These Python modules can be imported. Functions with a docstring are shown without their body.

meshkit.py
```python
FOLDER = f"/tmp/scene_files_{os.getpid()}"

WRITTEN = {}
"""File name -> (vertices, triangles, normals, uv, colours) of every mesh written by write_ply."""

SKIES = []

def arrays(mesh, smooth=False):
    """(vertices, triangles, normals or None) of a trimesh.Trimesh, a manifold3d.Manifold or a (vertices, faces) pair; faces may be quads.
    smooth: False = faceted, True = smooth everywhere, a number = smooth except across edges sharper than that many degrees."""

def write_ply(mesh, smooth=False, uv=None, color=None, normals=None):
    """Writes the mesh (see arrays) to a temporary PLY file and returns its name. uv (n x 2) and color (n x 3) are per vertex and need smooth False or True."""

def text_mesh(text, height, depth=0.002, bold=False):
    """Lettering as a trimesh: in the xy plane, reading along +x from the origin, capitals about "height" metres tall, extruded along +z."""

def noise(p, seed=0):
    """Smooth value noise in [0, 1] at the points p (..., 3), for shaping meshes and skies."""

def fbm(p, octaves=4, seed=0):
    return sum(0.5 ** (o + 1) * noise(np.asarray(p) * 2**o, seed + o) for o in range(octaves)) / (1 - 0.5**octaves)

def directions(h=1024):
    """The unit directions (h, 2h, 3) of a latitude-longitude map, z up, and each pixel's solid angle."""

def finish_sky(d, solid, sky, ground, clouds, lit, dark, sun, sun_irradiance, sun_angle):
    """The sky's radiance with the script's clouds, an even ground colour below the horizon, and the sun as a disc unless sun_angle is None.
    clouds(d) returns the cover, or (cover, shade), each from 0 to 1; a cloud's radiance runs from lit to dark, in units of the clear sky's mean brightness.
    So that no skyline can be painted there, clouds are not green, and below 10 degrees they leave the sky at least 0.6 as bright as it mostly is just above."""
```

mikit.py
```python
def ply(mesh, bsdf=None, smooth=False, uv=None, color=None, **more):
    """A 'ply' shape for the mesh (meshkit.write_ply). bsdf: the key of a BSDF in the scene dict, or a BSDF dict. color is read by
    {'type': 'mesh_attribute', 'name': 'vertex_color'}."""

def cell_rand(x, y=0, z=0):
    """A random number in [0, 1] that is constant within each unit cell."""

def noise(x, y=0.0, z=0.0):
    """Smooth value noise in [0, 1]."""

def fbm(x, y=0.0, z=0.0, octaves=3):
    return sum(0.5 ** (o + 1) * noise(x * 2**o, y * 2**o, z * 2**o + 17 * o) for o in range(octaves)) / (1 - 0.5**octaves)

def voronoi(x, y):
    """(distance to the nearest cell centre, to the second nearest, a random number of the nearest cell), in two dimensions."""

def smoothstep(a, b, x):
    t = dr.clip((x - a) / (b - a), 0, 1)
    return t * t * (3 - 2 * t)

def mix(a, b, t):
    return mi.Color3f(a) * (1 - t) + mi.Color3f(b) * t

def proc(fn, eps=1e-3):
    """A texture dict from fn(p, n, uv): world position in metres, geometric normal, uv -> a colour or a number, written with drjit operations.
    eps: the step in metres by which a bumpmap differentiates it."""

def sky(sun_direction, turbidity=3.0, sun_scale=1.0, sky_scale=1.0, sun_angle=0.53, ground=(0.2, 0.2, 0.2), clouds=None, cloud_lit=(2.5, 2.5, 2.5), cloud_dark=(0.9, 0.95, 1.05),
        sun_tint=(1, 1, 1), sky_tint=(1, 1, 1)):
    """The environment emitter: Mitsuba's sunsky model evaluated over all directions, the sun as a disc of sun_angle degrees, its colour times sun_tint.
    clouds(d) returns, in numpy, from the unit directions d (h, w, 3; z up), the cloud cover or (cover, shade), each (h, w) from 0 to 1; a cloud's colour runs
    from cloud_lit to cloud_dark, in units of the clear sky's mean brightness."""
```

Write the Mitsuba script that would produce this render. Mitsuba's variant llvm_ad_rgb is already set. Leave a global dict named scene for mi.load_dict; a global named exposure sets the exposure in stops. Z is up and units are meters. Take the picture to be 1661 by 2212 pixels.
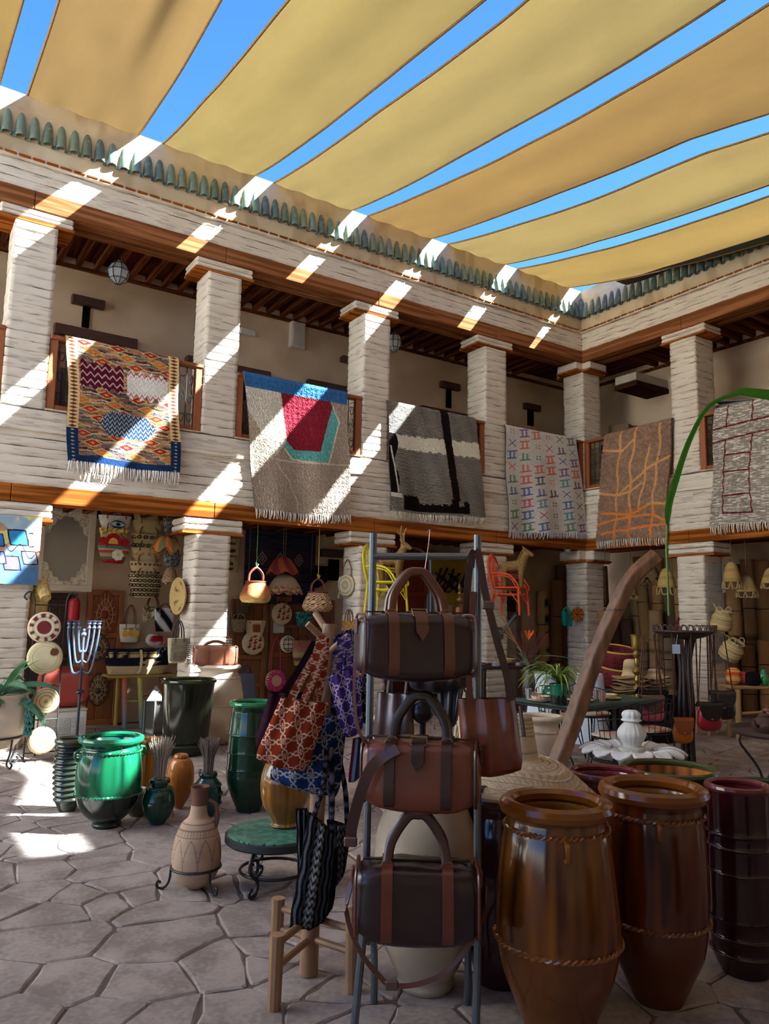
import math, numpy as np, trimesh, mitsuba as mi, drjit as dr, mikit, meshkit
from mikit import proc, noise, fbm, smoothstep, cell_rand
scene, labels = {}, {}
rng = np.random.default_rng(7)
PI = math.pi
# ---------------------------------------------------------------- camera, sky, sun, exposure
exposure = 5.65
SUN = (0.90, -0.68, 1.0)
F_PX, YAW, PITCH, ROLL, EYE = 1654.86, 33.625, 7.61, 0.96, np.array([-11.093, -9.845, 1.6])
_y, _p, _r = np.radians([YAW, PITCH, ROLL])
_fw = np.array([math.sin(_y)*math.cos(_p), math.cos(_y)*math.cos(_p), math.sin(_p)])
_rt0 = np.array([math.cos(_y), -math.sin(_y), 0.0]); _up0 = np.cross(_rt0, _fw)
_rt = _rt0*math.cos(_r) + _up0*math.sin(_r); _up = -_rt0*math.sin(_r) + _up0*math.cos(_r)
_m = np.eye(4); _m[:3, 0], _m[:3, 1], _m[:3, 2], _m[:3, 3] = -_rt, _up, _fw, EYE
scene['camera'] = {'type': 'perspective', 'fov': math.degrees(2*math.atan(830.5/F_PX)), 'fov_axis': 'x',
                   'near_clip': 0.05, 'far_clip': 500.0, 'to_world': mi.ScalarTransform4f(_m.tolist())}
scene['sky'] = mikit.sky(SUN, turbidity=2.2, sun_scale=0.75, sky_scale=1.0, ground=(0.30, 0.26, 0.22), sky_tint=(0.088, 0.158, 0.245), sun_tint=(0.82, 1.17, 1.70))
# ---------------------------------------------------------------- colours and materials
def C(*c):
    """sRGB 0..255 -> linear rgb"""
    c = np.asarray(c[0] if len(c) == 1 else c, float)/255
    return np.where(c <= 0.04045, c/12.92, ((c + 0.055)/1.055)**2.4)
def mix(a, b, t):
    f = lambda q: mi.Color3f(*[float(x) for x in q]) if isinstance(q, np.ndarray) else q
    return f(a)*(1 - t) + f(b)*t
VC = {'type': 'mesh_attribute', 'name': 'vertex_color'}
def pr(base=VC, rough=0.8, spec=0.3, **k):
    return {'type': 'twosided', 'bsdf': {'type': 'principled', 'base_color': base, 'roughness': rough, 'specular': spec, **k}}
def bump(inner, fn, scale, eps=2e-3):
    return {'type': 'twosided', 'bsdf': {'type': 'bumpmap', 'arbitrary': proc(fn, eps), 'scale': scale, 'bsdf': inner}}
M = scene
M['m_matte'] = {'type': 'twosided', 'bsdf': {'type': 'diffuse', 'reflectance': VC}}
M['m_satin'] = pr(rough=0.5, spec=0.4)
M['m_leather'] = pr(rough=0.32, spec=0.6)
M['m_glaze'] = pr(rough=0.14, spec=0.6)
M['m_metal'] = pr(rough=0.38, spec=0.5, metallic=0.75)
M['m_iron'] = pr(rough=0.5, spec=0.5, metallic=0.2)
M['m_leaf'] = {'type': 'principledthin', 'base_color': VC, 'roughness': 0.45, 'diff_trans': 0.6}
M['m_sail'] = {'type': 'principledthin', 'base_color': VC, 'roughness': 0.9, 'diff_trans': 1.0, 'spec_tint': 0.0}
def _brick(p, n, uv):
    h = p.x + p.y
    a = noise(h*3.0, p.z*6, p.x*3 - p.y*3)
    s = smoothstep(0.60, 0.74, fbm(h*5, p.z*38, 3.0, 2))
    c = mix(C(210, 194, 176), C(220, 206, 188), a)
    return mix(c, C(150, 134, 120), s*0.40)
M['m_brick'] = {'type': 'twosided', 'bsdf': {'type': 'diffuse', 'reflectance': proc(_brick)}}
def _plaster(p, n, uv):
    a = fbm(p.x*2, p.y*2, p.z*2, 2)
    return mix(C(186, 158, 130), C(206, 180, 152), smoothstep(.25, .75, a))
M['m_plaster'] = {'type': 'twosided', 'bsdf': {'type': 'diffuse', 'reflectance': proc(_plaster)}}
def _parapet(p, n, uv):
    a = fbm(p.x*2.5, p.y*2.5, p.z*2.5, 2); b = smoothstep(.5, .7, fbm(p.x*5, p.y*5, p.z*1.2, 2))
    return mix(mix(C(190, 166, 132), C(214, 194, 166), a), C(160, 132, 100), b*0.5)
M['m_parapet'] = {'type': 'twosided', 'bsdf': {'type': 'diffuse', 'reflectance': proc(_parapet)}}
def wood(c0, c1, axis, rough=0.6):
    def fn(p, n, uv):
        q = [p.x*22, p.y*22, p.z*22]; q[axis] = q[axis]*0.055
        g = fbm(*q, 2); k = smoothstep(.35, .7, g)
        return mix(C(c0), C(c1), k)
    return {'type': 'twosided', 'bsdf': {'type': 'diffuse', 'reflectance': proc(fn)}}
for _n, _a in (('x', 0), ('y', 1), ('z', 2)):
    M['m_wood_' + _n] = wood((116, 60, 24), (170, 98, 44), _a)
M['m_beam_x'] = wood((116, 68, 40), (152, 98, 64), 0); M['m_beam_y'] = wood((116, 68, 40), (152, 98, 64), 1)
M['m_dark_y'] = wood((70, 36, 20), (112, 62, 36), 1); M['m_dark_x'] = wood((70, 36, 20), (112, 62, 36), 0)
def _stone(p, n, uv):
    a = fbm(p.x*6, p.y*6, 1.0, 3); b = noise(p.x*60, p.y*60, 2.0)
    return mix(C(128, 114, 108), C(160, 145, 138), smoothstep(.2, .8, a*.75 + b*.25))
M['m_stone'] = {'type': 'twosided', 'bsdf': {'type': 'diffuse', 'reflectance': proc(_stone)}}
M['m_pale'] = {'type': 'twosided', 'bsdf': {'type': 'diffuse', 'reflectance': {'type': 'rgb', 'value': C(226, 216, 202).tolist()}}}
M['m_mortar'] = {'type': 'twosided', 'bsdf': {'type': 'diffuse', 'reflectance': {'type': 'rgb', 'value': C(100, 88, 82).tolist()}}}
M['m_dark'] = {'type': 'twosided', 'bsdf': {'type': 'diffuse', 'reflectance': {'type': 'rgb', 'value': C(40, 30, 25).tolist()}}}
# ---------------------------------------------------------------- geometry helpers: a mesh is (V, F)
def A(*x): return np.array(x, float)
def join(*ms):
    ms = [m for m in (ms[0] if len(ms) == 1 and isinstance(ms[0], list) else ms)]
    V, Fs, k = [], [], 0
    for v, f in ms:
        V.append(v); Fs.append(f + k); k += len(v)
    return np.vstack(V), np.vstack(Fs)
def tri(q): q = np.asarray(q); return np.vstack([q[:, [0, 1, 2]], q[:, [0, 2, 3]]])
_BOX = {}
def box(sx, sy, sz, c=(0, 0, 0), b=0.0):
    h = A(sx, sy, sz)/2; b = min(b, h.min()*0.9)
    if b <= 0:
        s = np.array([[x, y, z] for x in (-1, 1) for y in (-1, 1) for z in (-1, 1)], float)
        f = np.array([[0, 1, 3], [0, 3, 2], [4, 6, 7], [4, 7, 5], [0, 4, 5], [0, 5, 1], [2, 3, 7], [2, 7, 6], [0, 2, 6], [0, 6, 4], [1, 5, 7], [1, 7, 3]])
        return s*h + A(*c), f
    if 'f' not in _BOX:
        P = []
        for s in [[x, y, z] for x in (-1, 1) for y in (-1, 1) for z in (-1, 1)]:
            for k in range(3):
                a = np.array(s, float)*1.0; P.append((a, k))
        q = np.array([[a[j]*(1.0 if j == k else 0.8) for j in range(3)] for a, k in P])
        hu = trimesh.convex.convex_hull(trimesh.Trimesh(q, [[0, 1, 2]], process=False))
        idx = [int(np.argmin(((q - v)**2).sum(1))) for v in hu.vertices]
        _BOX['f'] = np.array(idx)[hu.faces]; _BOX['s'] = np.sign(q); _BOX['k'] = np.array([k for _, k in P])
    inner = (_BOX['k'][:, None] != np.arange(3)[None])*b
    return _BOX['s']*(h - inner) + A(*c), _BOX['f']
def smooth_path(pts, n=24, closed=False):
    """Catmull-Rom through the points (any dimension)"""
    P = np.asarray(pts, float)
    if closed: Q = np.vstack([P[-1], P, P[:2]]); seg = len(P)
    else: Q = np.vstack([2*P[0] - P[1], P, 2*P[-1] - P[-2]]); seg = len(P) - 1
    out = []
    per = max(2, int(round(n/seg)))
    for i in range(seg):
        p0, p1, p2, p3 = Q[i:i+4]
        for t in np.arange(per)/per:
            out.append(0.5*((2*p1) + (p2 - p0)*t + (2*p0 - 5*p1 + 4*p2 - p3)*t*t + (3*p1 - p0 - 3*p2 + p3)*t**3))
    if not closed: out.append(P[-1])
    return np.array(out)
def tube(pts, r, n=7, closed=False, flat=None):
    """a swept round (or flat: (w, t) rectangle-ish oval) section"""
    P = np.asarray(pts, float); k = len(P); r = np.broadcast_to(np.asarray(r, float), (k,))
    T = np.gradient(P, axis=0) if not closed else np.roll(P, -1, 0) - np.roll(P, 1, 0)
    T = T/np.maximum(np.linalg.norm(T, axis=1, keepdims=True), 1e-12)
    a = A(0, 0, 1) if abs(T[0][2]) < 0.9 else A(1, 0, 0)
    N = np.cross(T[0], a); N /= np.linalg.norm(N); Ns = [N]
    for i in range(1, k):
        N = N - T[i]*np.dot(N, T[i]); N /= np.linalg.norm(N) + 1e-12; Ns.append(N)
    Ns = np.array(Ns); B = np.cross(T, Ns); th = np.arange(n)*2*PI/n
    sx, sy = (1, 1) if flat is None else flat
    V = (P[:, None] + (np.cos(th)[None, :, None]*Ns[:, None]*sx + np.sin(th)[None, :, None]*B[:, None]*sy)*r[:, None, None]).reshape(-1, 3)
    i, j = np.meshgrid(np.arange(k if closed else k - 1), np.arange(n), indexing='ij'); i, j = i.ravel(), j.ravel(); i2 = (i + 1) % k; j2 = (j + 1) % n
    F = tri(np.stack([i*n + j, i2*n + j, i2*n + j2, i*n + j2], 1))
    if not closed:
        V = np.vstack([V, P[0], P[-1]]); q = np.arange(n)
        F = np.vstack([F, np.stack([q, (q + 1) % n, q*0 + k*n], 1), np.stack([(q + 1) % n + (k-1)*n, q + (k-1)*n, q*0 + k*n + 1], 1)])
    return V, F[:, ::-1]
def strap(pts, w, t, up):
    """a flat strap along pts: width w along the direction 'up' (constant), thickness t"""
    P = np.asarray(pts, float); k = len(P); T = np.gradient(P, axis=0); T /= np.linalg.norm(T, axis=1, keepdims=True) + 1e-12
    U = np.broadcast_to(A(*up), P.shape); U = U - T*(U*T).sum(1, keepdims=True); U /= np.linalg.norm(U, axis=1, keepdims=True) + 1e-12
    N = np.cross(T, U)
    R = np.stack([P + U*w/2 + N*t/2, P - U*w/2 + N*t/2, P - U*w/2 - N*t/2, P + U*w/2 - N*t/2], 1).reshape(-1, 3)
    q = []
    for i in range(k - 1):
        for j in range(4): q.append([i*4 + j, i*4 + (j+1) % 4, i*4 + 4 + (j+1) % 4, i*4 + 4 + j])
    q += [[3, 2, 1, 0], [(k-1)*4, (k-1)*4+1, (k-1)*4+2, (k-1)*4+3]]
    return R, tri(np.array(q))
def lathe(prof, n=36, sm=0, wob=0.0, seed=0):
    """revolve (r, z) points about z; sm: smooth the profile to that many samples; wob: uneven radius"""
    P = np.asarray(prof, float)
    if sm: P = smooth_path(P, sm)
    k = len(P); th = np.arange(n)*2*PI/n; r = np.maximum(P[:, :1], 1e-4)
    if wob:
        d = np.stack([np.cos(th)[None]*1.3 + 0*r, np.sin(th)[None]*1.3 + 0*r, P[:, 1:]*3 + 0*th[None]], -1)
        r = r*(1 + wob*(meshkit.noise(d + 9.1*seed, seed) - .5)*2)
    V = np.stack([r*np.cos(th), r*np.sin(th), np.broadcast_to(P[:, 1:], (k, n))], -1).reshape(-1, 3)
    i, j = np.meshgrid(np.arange(k - 1), np.arange(n), indexing='ij'); i, j = i.ravel(), j.ravel(); j2 = (j + 1) % n
    return V, tri(np.stack([i*n + j, i*n + j2, (i+1)*n + j2, (i+1)*n + j], 1))
def sheet(fn, nu, nv, th=0.0):
    """fn(u, v arrays) -> xyz (..., 3); with thickness a closed slab"""
    u, v = np.meshgrid(np.linspace(0, 1, nu), np.linspace(0, 1, nv), indexing='ij')
    P = np.asarray(fn(u, v), float).reshape(nu, nv, 3)
    i, j = np.meshgrid(np.arange(nu - 1), np.arange(nv - 1), indexing='ij'); i, j = i.ravel(), j.ravel()
    Fq = tri(np.stack([i*nv + j, (i+1)*nv + j, (i+1)*nv + j + 1, i*nv + j + 1], 1))
    if th <= 0: return P.reshape(-1, 3), Fq
    N = np.cross(np.gradient(P, axis=0), np.gradient(P, axis=1)); N /= np.linalg.norm(N, axis=-1, keepdims=True) + 1e-12
    top, bot = (P + N*th/2).reshape(-1, 3), (P - N*th/2).reshape(-1, 3); k = nu*nv
    e = [i_*nv for i_ in range(nu)] + [(nu-1)*nv + j_ for j_ in range(1, nv)] + [i_*nv + nv - 1 for i_ in range(nu-2, -1, -1)] + [j_ for j_ in range(nv-2, 0, -1)]
    e = np.array(e); e2 = np.roll(e, -1)
    return np.vstack([top, bot]), np.vstack([Fq, Fq[:, ::-1] + k, tri(np.stack([e, e + k, e2 + k, e2], 1))])
def blob(rx, ry, rz, c=(0, 0, 0), e=1.0, n=16, m=24):
    """superellipsoid"""
    ph, th = np.meshgrid(np.linspace(-PI/2, PI/2, n), np.arange(m)*2*PI/m, indexing='ij')
    s = lambda x: np.sign(x)*np.abs(x)**e
    V = np.stack([rx*s(np.cos(ph))*s(np.cos(th)), ry*s(np.cos(ph))*s(np.sin(th)), rz*s(np.sin(ph))], -1).reshape(-1, 3) + A(*c)
    i, j = np.meshgrid(np.arange(n - 1), np.arange(m), indexing='ij'); i, j = i.ravel(), j.ravel(); j2 = (j + 1) % m
    return V, tri(np.stack([i*m + j, i*m + j2, (i+1)*m + j2, (i+1)*m + j], 1))
def prism(poly, h, z0=0.0):
    """convex or simple polygon (n, 2) extruded along z"""
    import shapely.geometry as sg
    t = trimesh.creation.extrude_polygon(sg.Polygon(poly), h, engine='earcut'); return np.array(t.vertices) + A(0, 0, z0), np.array(t.faces)
def R(ax, deg):
    t = math.radians(deg); c, s = math.cos(t), math.sin(t)
    return {'x': np.array([[1, 0, 0], [0, c, -s], [0, s, c]]), 'y': np.array([[c, 0, s], [0, 1, 0], [-s, 0, c]]), 'z': np.array([[c, -s, 0], [s, c, 0], [0, 0, 1.0]])}[ax]
def xf(m, loc=(0, 0, 0), rz=0, rx=0, ry=0, s=1.0):
    v = m[0]*(np.asarray(s, float))
    if ry: v = v @ R('y', ry).T
    if rx: v = v @ R('x', rx).T
    if rz: v = v @ R('z', rz).T
    return v + A(*loc), m[1]
# ---------------------------------------------------------------- scene helpers
_count = {}
def numbered(base):
    k = _count.get(base, 0); _count[base] = k + 1
    return base if k == 0 else f'{base}_{k:03d}'
def colours(v, col, jit=0.10, fr=14.0):
    c = col(v) if callable(col) else np.broadcast_to(C(col) if max(col) > 1.001 else np.asarray(col, float), v.shape)
    c = np.array(c, float)
    if jit: c = c*(1 + jit*2*(meshkit.fbm(v*fr + 31.7, 2) - .5))[:, None]
    return np.clip(c, 0.002, 0.95)
class Place:
    """where a thing stands: its parts are built in its own coordinates"""
    def __init__(s, loc=(0, 0, 0), rz=0.0, rx=0.0, ry=0.0, sc=1.0): s.a = (loc, rz, rx, ry, sc)
    def __call__(s, m): return xf(m, *s.a)
HERE = {}
def emit(key, mesh, col, mat='m_matte', smooth=35, jit=0.10, fr=14.0, at=None):
    v, f = mesh
    if smooth and smooth is not True:
        v, f, _ = meshkit.arrays((v, f), smooth)
    c = None if col is None else colours(v, col, jit, fr)
    if at is not None: v = at((v, f))[0]
    scene[key] = mikit.ply((v, f), mat, smooth=bool(smooth), color=c)
def thing(name, label, cat, loc=(0, 0, 0), rz=0, group=None, rx=0, ry=0, sc=1.0):
    key = numbered(name); HERE[key] = Place(loc, rz, rx, ry, sc); labels[key] = {'label': label, 'category': cat}
    if group: labels[key]['group'] = group
    return key
def part(t, name, mesh, col, mat='m_matte', smooth=35, label=None, jit=0.10, fr=14.0, kind=None):
    key = numbered(t + '__' + name); root = t.split('__')[0]
    emit(key, mesh, col, mat, smooth, jit, fr, HERE.get(root))
    if label: labels.setdefault(key, {})['label'] = label
    if kind: labels.setdefault(key, {})['kind'] = kind
    return key
def one(name, label, cat, mesh, col, mat='m_matte', loc=(0, 0, 0), rz=0, group=None, smooth=35, jit=0.10, fr=14.0, kind=None, rx=0, ry=0, sc=1.0):
    key = numbered(name); emit(key, mesh, col, mat, smooth, jit, fr, Place(loc, rz, rx, ry, sc)); labels[key] = {'label': label, 'category': cat}
    if group: labels[key]['group'] = group
    if kind: labels[key]['kind'] = kind
    HERE[key] = Place(loc, rz, rx, ry, sc)
    return key
def struct(key, mesh, mat, smooth=False, label=None, col=None):
    v, f = mesh
    c = None if col is None else colours(v, col)
    scene[key] = mikit.ply((v, f), mat, smooth=smooth, color=c); labels[key] = {'kind': 'structure', 'label': label or ''}
    if '__' in key: labels.pop(key)
    elif label is None: labels[key].pop('label')
def shared(key, plydict, T):
    scene[key] = {**plydict, 'to_world': mi.ScalarTransform4f(np.asarray(T, float).tolist())}
def mat4(loc, rz=0, s=(1, 1, 1)):
    m = np.eye(4); m[:3, :3] = R('z', rz) @ np.diag(s); m[:3, 3] = loc; return m
# ================================================================ STRUCTURE
CH = 0.1145                                        # height of a brick course
def ring(seed, w=0.49):
    """one course of a column: a rough square ring with rounded arrises"""
    n, prof = 11, [(-.5, -.013), (-.40, -.001), (0, .001), (.40, 0), (.5, -.013)]
    c = np.linspace(-.5, .5, n)[:-1]
    sq = np.concatenate([np.stack([c, 0*c - .5], 1), np.stack([0*c + .5, c], 1), np.stack([-c, 0*c + .5], 1), np.stack([0*c - .5, -c], 1)])*w
    nrm = sq/np.abs(sq).max(1, keepdims=True)
    nrm = np.where(np.abs(np.abs(nrm) - 1) < .02, nrm, 0); nrm /= np.linalg.norm(nrm, axis=1, keepdims=True)
    V = []
    for t, o in prof:
        P = np.column_stack([sq + nrm*o, np.full(len(sq), t*CH)])
        d = meshkit.fbm(P*A(9, 9, 22) + seed*7.7, 3) - .5
        P[:, :2] += nrm*(d*.010)[:, None]; P[:, 2] += (meshkit.noise(P*8 + seed*3.1) - .5)*.018*(abs(t) > .3)
        V.append(P)
    V = np.vstack(V); k = len(sq)
    i, j = np.meshgrid(np.arange(len(prof) - 1), np.arange(k), indexing='ij'); i, j = i.ravel(), j.ravel(); j2 = (j + 1) % k
    return V, tri(np.stack([i*k + j, i*k + j2, (i+1)*k + j2, (i+1)*k + j], 1))
RINGS = [mikit.ply(ring(s), 'm_brick', smooth=True) for s in range(6)]
def strip(seed, L=2.5, d=.06):
    """one course along a wall: front at y=0, running +x, with a soft broken edge"""
    def fn(u, v):
        t = v*2 - 1
        y = -np.interp(v, [0, .12, .5, .86, 1], [-.013, -.001, .001, 0, -.013])
        P = np.stack([u*L, y, t*CH/2], -1)
        P[..., 1] -= (meshkit.fbm(P*A(7, 1, 20) + seed*5.3, 3) - .5)*.010
        P[..., 2] += (meshkit.noise(P*A(6, 1, 9) + seed*2.9) - .5)*.02*(np.abs(t) > .6)
        return P
    return sheet(lambda u, v: fn(u, v), 60, 6)
STRIPS = [mikit.ply(strip(s), 'm_brick', smooth=True) for s in range(6)]
def band(holder, z0, n, x0, x1, side, y=0.0):
    """n courses from z0 up, along facade A (side 'a': along x) or B (side 'b': along y)"""
    L = x1 - x0; m = max(1, int(round(L/2.5))); l = L/m
    for k in range(n):
        for i in range(m):
            p = STRIPS[int(rng.integers(6))]; z = z0 + (k + .5)*CH
            if side == 'a': T = mat4((x0 + i*l, y, z), 0, (l/2.5, 1, 1))
            else: T = mat4((y, x1 - i*l, z), -90, (l/2.5, 1, 1))
            shared(numbered(holder + '__brick_course'), p, T)
XA = [-12.25, -9.77, -7.31, -4.74, -2.23]           # column centres on the back facade
YB = [-2.205, -4.70]                                # and on the right facade
X0, Y0 = -13.6, -9.2                                # where the two facades stop, out of sight
# ---- the long facade (wall_back) and the facade at right (wall_right): mortar bodies, courses in front
def wallbox(x0, x1, y0, y1, z0, z1): return box(x1-x0, y1-y0, z1-z0, ((x0+x1)/2, (y0+y1)/2, (z0+z1)/2))
e = .012
struct('wall_back', join(wallbox(X0, .3, e, .3, 3.06, 4.0), wallbox(X0, .3, e, .3, 6.73, 7.1)), 'm_mortar', label='long facade of pale rough brick courses facing the courtyard')
struct('wall_right', join(wallbox(e, .3, Y0, -0.0, 3.06, 4.0), wallbox(e, .3, Y0, -0.0, 6.73, 7.1)), 'm_mortar', label='shorter facade of pale rough brick courses at the right of the courtyard corner')
band('wall_back', 3.06, 6, X0, 0, 'a'); band('wall_back', 3.75, 2, X0, 0, 'a', -.004); band('wall_back', 6.735, 3, X0, 0, 'a')
band('wall_right', 3.06, 6, Y0, 0, 'b'); band('wall_right', 3.75, 2, Y0, 0, 'b', -.004); band('wall_right', 6.735, 3, Y0, 0, 'b')
def ledge(L, d, h, seed):
    def fn(u, v):
        a = v*2*PI
        P = np.stack([u*L, np.clip(-np.cos(a)*1.5, -1, 1)*d/2 - d/2 + .02, np.clip(np.sin(a)*1.5, -1, 1)*h/2], -1)
        P[..., 1:] += (meshkit.fbm(P*A(5, 3, 3) + seed, 3) - .5)[..., None]*.028
        return P
    return sheet(fn, int(L*14), 12)
for i, (z, d, h) in enumerate([(3.73, .055, .05), (7.10, .07, .045)]):
    la = xf(ledge(-X0, d, h, i), (X0, 0, z)); lb = xf(ledge(-Y0, d, h, i + 5), (0, 0, z), -90)
    struct(f'trim_{2*i+1}', la, 'm_brick', True, 'rough projecting brick ledge along the long facade'); struct(f'trim_{2*i+2}', lb, 'm_brick', True, 'rough projecting brick ledge along the right facade')
# bricks on edge along the upper ledge (they read as a toothed brown line)
for i in range(84):
    x = X0 + .1 + i*.16
    if x < -.05: shared(numbered('trim_3__brick'), TEETH := (TEETH if i else mikit.ply(box(.135, .07, .028, b=.006), 'm_wood_x')), mat4((x, -.035 + rng.uniform(-.006, .006), 7.112), rng.uniform(-2, 2)))
for i in range(56):
    shared(numbered('trim_4__brick'), TEETH, mat4((-.035, -.1 - i*.16, 7.112), 90 + rng.uniform(-2, 2)))
# columns
def column(key, x, y, z0, z1, label):
    struct(key, wallbox(x-.23, x+.23, y-.23, y+.23, z0, z1), 'm_mortar', label=label)
    n = int(round((z1 - z0)/CH)); s = (z1 - z0)/n/CH
    for k in range(n):
        shared(key + '__brick_course' + (f'_{k:03d}' if k else ''), RINGS[int(rng.integers(6))], mat4((x + rng.uniform(-.004, .004), y + rng.uniform(-.004, .004), z0 + (k + .5)*CH*s), 90*int(rng.integers(4)), (1, 1, s)))
def cap(key, x, y, z0, z1, along):
    """stone-plastered block under the beam, with a wooden board beneath it"""
    w, d = (.863, .49)
    m = np.vstack([sheet(lambda u, v: np.stack([u, v, 0*u], -1), 2, 2)[0]]) if False else None
    n = 2; h = (z1 - z0 - .035)/n
    for k in range(n):
        v, f = box(w - .02, d + .0, h - .008, (0, 0, 0), .02)
        b = trimesh.Trimesh(v, f, process=False).subdivide().subdivide()
        V = np.array(b.vertices); V += (meshkit.fbm(V*A(8, 8, 18) + k*3.3 + x*2 + y, 3) - .5)[:, None]*.02*A(.4, 1, .5)
        V, _ = xf((V, b.faces), (x, y, z0 + .035 + (k + .5)*h), 0 if along == 'x' else 90)
        struct(key + f'__brick_course_{k+1:03d}', (V, np.array(b.faces)), 'm_brick', False)
    struct(key, wallbox(-1, 1, -1, 1, 0, .034) if False else xf(box(w, d + .006, .034), (x, y, z0 + .017), 0 if along == 'x' else 90), 'm_wood_x' if along == 'x' else 'm_wood_y', label='wooden board and plastered block that spread a column head under the beam')
cn = 0
names = ['at the left edge', 'first from the left', 'second from the left', 'third from the left', 'fourth from the left']
for i, x in enumerate(XA):
    column(f'column_{cn+1}', x, .245, 0, 2.63, f'ground floor brick column of the long facade, {names[i]}'); column(f'column_{cn+2}', x, .245, 4.0, 6.32, f'upper brick column of the long facade, {names[i]}')
    cap(f'lintel_{cn+1}', x, .245, 2.63, 2.85, 'x'); cap(f'lintel_{cn+2}', x, .245, 6.32, 6.50, 'x'); cn += 2
for i, y in enumerate(YB):
    column(f'column_{cn+1}', .245, y, 0, 2.63, f'ground floor brick column of the right facade, {["nearest the corner", "farther from the corner"][i]}'); column(f'column_{cn+2}', .245, y, 4.0, 6.32, f'upper brick column of the right facade, {["nearest the corner", "farther from the corner"][i]}')
    cap(f'lintel_{cn+1}', .245, y, 2.63, 2.85, 'y'); cap(f'lintel_{cn+2}', .245, y, 6.32, 6.50, 'y'); cn += 2
column(f'column_{cn+1}', .245, .245, 0, 2.63, 'ground floor brick column in the inner corner'); column(f'column_{cn+2}', .245, .245, 4.0, 6.32, 'upper brick column in the inner corner of the courtyard')
def corner_cap(key, z0, z1):
    P = [(-.62, -.50), (-.50, -.50), (-.03, -.03), (-.03, -.62)]
    m = join(box(.86, .49, z1 - z0 - .035, (.245, .245, (z0 + z1)/2 + .017), .02), box(.488, .86, z1 - z0 - .037, (.245, .245, (z0 + z1)/2 + .017), .02))
    struct(key + '__block', m, 'm_brick'); struct(key, join(box(.87, .5, .034, (.245, .245, z0 + .017)), box(.5, .87, .033, (.245, .245, z0 + .017))), 'm_wood_x', label='wooden board and block on the corner column head')
corner_cap(f'lintel_{cn+1}', 2.63, 2.85); corner_cap(f'lintel_{cn+2}', 6.32, 6.5)
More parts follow.
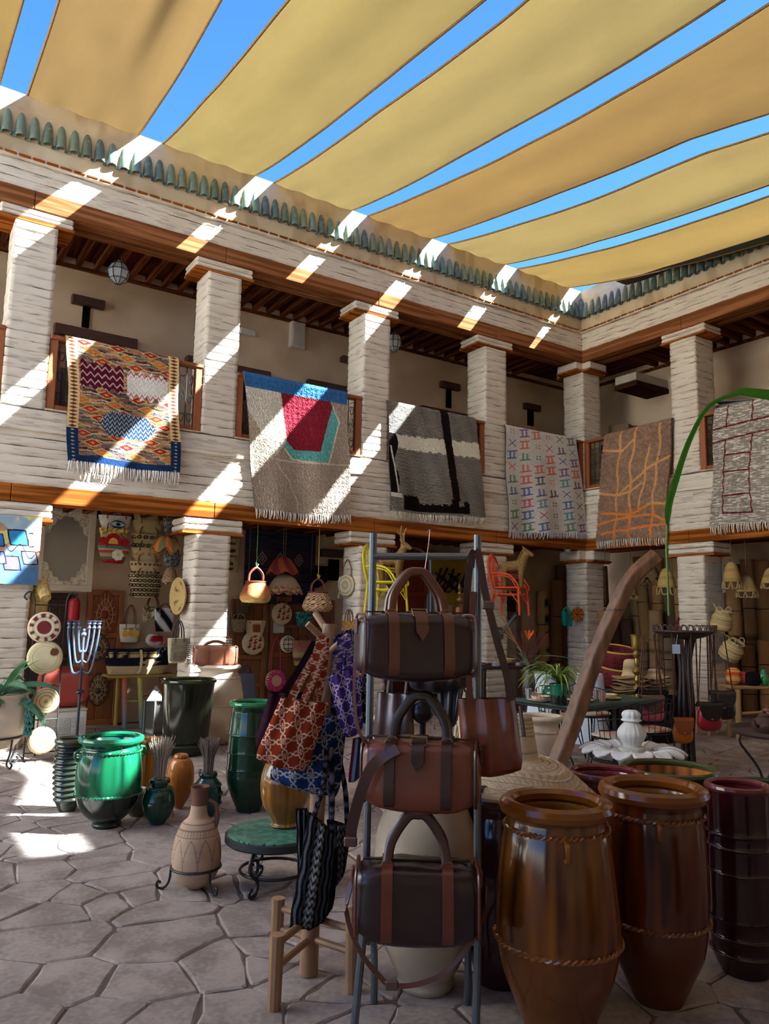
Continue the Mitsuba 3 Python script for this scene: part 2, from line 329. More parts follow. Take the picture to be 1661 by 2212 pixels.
# beams: jointed timbers above the columns, the upper ones doubled behind
bn = 0
def beam(m, mat, label):
    global bn; bn += 1; struct(f'beam_{bn}', m, mat, label=label)
for z0, z1, mx, my, nm in ((2.85, 3.06, 'm_wood_x', 'm_wood_y', 'lower'), (6.50, 6.73, 'm_beam_x', 'm_beam_y', 'upper')):
    xs = [X0] + [-9.82, -7.315, -4.73, -2.22] + [0.0]
    for i in range(5):
        beam(box(xs[i+1]-xs[i]-.006, .14, z1-z0, ((xs[i]+xs[i+1])/2, .062, (z0+z1)/2), .006), mx, f'{nm} timber of the long facade, {["first", "second", "third", "fourth", "fifth"][i]} from the left')
    ys = [0.0, -2.20, -4.7, Y0]
    for i in range(3):
        beam(box(.14, ys[i]-ys[i+1]-.006, z1-z0, (.062, (ys[i]+ys[i+1])/2, (z0+z1)/2), .006), my, f'{nm} timber of the right facade, {["first", "second", "third"][i]} from the corner')
    zz = z1 - z0 - .05
    beam(box(-X0, .12, zz, (X0/2, .22, z0 + .03 + zz/2), .006), mx, f'inner {nm} timber behind the long facade beam'); beam(box(.12, -Y0, zz, (.22, Y0/2, z0 + .03 + zz/2), .006), my, f'inner {nm} timber behind the right facade beam')
    beam(box(-X0, .14, zz, (X0/2, .42, z0 + .03 + zz/2), .006), mx, f'innermost {nm} timber behind the long facade beam'); beam(box(.14, -Y0, zz, (.42, Y0/2, z0 + .03 + zz/2), .006), my, f'innermost {nm} timber behind the right facade beam')
# galleries: back walls, floors, ceilings with joists, roof
GD = 1.62
struct('wall_gallery_back', join(wallbox(X0, GD + .2, GD, GD + .2, 0, 3.0), wallbox(X0, GD + .2, GD, GD + .2, 3.3, 6.72)), 'm_plaster', label='plastered back wall of the galleries behind the long facade')
struct('wall_gallery_right', join(wallbox(GD + .6, GD + .8, Y0, GD + .2, 0, 3.0), wallbox(GD, GD + .8, Y0, GD + .2, 3.3, 6.72)), 'm_plaster', label='plastered back wall of the galleries behind the right facade')
struct('ceiling_1', join(wallbox(X0, GD + .8, .3, GD + .2, 3.02, 3.30), wallbox(.3, GD + .8, Y0, .3, 3.02, 3.30)), 'm_dark_y', label='gallery floor over the ground floor shops')
struct('ceiling_2', join(wallbox(X0, GD + .8, .3, GD + .2, 6.72, 7.2), wallbox(.3, GD + .8, Y0, .3, 6.72, 7.2)), 'm_dark_y', label='boarded ceiling of the upper gallery')
JA = mikit.ply(box(.075, 1.2, .11, b=.006), 'm_dark_y'); JB = mikit.ply(box(1.2, .075, .11, b=.006), 'm_dark_x')
for i in range(52):
    shared(numbered('ceiling_2__joist'), JA, mat4((X0 + .3 + i*.255, .5 + .56, 6.665)))
    shared(numbered('ceiling_1__joist'), JA, mat4((X0 + .3 + i*.255, .5 + .56, 2.965)))
for i in range(33):
    shared(numbered('ceiling_2__joist'), JB, mat4((.5 + .56, -.5 - i*.255, 6.665)))
struct('trim_5', join(wallbox(X0, GD, GD - .03, GD, 6.55, 6.61), wallbox(GD - .03, GD, Y0, GD, 6.55, 6.61)), 'm_dark_x', label='dark wooden strip under the gallery ceiling')
# frieze, sloping eave, parapet
struct('wall_parapet_back', join(wallbox(X0, .35, 0, .35, 7.1, 7.95)), 'm_parapet', label='sandy plaster frieze and parapet above the long facade')
struct('wall_parapet_right', join(wallbox(0, .35, Y0, 0, 7.1, 7.95)), 'm_parapet', label='sandy plaster frieze and parapet above the right facade')
# the fillet of plaster that carries the tiles
def fillet(L):
    pr_ = [(0.0, 7.74), (-.004, 7.60), (-.012, 7.40), (-.012, 7.37), (0, 7.365)]
    return sheet(lambda u, v: np.stack([u*L, np.interp(v, [0, .25, .5, .75, 1], [a for a, _ in pr_]), np.interp(v, [0, .25, .5, .75, 1], [b for _, b in pr_])], -1), 30, 9)
fa, fb = fillet(-X0), fillet(-Y0)
def mitre(m, s):
    v = m[0].copy(); return v, m[1]
struct('roof_eave_back', xf(fa, (X0, 0, 0)), 'm_parapet', label='plaster fillet under the green tiles of the long facade'); struct('roof_eave_right', xf(fb, (0, 0, 0), -90), 'm_parapet', label='plaster fillet under the green tiles of the right facade')
def roof_tile():
    """barrel tile, pointed where it runs into the plaster: local y along the slope (0 = lower end), z out of the slope"""
    def low(u, v):
        a = (v - .5)*PI; r = .058*(1 - .06*u)
        return np.stack([r*np.sin(a), u*.20, r*np.cos(a)*.95 + .004], -1)
    def up(u, v):
        a = (v - .5)*PI; r = .052*np.clip(1 - ((u*1.0)**3.2), 0.02, 1)
        return np.stack([r*np.sin(a), .17 + u*.24, r*np.cos(a)*.9 + .002], -1)
    def trough(u, v):
        a = (v - .5)*PI; r = .034
        return np.stack([r*np.sin(a) + .0785, -.01 + u*.2, -r*np.cos(a)*.8 + .012], -1)
    return join(sheet(low, 5, 9, .012), sheet(up, 9, 9, .010)), sheet(trough, 3, 7, .012)
t_up, t_tr = roof_tile(); ang = 79
tiles = []
for k in range(6):
    base = [C(96, 120, 112), C(82, 104, 100), C(110, 124, 108), C(78, 96, 98), C(104, 128, 124), C(92, 108, 92)][k]
    def tc(v, base=base, k=k):
        n = meshkit.fbm(v*22 + k*5, 3)[:, None]; return base*(1.15 - .5*n) + C(170, 160, 140)*np.clip((n - .58)*2.2, 0, .6)
    m = join(t_up, t_tr); w = xf(m, (0, 0, 0), 0, ang)
    c = np.clip(tc(m[0]), .01, .9); tiles.append(mikit.ply(w, 'm_satin', smooth=True, color=c))
for i in range(86):
    x = X0 + .1 + i*.157
    if x > -.10: break
    shared(numbered('roof_eave_back__tile'), tiles[int(rng.integers(6))], mat4((x, -.028, 7.36 + rng.uniform(-.006, .006)), rng.uniform(-2, 2)))
for i in range(57):
    shared(numbered('roof_eave_right__tile'), tiles[int(rng.integers(6))], mat4((-.028, -.12 - i*.157, 7.36 + rng.uniform(-.006, .006)), -90 + rng.uniform(-2, 2)))
shared('roof_eave_back__corner_tile', tiles[3], mat4((-.06, -.06, 7.36), -45, (1.3, 1, 1.1)))
# unseen walls behind the camera and at far left, placed for their light
struct('wall_unseen_front', join(wallbox(-17, 3, -9.5, -9.15, 2.85, 7.2), wallbox(-17, 3, -11.3, -11.0, 0, 3.0), wallbox(-17, 3, -11.3, -9.5, 2.9, 6.8)), 'm_parapet', label='unseen facade over the camera, placed to block the sun and shade the foreground')  # out of view; its height limits where sun reaches the floor
struct('wall_unseen_left', wallbox(-17.3, -17, -4.8, 2, 0, 9.4), 'm_pale', label='unseen pale wall out of view at left, placed to bounce sunlight into the courtyard')  # out of view; bounces sunlight onto the facades and the wares
for x in (-12.9, -5.2, -1.0): struct(f'column_{cn+3}', wallbox(x-.25, x+.25, -9.62, -9.15, 0, 2.85), 'm_brick', label='brick column of the gallery the camera stands in'); cn += 1
# ---- floor: crazy paving
from scipy.spatial import Voronoi
import shapely.geometry as sg
struct('floor', wallbox(-24, 3, -11.6, 1.8, -.25, -.008), 'm_mortar', label='sandy mortar bed of the crazy paving')
prng = np.random.default_rng(3)
gx, gy = np.meshgrid(np.arange(-14.5, 2.6, .275), np.arange(-11.2, 2.2, .275), indexing='ij')
pts = np.stack([gx.ravel(), gy.ravel()], 1) + prng.uniform(-.155, .155, (gx.size, 2))
keep = prng.random(len(pts)) > .30; pts = pts[keep]
vor = Voronoi(pts); stones = []
for i, p in enumerate(pts):
    reg = vor.regions[vor.point_region[i]]
    if -1 in reg or len(reg) < 3: continue
    poly = sg.Polygon(vor.vertices[reg]).buffer(-.001 - .004*prng.random()).buffer(-.02).buffer(.02, join_style=1, quad_segs=2).simplify(.006)
    if poly.is_empty or poly.geom_type != 'Polygon' or not (-14 < p[0] < 2.1 and -10.9 < p[1] < 1.55): continue
    q = np.array(poly.exterior.coords)[:-1]
    # roughen the outline
    seg = []
    for a, b in zip(q, np.roll(q, -1, 0)):
        n = max(1, int(np.linalg.norm(b - a)/.07))
        for t in range(n): seg.append(a + (b - a)*t/n)
    seg = np.array(seg); d3 = np.column_stack([seg*9, 0*seg[:, 0] + i]); seg += np.stack([meshkit.noise(d3) - .5, meshkit.noise(d3 + 50) - .5], 1)*.022
    cen = seg.mean(0); n = len(seg); h = prng.uniform(-.003, .003); tl = prng.uniform(-.006, .006, 2)
    zt = lambda s: h + (s - cen) @ tl
    inn = cen + (seg - cen)*(1 - .012/np.maximum(np.linalg.norm(seg - cen, axis=1, keepdims=True), .03))
    V = np.vstack([np.column_stack([inn, zt(inn)]), np.column_stack([seg, zt(seg) - .007]), np.column_stack([seg, 0*seg[:, 0] - .03]), [[*cen, h]]])
    k = np.arange(n); k2 = (k + 1) % n
    F = np.vstack([np.stack([k, k2, 0*k + 3*n], 1), tri(np.stack([k + n, k2 + n, k2, k], 1)), tri(np.stack([k + 2*n, k2 + 2*n, k2 + n, k + n], 1))])
    d = (np.append(cen, 0) - EYE) @ _fw; lat = (np.append(cen, 0) - EYE) @ _rt; inview = d > .8 and abs(lat)/d < .56 and not (cen[1] > 0)
    stones.append((d if inview else 99 + d, V, F))
stones.sort(key=lambda s: s[0])
for _, V, F in stones[:290]: scene[numbered('floor__paving_stone')] = mikit.ply((V, F), 'm_stone')
scene['floor__far_paving'] = mikit.ply(join([(V, F) for _, V, F in stones[290:]]), 'm_stone'); labels['floor__far_paving'] = {'kind': 'stuff', 'label': 'farther paving stones'}
# ================================================================ SHADE SAILS
SX = [(-11.66, -10.32, 7.8, .02), (-10.0, -8.62, 7.85, .02), (-8.29, -6.935, 7.0, .27), (-6.62, -5.265, 7.05, .28), (-4.96, -3.68, 6.95, .28), (-3.32, -2.01, 6.95, .30), (-1.69, -.32, 6.95, .28)]
SN = ['cut off at the left edge', 'first whole one from left, creased', 'second whole one from the left', 'third from the left, wide pale yellow', 'fourth from the left, deeper orange', 'fifth from the left', 'narrowest in the picture, nearest the corner', 'hung beyond the left edge of the view']
SC = [(206, 172, 106), (208, 172, 112), (208, 184, 116), (208, 184, 118), (198, 160, 98), (208, 182, 116), (210, 176, 104)]
for i, (a, b, ze, sag) in enumerate(SX):
    def fn(u, v, a=a, b=b, sag=sag, ze=ze, i=i):
        y = -u*9.12
        z = 7.94 + (ze - 7.94)*u - 4*sag*u*(1 - u)*(1 + .25*np.sin(PI*v)) + .02*np.sin(v*9 + i)*np.sin(PI*u)
        edge = np.minimum(v, 1 - v); pin = np.exp(-u*30)
        z = z + .012*pin*np.cos(6*PI*v)
        if i == 1: z = z - .07*np.exp(-((v - .62)*9)**2)*np.clip(u*4 - .35, 0, 1) + .05*np.exp(-((v - .75)*11)**2)*np.clip(u*4 - .35, 0, 1) - .35*np.clip(v - .86, 0, 1)*np.clip(u*5, 0, 1)
        x = a - (.36*np.clip((-y - 4.9)/1.5, 0, 1) if i == 6 else 0)*(1 - v) + ((.3*np.clip((-y - 4.9)/1.2, 0, 1) - .45*np.clip((-y - 6.5)/1.5, 0, 1))*(v if i == 4 else 1 - v) if i in (4, 5) else 0) + (b - a)*v + .03*np.sin(u*7 + i)*np.sin(PI*u)  # beyond the view some edges bend to steer the sun stripes
        z = z + (meshkit.fbm(np.stack([x*1.2, y*.7, z*0 + i], -1), 3) - .5)*.05*np.clip(u*6, 0, 1)
        return np.stack([x, y, z], -1)
    m = sheet(fn, 90, 28)
    def sc_(v, c=C(SC[i])): 
        w = meshkit.fbm(v*A(1.2, 1.2, 1.2), 4)[:, None]; w2 = meshkit.fbm(v*A(30, 3, 3), 2)[:, None]
        return c*A(.147, .124, .113)*(.88 + .18*w + .12*w2)
    k = one('shade_sail', f'yellow canvas shade sail across the sky, {SN[i]}', 'shade sail', m, sc_, 'm_sail', smooth=True, jit=0, group='canvas shade sails')
    for v0, nm in ((0.0, 'hem'), (1.0, 'hem')):
        pts_ = fn(np.linspace(0, 1, 60), np.full(60, v0))
        part(k, nm, tube(pts_, .014, 5), (150, 112, 70), 'm_matte', True)
    if i == 6:
        fl = lambda u, v: np.stack([fn(u*.88 + .12, 1 + 0*u)[..., 0]*(1 - v) - .01*v, -1.094 - u*8.03, fn(u*.88 + .12, 1 + 0*u)[..., 2]*(1 - v*np.clip(u*4, 0, 1)) - .02 + 7.78*v*np.clip(u*4, 0, 1)], -1)
        part(k, 'flap', sheet(fl, 50, 5), (92, 76, 60), 'm_matte', True, label='dark brown flap along its right edge')
    if i == 4:
        pass
# ================================================================ UPPER GALLERY: rails, rugs, fittings
def railing(label, side, a, b):
    """wooden frame with a wrought iron grille between two columns; local x along the wall"""
    L = abs(b - a)
    t = thing('balcony_railing', label, 'railing', (min(a, b), .06, 4.0) if side == 'a' else (.06, max(a, b), 4.0), 0 if side == 'a' else -90, 'railings of the upper gallery')
    for x in (.05, L - .05): part(t, 'post', box(.10, .09, .90, (x, 0, .45), .006), (150, 84, 44), 'm_satin')
    part(t, 'handrail', box(L, .13, .055, (L/2, 0, .925), .01), (140, 76, 40), 'm_satin'); part(t, 'bottom_rail', box(L - .2, .07, .06, (L/2, 0, .05), .006), (140, 76, 40), 'm_satin')
    bars, sc = [], []
    n = int((L - .2)/.11)
    for i in range(n + 1):
        x = .1 + (L - .2)*i/n
        bars.append(tube([(x, 0, .06), (x, 0, .9)], .007, 5))
        if i < n:
            xc = x + (L - .2)/n/2
            for z0 in (.12, .38, .64):
                th = np.linspace(0, 2*PI, 13); sc.append(tube(np.stack([xc + .036*np.sin(th), 0*th, z0 + .11 + .10*np.sin(th/2 + (0 if z0 != .38 else PI/2))*np.cos(th)], 1), .005, 4))
    part(t, 'bar', join(bars), (30, 26, 26), 'm_iron', kind='stuff'); part(t, 'scroll', join(sc), (30, 26, 26), 'm_iron', kind='stuff')
for i in range(4):
    railing(f'brown wooden balcony railing with iron grille under the {["kilim rug", "rug with red and turquoise shape", "black checked rug", "white rug with coloured motifs"][i]}', 'a', XA[i+1] + .25, (XA[i+2] - .25) if i < 3 else 0)
railing('brown wooden balcony railing with iron grille left of the first column', 'a', XA[0] + .25, XA[1] - .25)
railing('brown wooden balcony railing under the shaggy brown rug with orange lines', 'b', YB[0] + .25, 0); railing('brown wooden balcony railing under the grey rug with dark red lines', 'b', YB[1] + .25, YB[0] - .25)
SILL = [(XA[i] + .245, XA[i+1] - .245) for i in range(4)] + [(XA[4] + .245, 0)]
for i, (a, b) in enumerate(SILL): struct(f'trim_{6+i}', box(b - a, .12, .02, ((a+b)/2, .045, 4.005), .004), 'm_parapet', label='thin pale sill under a balcony railing')
for i, (a, b) in enumerate([(YB[0] + .245, 0), (YB[1] + .245, YB[0] - .245)]): struct(f'trim_{11+i}', box(.12, b - a, .02, (.045, (a+b)/2, 4.005), .004), 'm_parapet', label='thin pale sill under a balcony railing')
def seg_d(u, v, pts, sx=1.0, sy=1.0):
    """distance to a polyline in (u, v), axes scaled to metres"""
    d = np.full(u.shape, 9.0)
    for (a, b), (c, e_) in zip(pts, pts[1:]):
        ax, ay, bx, by = a*sx, b*sy, c*sx, e_*sy; px, py = u*sx - ax, v*sy - ay; dx, dy = bx - ax, by - ay
        t = np.clip((px*dx + py*dy)/(dx*dx + dy*dy + 1e-9), 0, 1); d = np.minimum(d, np.hypot(px - t*dx, py - t*dy))
    return d
def inside(u, v, poly):
    from matplotlib.path import Path
    return Path(poly).contains_points(np.column_stack([u.ravel(), v.ravel()])).reshape(u.shape)
def inpoly(u, v, poly):
    r = np.zeros(u.shape, bool); n = len(poly)
    for i in range(n):
        (x1, y1), (x2, y2) = poly[i], poly[(i+1) % n]
        c = ((y1 > v) != (y2 > v)) & (u < (x2 - x1)*(v - y1)/((y2 - y1) if y2 != y1 else 1e-9) + x1); r ^= c
    return r
def n2(u, v, s, seed=0): return meshkit.noise(np.stack([u*s, v*s, 0*u + seed], -1), seed)
def rug(name, label, corners, paint, side, pile=.006, fr_len=.14, fringe=(225, 215, 200), res=.0075, wav=.02, seed=0, fold=.35, rows=1):
    """corners TL TR BR BL as (along, z) on the wall; u across, v down"""
    (tl, tr, br, bl) = [A(*c) for c in corners]
    W = np.linalg.norm(tr - tl); H = np.linalg.norm(bl - tl); nu, nv = int(W/res), int(H/res); nf = max(6, int(fold/.03))
    u, v = np.meshgrid(np.linspace(0, 1, nu), np.linspace(0, 1, nv), indexing='ij')
    def pos(u, v):
        p = (tl*(1-u)[..., None] + tr*u[..., None])*(1-v)[..., None] + (bl*(1-u)[..., None] + br*u[..., None])*v[..., None]
        h = v*H
        out = .075 + .055*np.clip(1 - h/.9, 0, 1)**.5*0 + .02*np.sin(u*7 + seed)*v + wav*np.sin(u*15 + seed*2)*v + (n2(u*W, v*H, 2.2, seed) - .5)*.05*v
        out = np.where(h < .05, .045 + .6*h, out)
        x = p[..., 0] + .012*np.sin(v*9 + seed)*np.where(u > .5, 1, -1)*np.abs(u - .5)*2
        return np.stack([x, -out, p[..., 1] + .015*np.sin(u*5 + seed)*v + .03], -1)
    P = pos(u, v); P[..., 1] -= pile*n2(u*W, v*H, 120, seed + 3)*2
    lin = paint(u, v, W, H)
    lin = lin*(1 + (n2(u*W, v*H, 70, seed) - .5)*.25 + (n2(u*W, v*H, 3, seed) - .5)*.15)[..., None]
    # fold over the rail, then a back layer
    top = P[:, :1]; k = np.linspace(0, 1, nf)[::-1][:-1]
    F_ = np.stack([np.broadcast_to(top[..., 0], (nu, nf - 1)), -.045 + 0*top[..., 1] + .23*np.clip(k*3, 0, 1)[None], top[..., 2] + .012*np.sin(np.clip(k*3, 0, 1)*PI)[None] - fold*np.clip(k*1.5 - .5, 0, 1)[None]], -1)
    P2 = np.concatenate([F_, P], 1); c2 = np.concatenate([np.broadcast_to(lin[:, :1], F_.shape), lin], 1); nn = P2.shape[1]
    i, j = np.meshgrid(np.arange(nu - 1), np.arange(nn - 1), indexing='ij'); i, j = i.ravel(), j.ravel()
    F = tri(np.stack([i*nn + j, (i+1)*nn + j, (i+1)*nn + j + 1, i*nn + j + 1], 1))
    # coarse back sheet, a little behind
    bu, bv = np.meshgrid(np.linspace(0, 1, 14), np.linspace(0, 1, 14), indexing='ij'); B = pos(bu, bv); B[..., 1] += .014
    ii, jj = np.meshgrid(np.arange(13), np.arange(13), indexing='ij'); ii, jj = ii.ravel(), jj.ravel()
    Fb = tri(np.stack([ii*14 + jj, ii*14 + jj + 1, (ii+1)*14 + jj + 1, (ii+1)*14 + jj], 1))
    V = np.vstack([P2.reshape(-1, 3), B.reshape(-1, 3)]); F = np.vstack([F, Fb + nu*nn]); c = np.vstack([c2.reshape(-1, 3), np.broadcast_to(C(150, 130, 112), (196, 3))])
    if side == 'b': rot = lambda q: np.column_stack([q[:, 1], -q[:, 0], q[:, 2]])   # along = -y
    else: rot = lambda q: q
    key = numbered(name); scene[key] = mikit.ply((rot(V), F), 'm_matte', smooth=True, color=np.clip(c, .002, .9))
    labels[key] = {'label': label, 'category': 'rug', 'group': 'rugs hung over the balcony railings'}
    g = np.random.default_rng(seed + 40); st = []
    if fr_len:
        n = int(W/.022)
        for k_ in range(n*rows):
            uu = (k_ % n + .5)/n + g.uniform(-.006, .006); p0 = pos(np.array([[np.clip(uu, 0, 1)]]), np.array([[1.0]]))[0, 0]; L = fr_len*g.uniform(.75, 1.12); sx = g.uniform(-.022, .022)
            st.append(tube([p0 + A(0, 0, .01), p0 + A(sx*.3, -.012 + g.uniform(-.01, .01), -L*.45), p0 + A(sx, .004, -L)], [.0085, .0075, .005], 4))
        m = join(st); key2 = key + '__fringe'; emit(key2, (rot(m[0]), m[1]), fringe, 'm_matte', True, .15, 30); labels[key2] = {'label': 'pale knotted fringe', 'kind': 'stuff'}
def L3(*c): return C(*c)
def lay(*pairs):
    """later (mask, colour) pairs cover earlier ones"""
    out = None
    for m, c in pairs:
        c = np.asarray(c, float)
        out = np.broadcast_to(c, m.shape + (3,)).copy() if out is None else np.where(m[..., None], c, out)
    return out
def paint_kilim(u, v, W, H):
    pal = np.array([C(*c) for c in [(150, 116, 92), (168, 132, 100), (120, 92, 86), (178, 128, 84), (88, 78, 84), (196, 160, 120), (140, 84, 62), (96, 104, 110), (206, 176, 134), (60, 52, 56), (176, 110, 60)]])
    rows = 96; vv = v*rows + .9*(np.abs(((u*6.5 + .35*np.floor(v*13)) % 1) - .5)*2)*1.2 + .35*n2(u*W, v*H, 6, 3)
    r = np.floor(vv).astype(int); base = .88*pal[(r*7 + (r*r) % 5 + (np.floor(u*9 + r*.37)).astype(int)*3) % len(pal)]
    # rows of small diamonds
    R_ = np.floor(v*15); dv = (v*15) % 1 - .5; du = (u*3.4 + .5*(R_ % 2) + .23*R_) % 1 - .5; dia = np.abs(du)*1.5 + np.abs(dv)*.9; k = R_.astype(int) % 3
    c1 = np.array([C(150, 36, 44), C(190, 104, 52), C(166, 54, 50)])[k]; out = base
    out = np.where((dia < .46)[..., None], C(190, 164, 100), out); out = np.where((dia < .36)[..., None], c1, out); out = np.where((dia < .14)[..., None], C(200, 130, 66), out)
    zig = lambda s, a: ((v*s + a*np.abs(((u*s*.9) % 1) - .5)*2) % 1)
    m1 = (np.abs(u - .30) < .19) & (np.abs(v - .29) < .10 - .0*u + .02*np.sin(u*60)); z1 = zig(17, .6)
    out = np.where(m1[..., None], np.where((z1 < .22)[..., None], C(196, 160, 150), C(84, 26, 42)), out)
    m2 = (np.abs(u - .71)/.19 + 0*v < 1) & (np.abs(v - .31) < .105 + .02*np.sin(u*70)); z2 = zig(22, .8)
    out = np.where(m2[..., None], np.where((z2 < .4)[..., None], np.where((np.abs(v - .31) > .06)[..., None], C(186, 92, 96), C(206, 198, 186)), C(222, 214, 200)), out)
    m3 = (np.abs(u - .52)/.26 + np.abs(v - .66)/.14*.55 < 1) & (np.abs(v - .66) < .10); z3 = zig(26, .9)
    out = np.where(m3[..., None], np.where((z3 < .26)[..., None], C(196, 182, 160), C(40, 62, 92)), out)
    ed = np.minimum(u, 1 - u); bor = ed < .095; low = v > .735; bt = v > .945
    dd = np.abs((v*34) % 1 - .5) + np.abs(ed/.095 - .5)*1.1
    out = np.where(bor[..., None], np.where((dd < .42)[..., None], C(104, 58, 40), C(222, 184, 132)), out)
    out = np.where(((bor & low) | bt)[..., None], np.where((dd < .22)[..., None], C(190, 170, 130), C(28, 50, 84)), out)
    return out
def paint_shapes(u, v, W, H):
    beige = C(172, 152, 134); out = lay((u > -1, beige), (v < .115 - .0*u, C(52, 104, 172)))
    out = np.where(inpoly(u, v, [(.0, .09), (.33, .085), (.345, .30), (.37, .46), (.24, .60), (.16, .50), (.06, .36), (0, .28)])[..., None], C(214, 204, 184), out)
    out = np.where(inpoly(u, v, [(0, .28), (.06, .36), (.24, .60), (.0, .68)])[..., None], C(184, 166, 140), out)
    out = np.where(inpoly(u, v, [(.35, .46), (.34, .52), (.41, .59), (.77, .60), (.91, .27), (.845, .155), (.69, .52)])[..., None], C(104, 178, 172), out)
    out = np.where((seg_d(u, v, [(.34, .53), (.41, .60), (.77, .61), (.915, .27), (.85, .15)], W, H) < .012)[..., None], C(220, 205, 170), out)
    out = np.where(inpoly(u, v, [(.33, .085), (.80, .085), (.845, .155), (.69, .52), (.43, .525), (.36, .47), (.345, .30)])[..., None], C(142, 42, 54), out)
    out = np.where((v < .115)[..., None], C(58, 104, 156), out)
    w = .010*np.sin(v*40)
    out = np.where((seg_d(u + w, v, [(.02, .60), (.25, .62), (.6, .615), (1, .60)], W, H) < .010)[..., None], C(206, 192, 172), out)
    out = np.where((seg_d(u + w, v, [(.25, .62), (.30, .70), (.38, .78), (.43, .90), (.46, 1.0)], W, H) < .008)[..., None], C(206, 192, 172), out)
    return out
def paint_black(u, v, W, H):
    ph = ((u*W - v*H*.55)/.026); wv = ((np.floor(u*W/.013) + np.floor(v*H/.013)) % 2); s = ((ph % 1) < .36) ^ (((v*H/.03) % 1) < .28)
    out = np.where(s[..., None], C(178, 168, 154), C(38, 32, 32)); q = n2(u*W, v*H, 5, 2); jag = .008*np.floor(n2(u*W, v*H, 30, 5)*3)
    line = .62 + .07*v; b1 = .30 - .045*u
    out = np.where(((v > b1 + jag) & (v < b1 + .135 + .03*u - jag))[..., None], C(222, 212, 190), out)
    out = np.where(((np.abs(u - line) < .045 + jag*.4 - .01*v) & (v < .86))[..., None], C(32, 24, 24), out)
    out = np.where(((u < .075 + .02*np.sin(v*20)) & (v > .30) & (v < .84))[..., None], C(28, 22, 22), out)
    out = np.where((seg_d(u, v, [(.02, .42), (.055, .6), (.075, .82)], W, H) < .014)[..., None], C(210, 200, 180), out)
    out = np.where(((u < .11) & (v > .835) & (v < .875))[..., None], C(218, 208, 188), out)
    for a, b, c, d in ((.13, .28, .85, .92), (.13, .82, .91, .975), (.22, .30, .87, .94), (.62, .70, .85, .95), (.76, .82, .87, .97)): out = np.where(((u > a) & (u < b) & (v > c - jag) & (v < d))[..., None], C(26, 20, 20), out)
    return out
def paint_motifs(u, v, W, H):
    g = np.random.default_rng(5); out = np.broadcast_to(C(206, 200, 192), u.shape + (3,)).copy()
    pal = [C(*c) for c in [(196, 50, 110), (46, 130, 100), (44, 90, 160), (50, 46, 60), (216, 96, 50), (120, 60, 140), (60, 150, 160), (220, 70, 60), (70, 70, 84)]]
    nx, ny = 6, 9; cu, cv = u*nx, v*ny; iu, iv = np.floor(cu).astype(int), np.floor(cv).astype(int); x, y = cu - iu - .5, cv - iv - .5
    kind = g.integers(0, 5, (nx + 1, ny + 1)); colr = g.integers(0, 9, (nx + 1, ny + 1)); kd = kind[np.clip(iu, 0, nx), np.clip(iv, 0, ny)]; cc = np.array(pal)[colr[np.clip(iu, 0, nx), np.clip(iv, 0, ny)]]
    zz = .055*(np.abs(((y*5) % 1) - .5)*4 - 1)
    m = ((np.abs(np.abs(x) - .16 - 0*y + zz) < .06) & (np.abs(y) < .28) & (kd <= 2)) | ((np.abs(y - .30 + .25*x) < .055) & (np.abs(x) < .40) & (kd <= 2)) | ((np.abs(y + .30 + .25*x) < .055) & (np.abs(x) < .40) & (kd <= 1))
    dd = np.abs((x*4.2) % 1 - .5) + np.abs((y*4.2) % 1 - .5); m |= (dd < .34) & (np.abs(x) + np.abs(y) < .33) & (kd == 3)
    m |= (np.abs(np.abs(x) - np.abs(y)) < .05) & (np.abs(x) < .28) & (kd == 4)
    return np.where(m[..., None], cc*.85 + .12*C(206, 200, 192), out)
def paint_shag(u, v, W, H):
    n = n2(u*W, v*H, 26, 8); out = C(150, 116, 96)*(.72 + .5*n)[..., None]
    w = .012*np.sin(v*22) + .01*np.sin(u*17); lines = [[(.27, .02), (.27, .4), (.31, 1)], [(.52, .0), (.47, .35), (.52, 1)], [(.87, .03), (.83, .5), (.80, 1.0)], [(.70, .2), (.66, .55), (.6, .75)], [(0, .15), (.3, .2), (.52, .10)], [(.0, .55), (.3, .60), (.7, .40), (1, .32)],
        [(.0, .84), (.25, .82), (.8, .80), (.95, .85)], [(.05, .74), (.5, .79), (.8, .70), (1, .72)], [(.31, .6), (.5, .58), (.62, .52)], [(.1, .93), (.5, .92), (1, .88)]]
    d = np.min([seg_d(u + w, v, l, W, H) for l in lines], 0)
    return np.where((d < .022)[..., None], np.where((v > .72)[..., None], C(214, 128, 62), C(206, 152, 96)), out)
def paint_lines(u, v, W, H):
    n = n2(u*W, v*H, 60, 4); st = n2(u*W*.4, v*H*3.5, 40, 6); out = lay((u > -1, C(150, 136, 124)))*(.55 + .8*(n*.4 + st*.6))[..., None]
    out = np.where((st > .66)[..., None], C(206, 196, 182), out)
    lines = [[(.26, 0), (.25, .19)], [(.70, 0), (.69, .17)], [(0, .185), (1, .165)], [(0, .30), (.35, .285), (1, .27)], [(.24, .29), (.20, .55), (.24, .90)], [(.69, .285), (.64, .6), (.70, .92)], [(.24, .42), (.66, .43)], [(.21, .56), (.64, .57)], [(.21, .76), (.66, .765)], [(.23, .905), (.70, .92)], [(1.1, .40), (1.1, .85)], [(1.1, .40), (1.6, .40)]]
    w = .006*np.sin(v*60) + .005*np.sin(u*40); sc_ = .72
    d = np.min([seg_d(u/sc_*.72 + w, v, [(a*sc_, b) for a, b in l], W, H) for l in lines], 0)
    return np.where((d < .012)[..., None], C(96, 26, 40), out)
rug('rug', 'flat woven kilim rug in red, orange and navy bands with diamond borders', [(-9.35, 4.93), (-7.95, 4.93), (-7.84, 3.37), (-9.24, 3.345)], paint_kilim, 'a', .003, .15, (222, 212, 204), .0062, .012, 1)
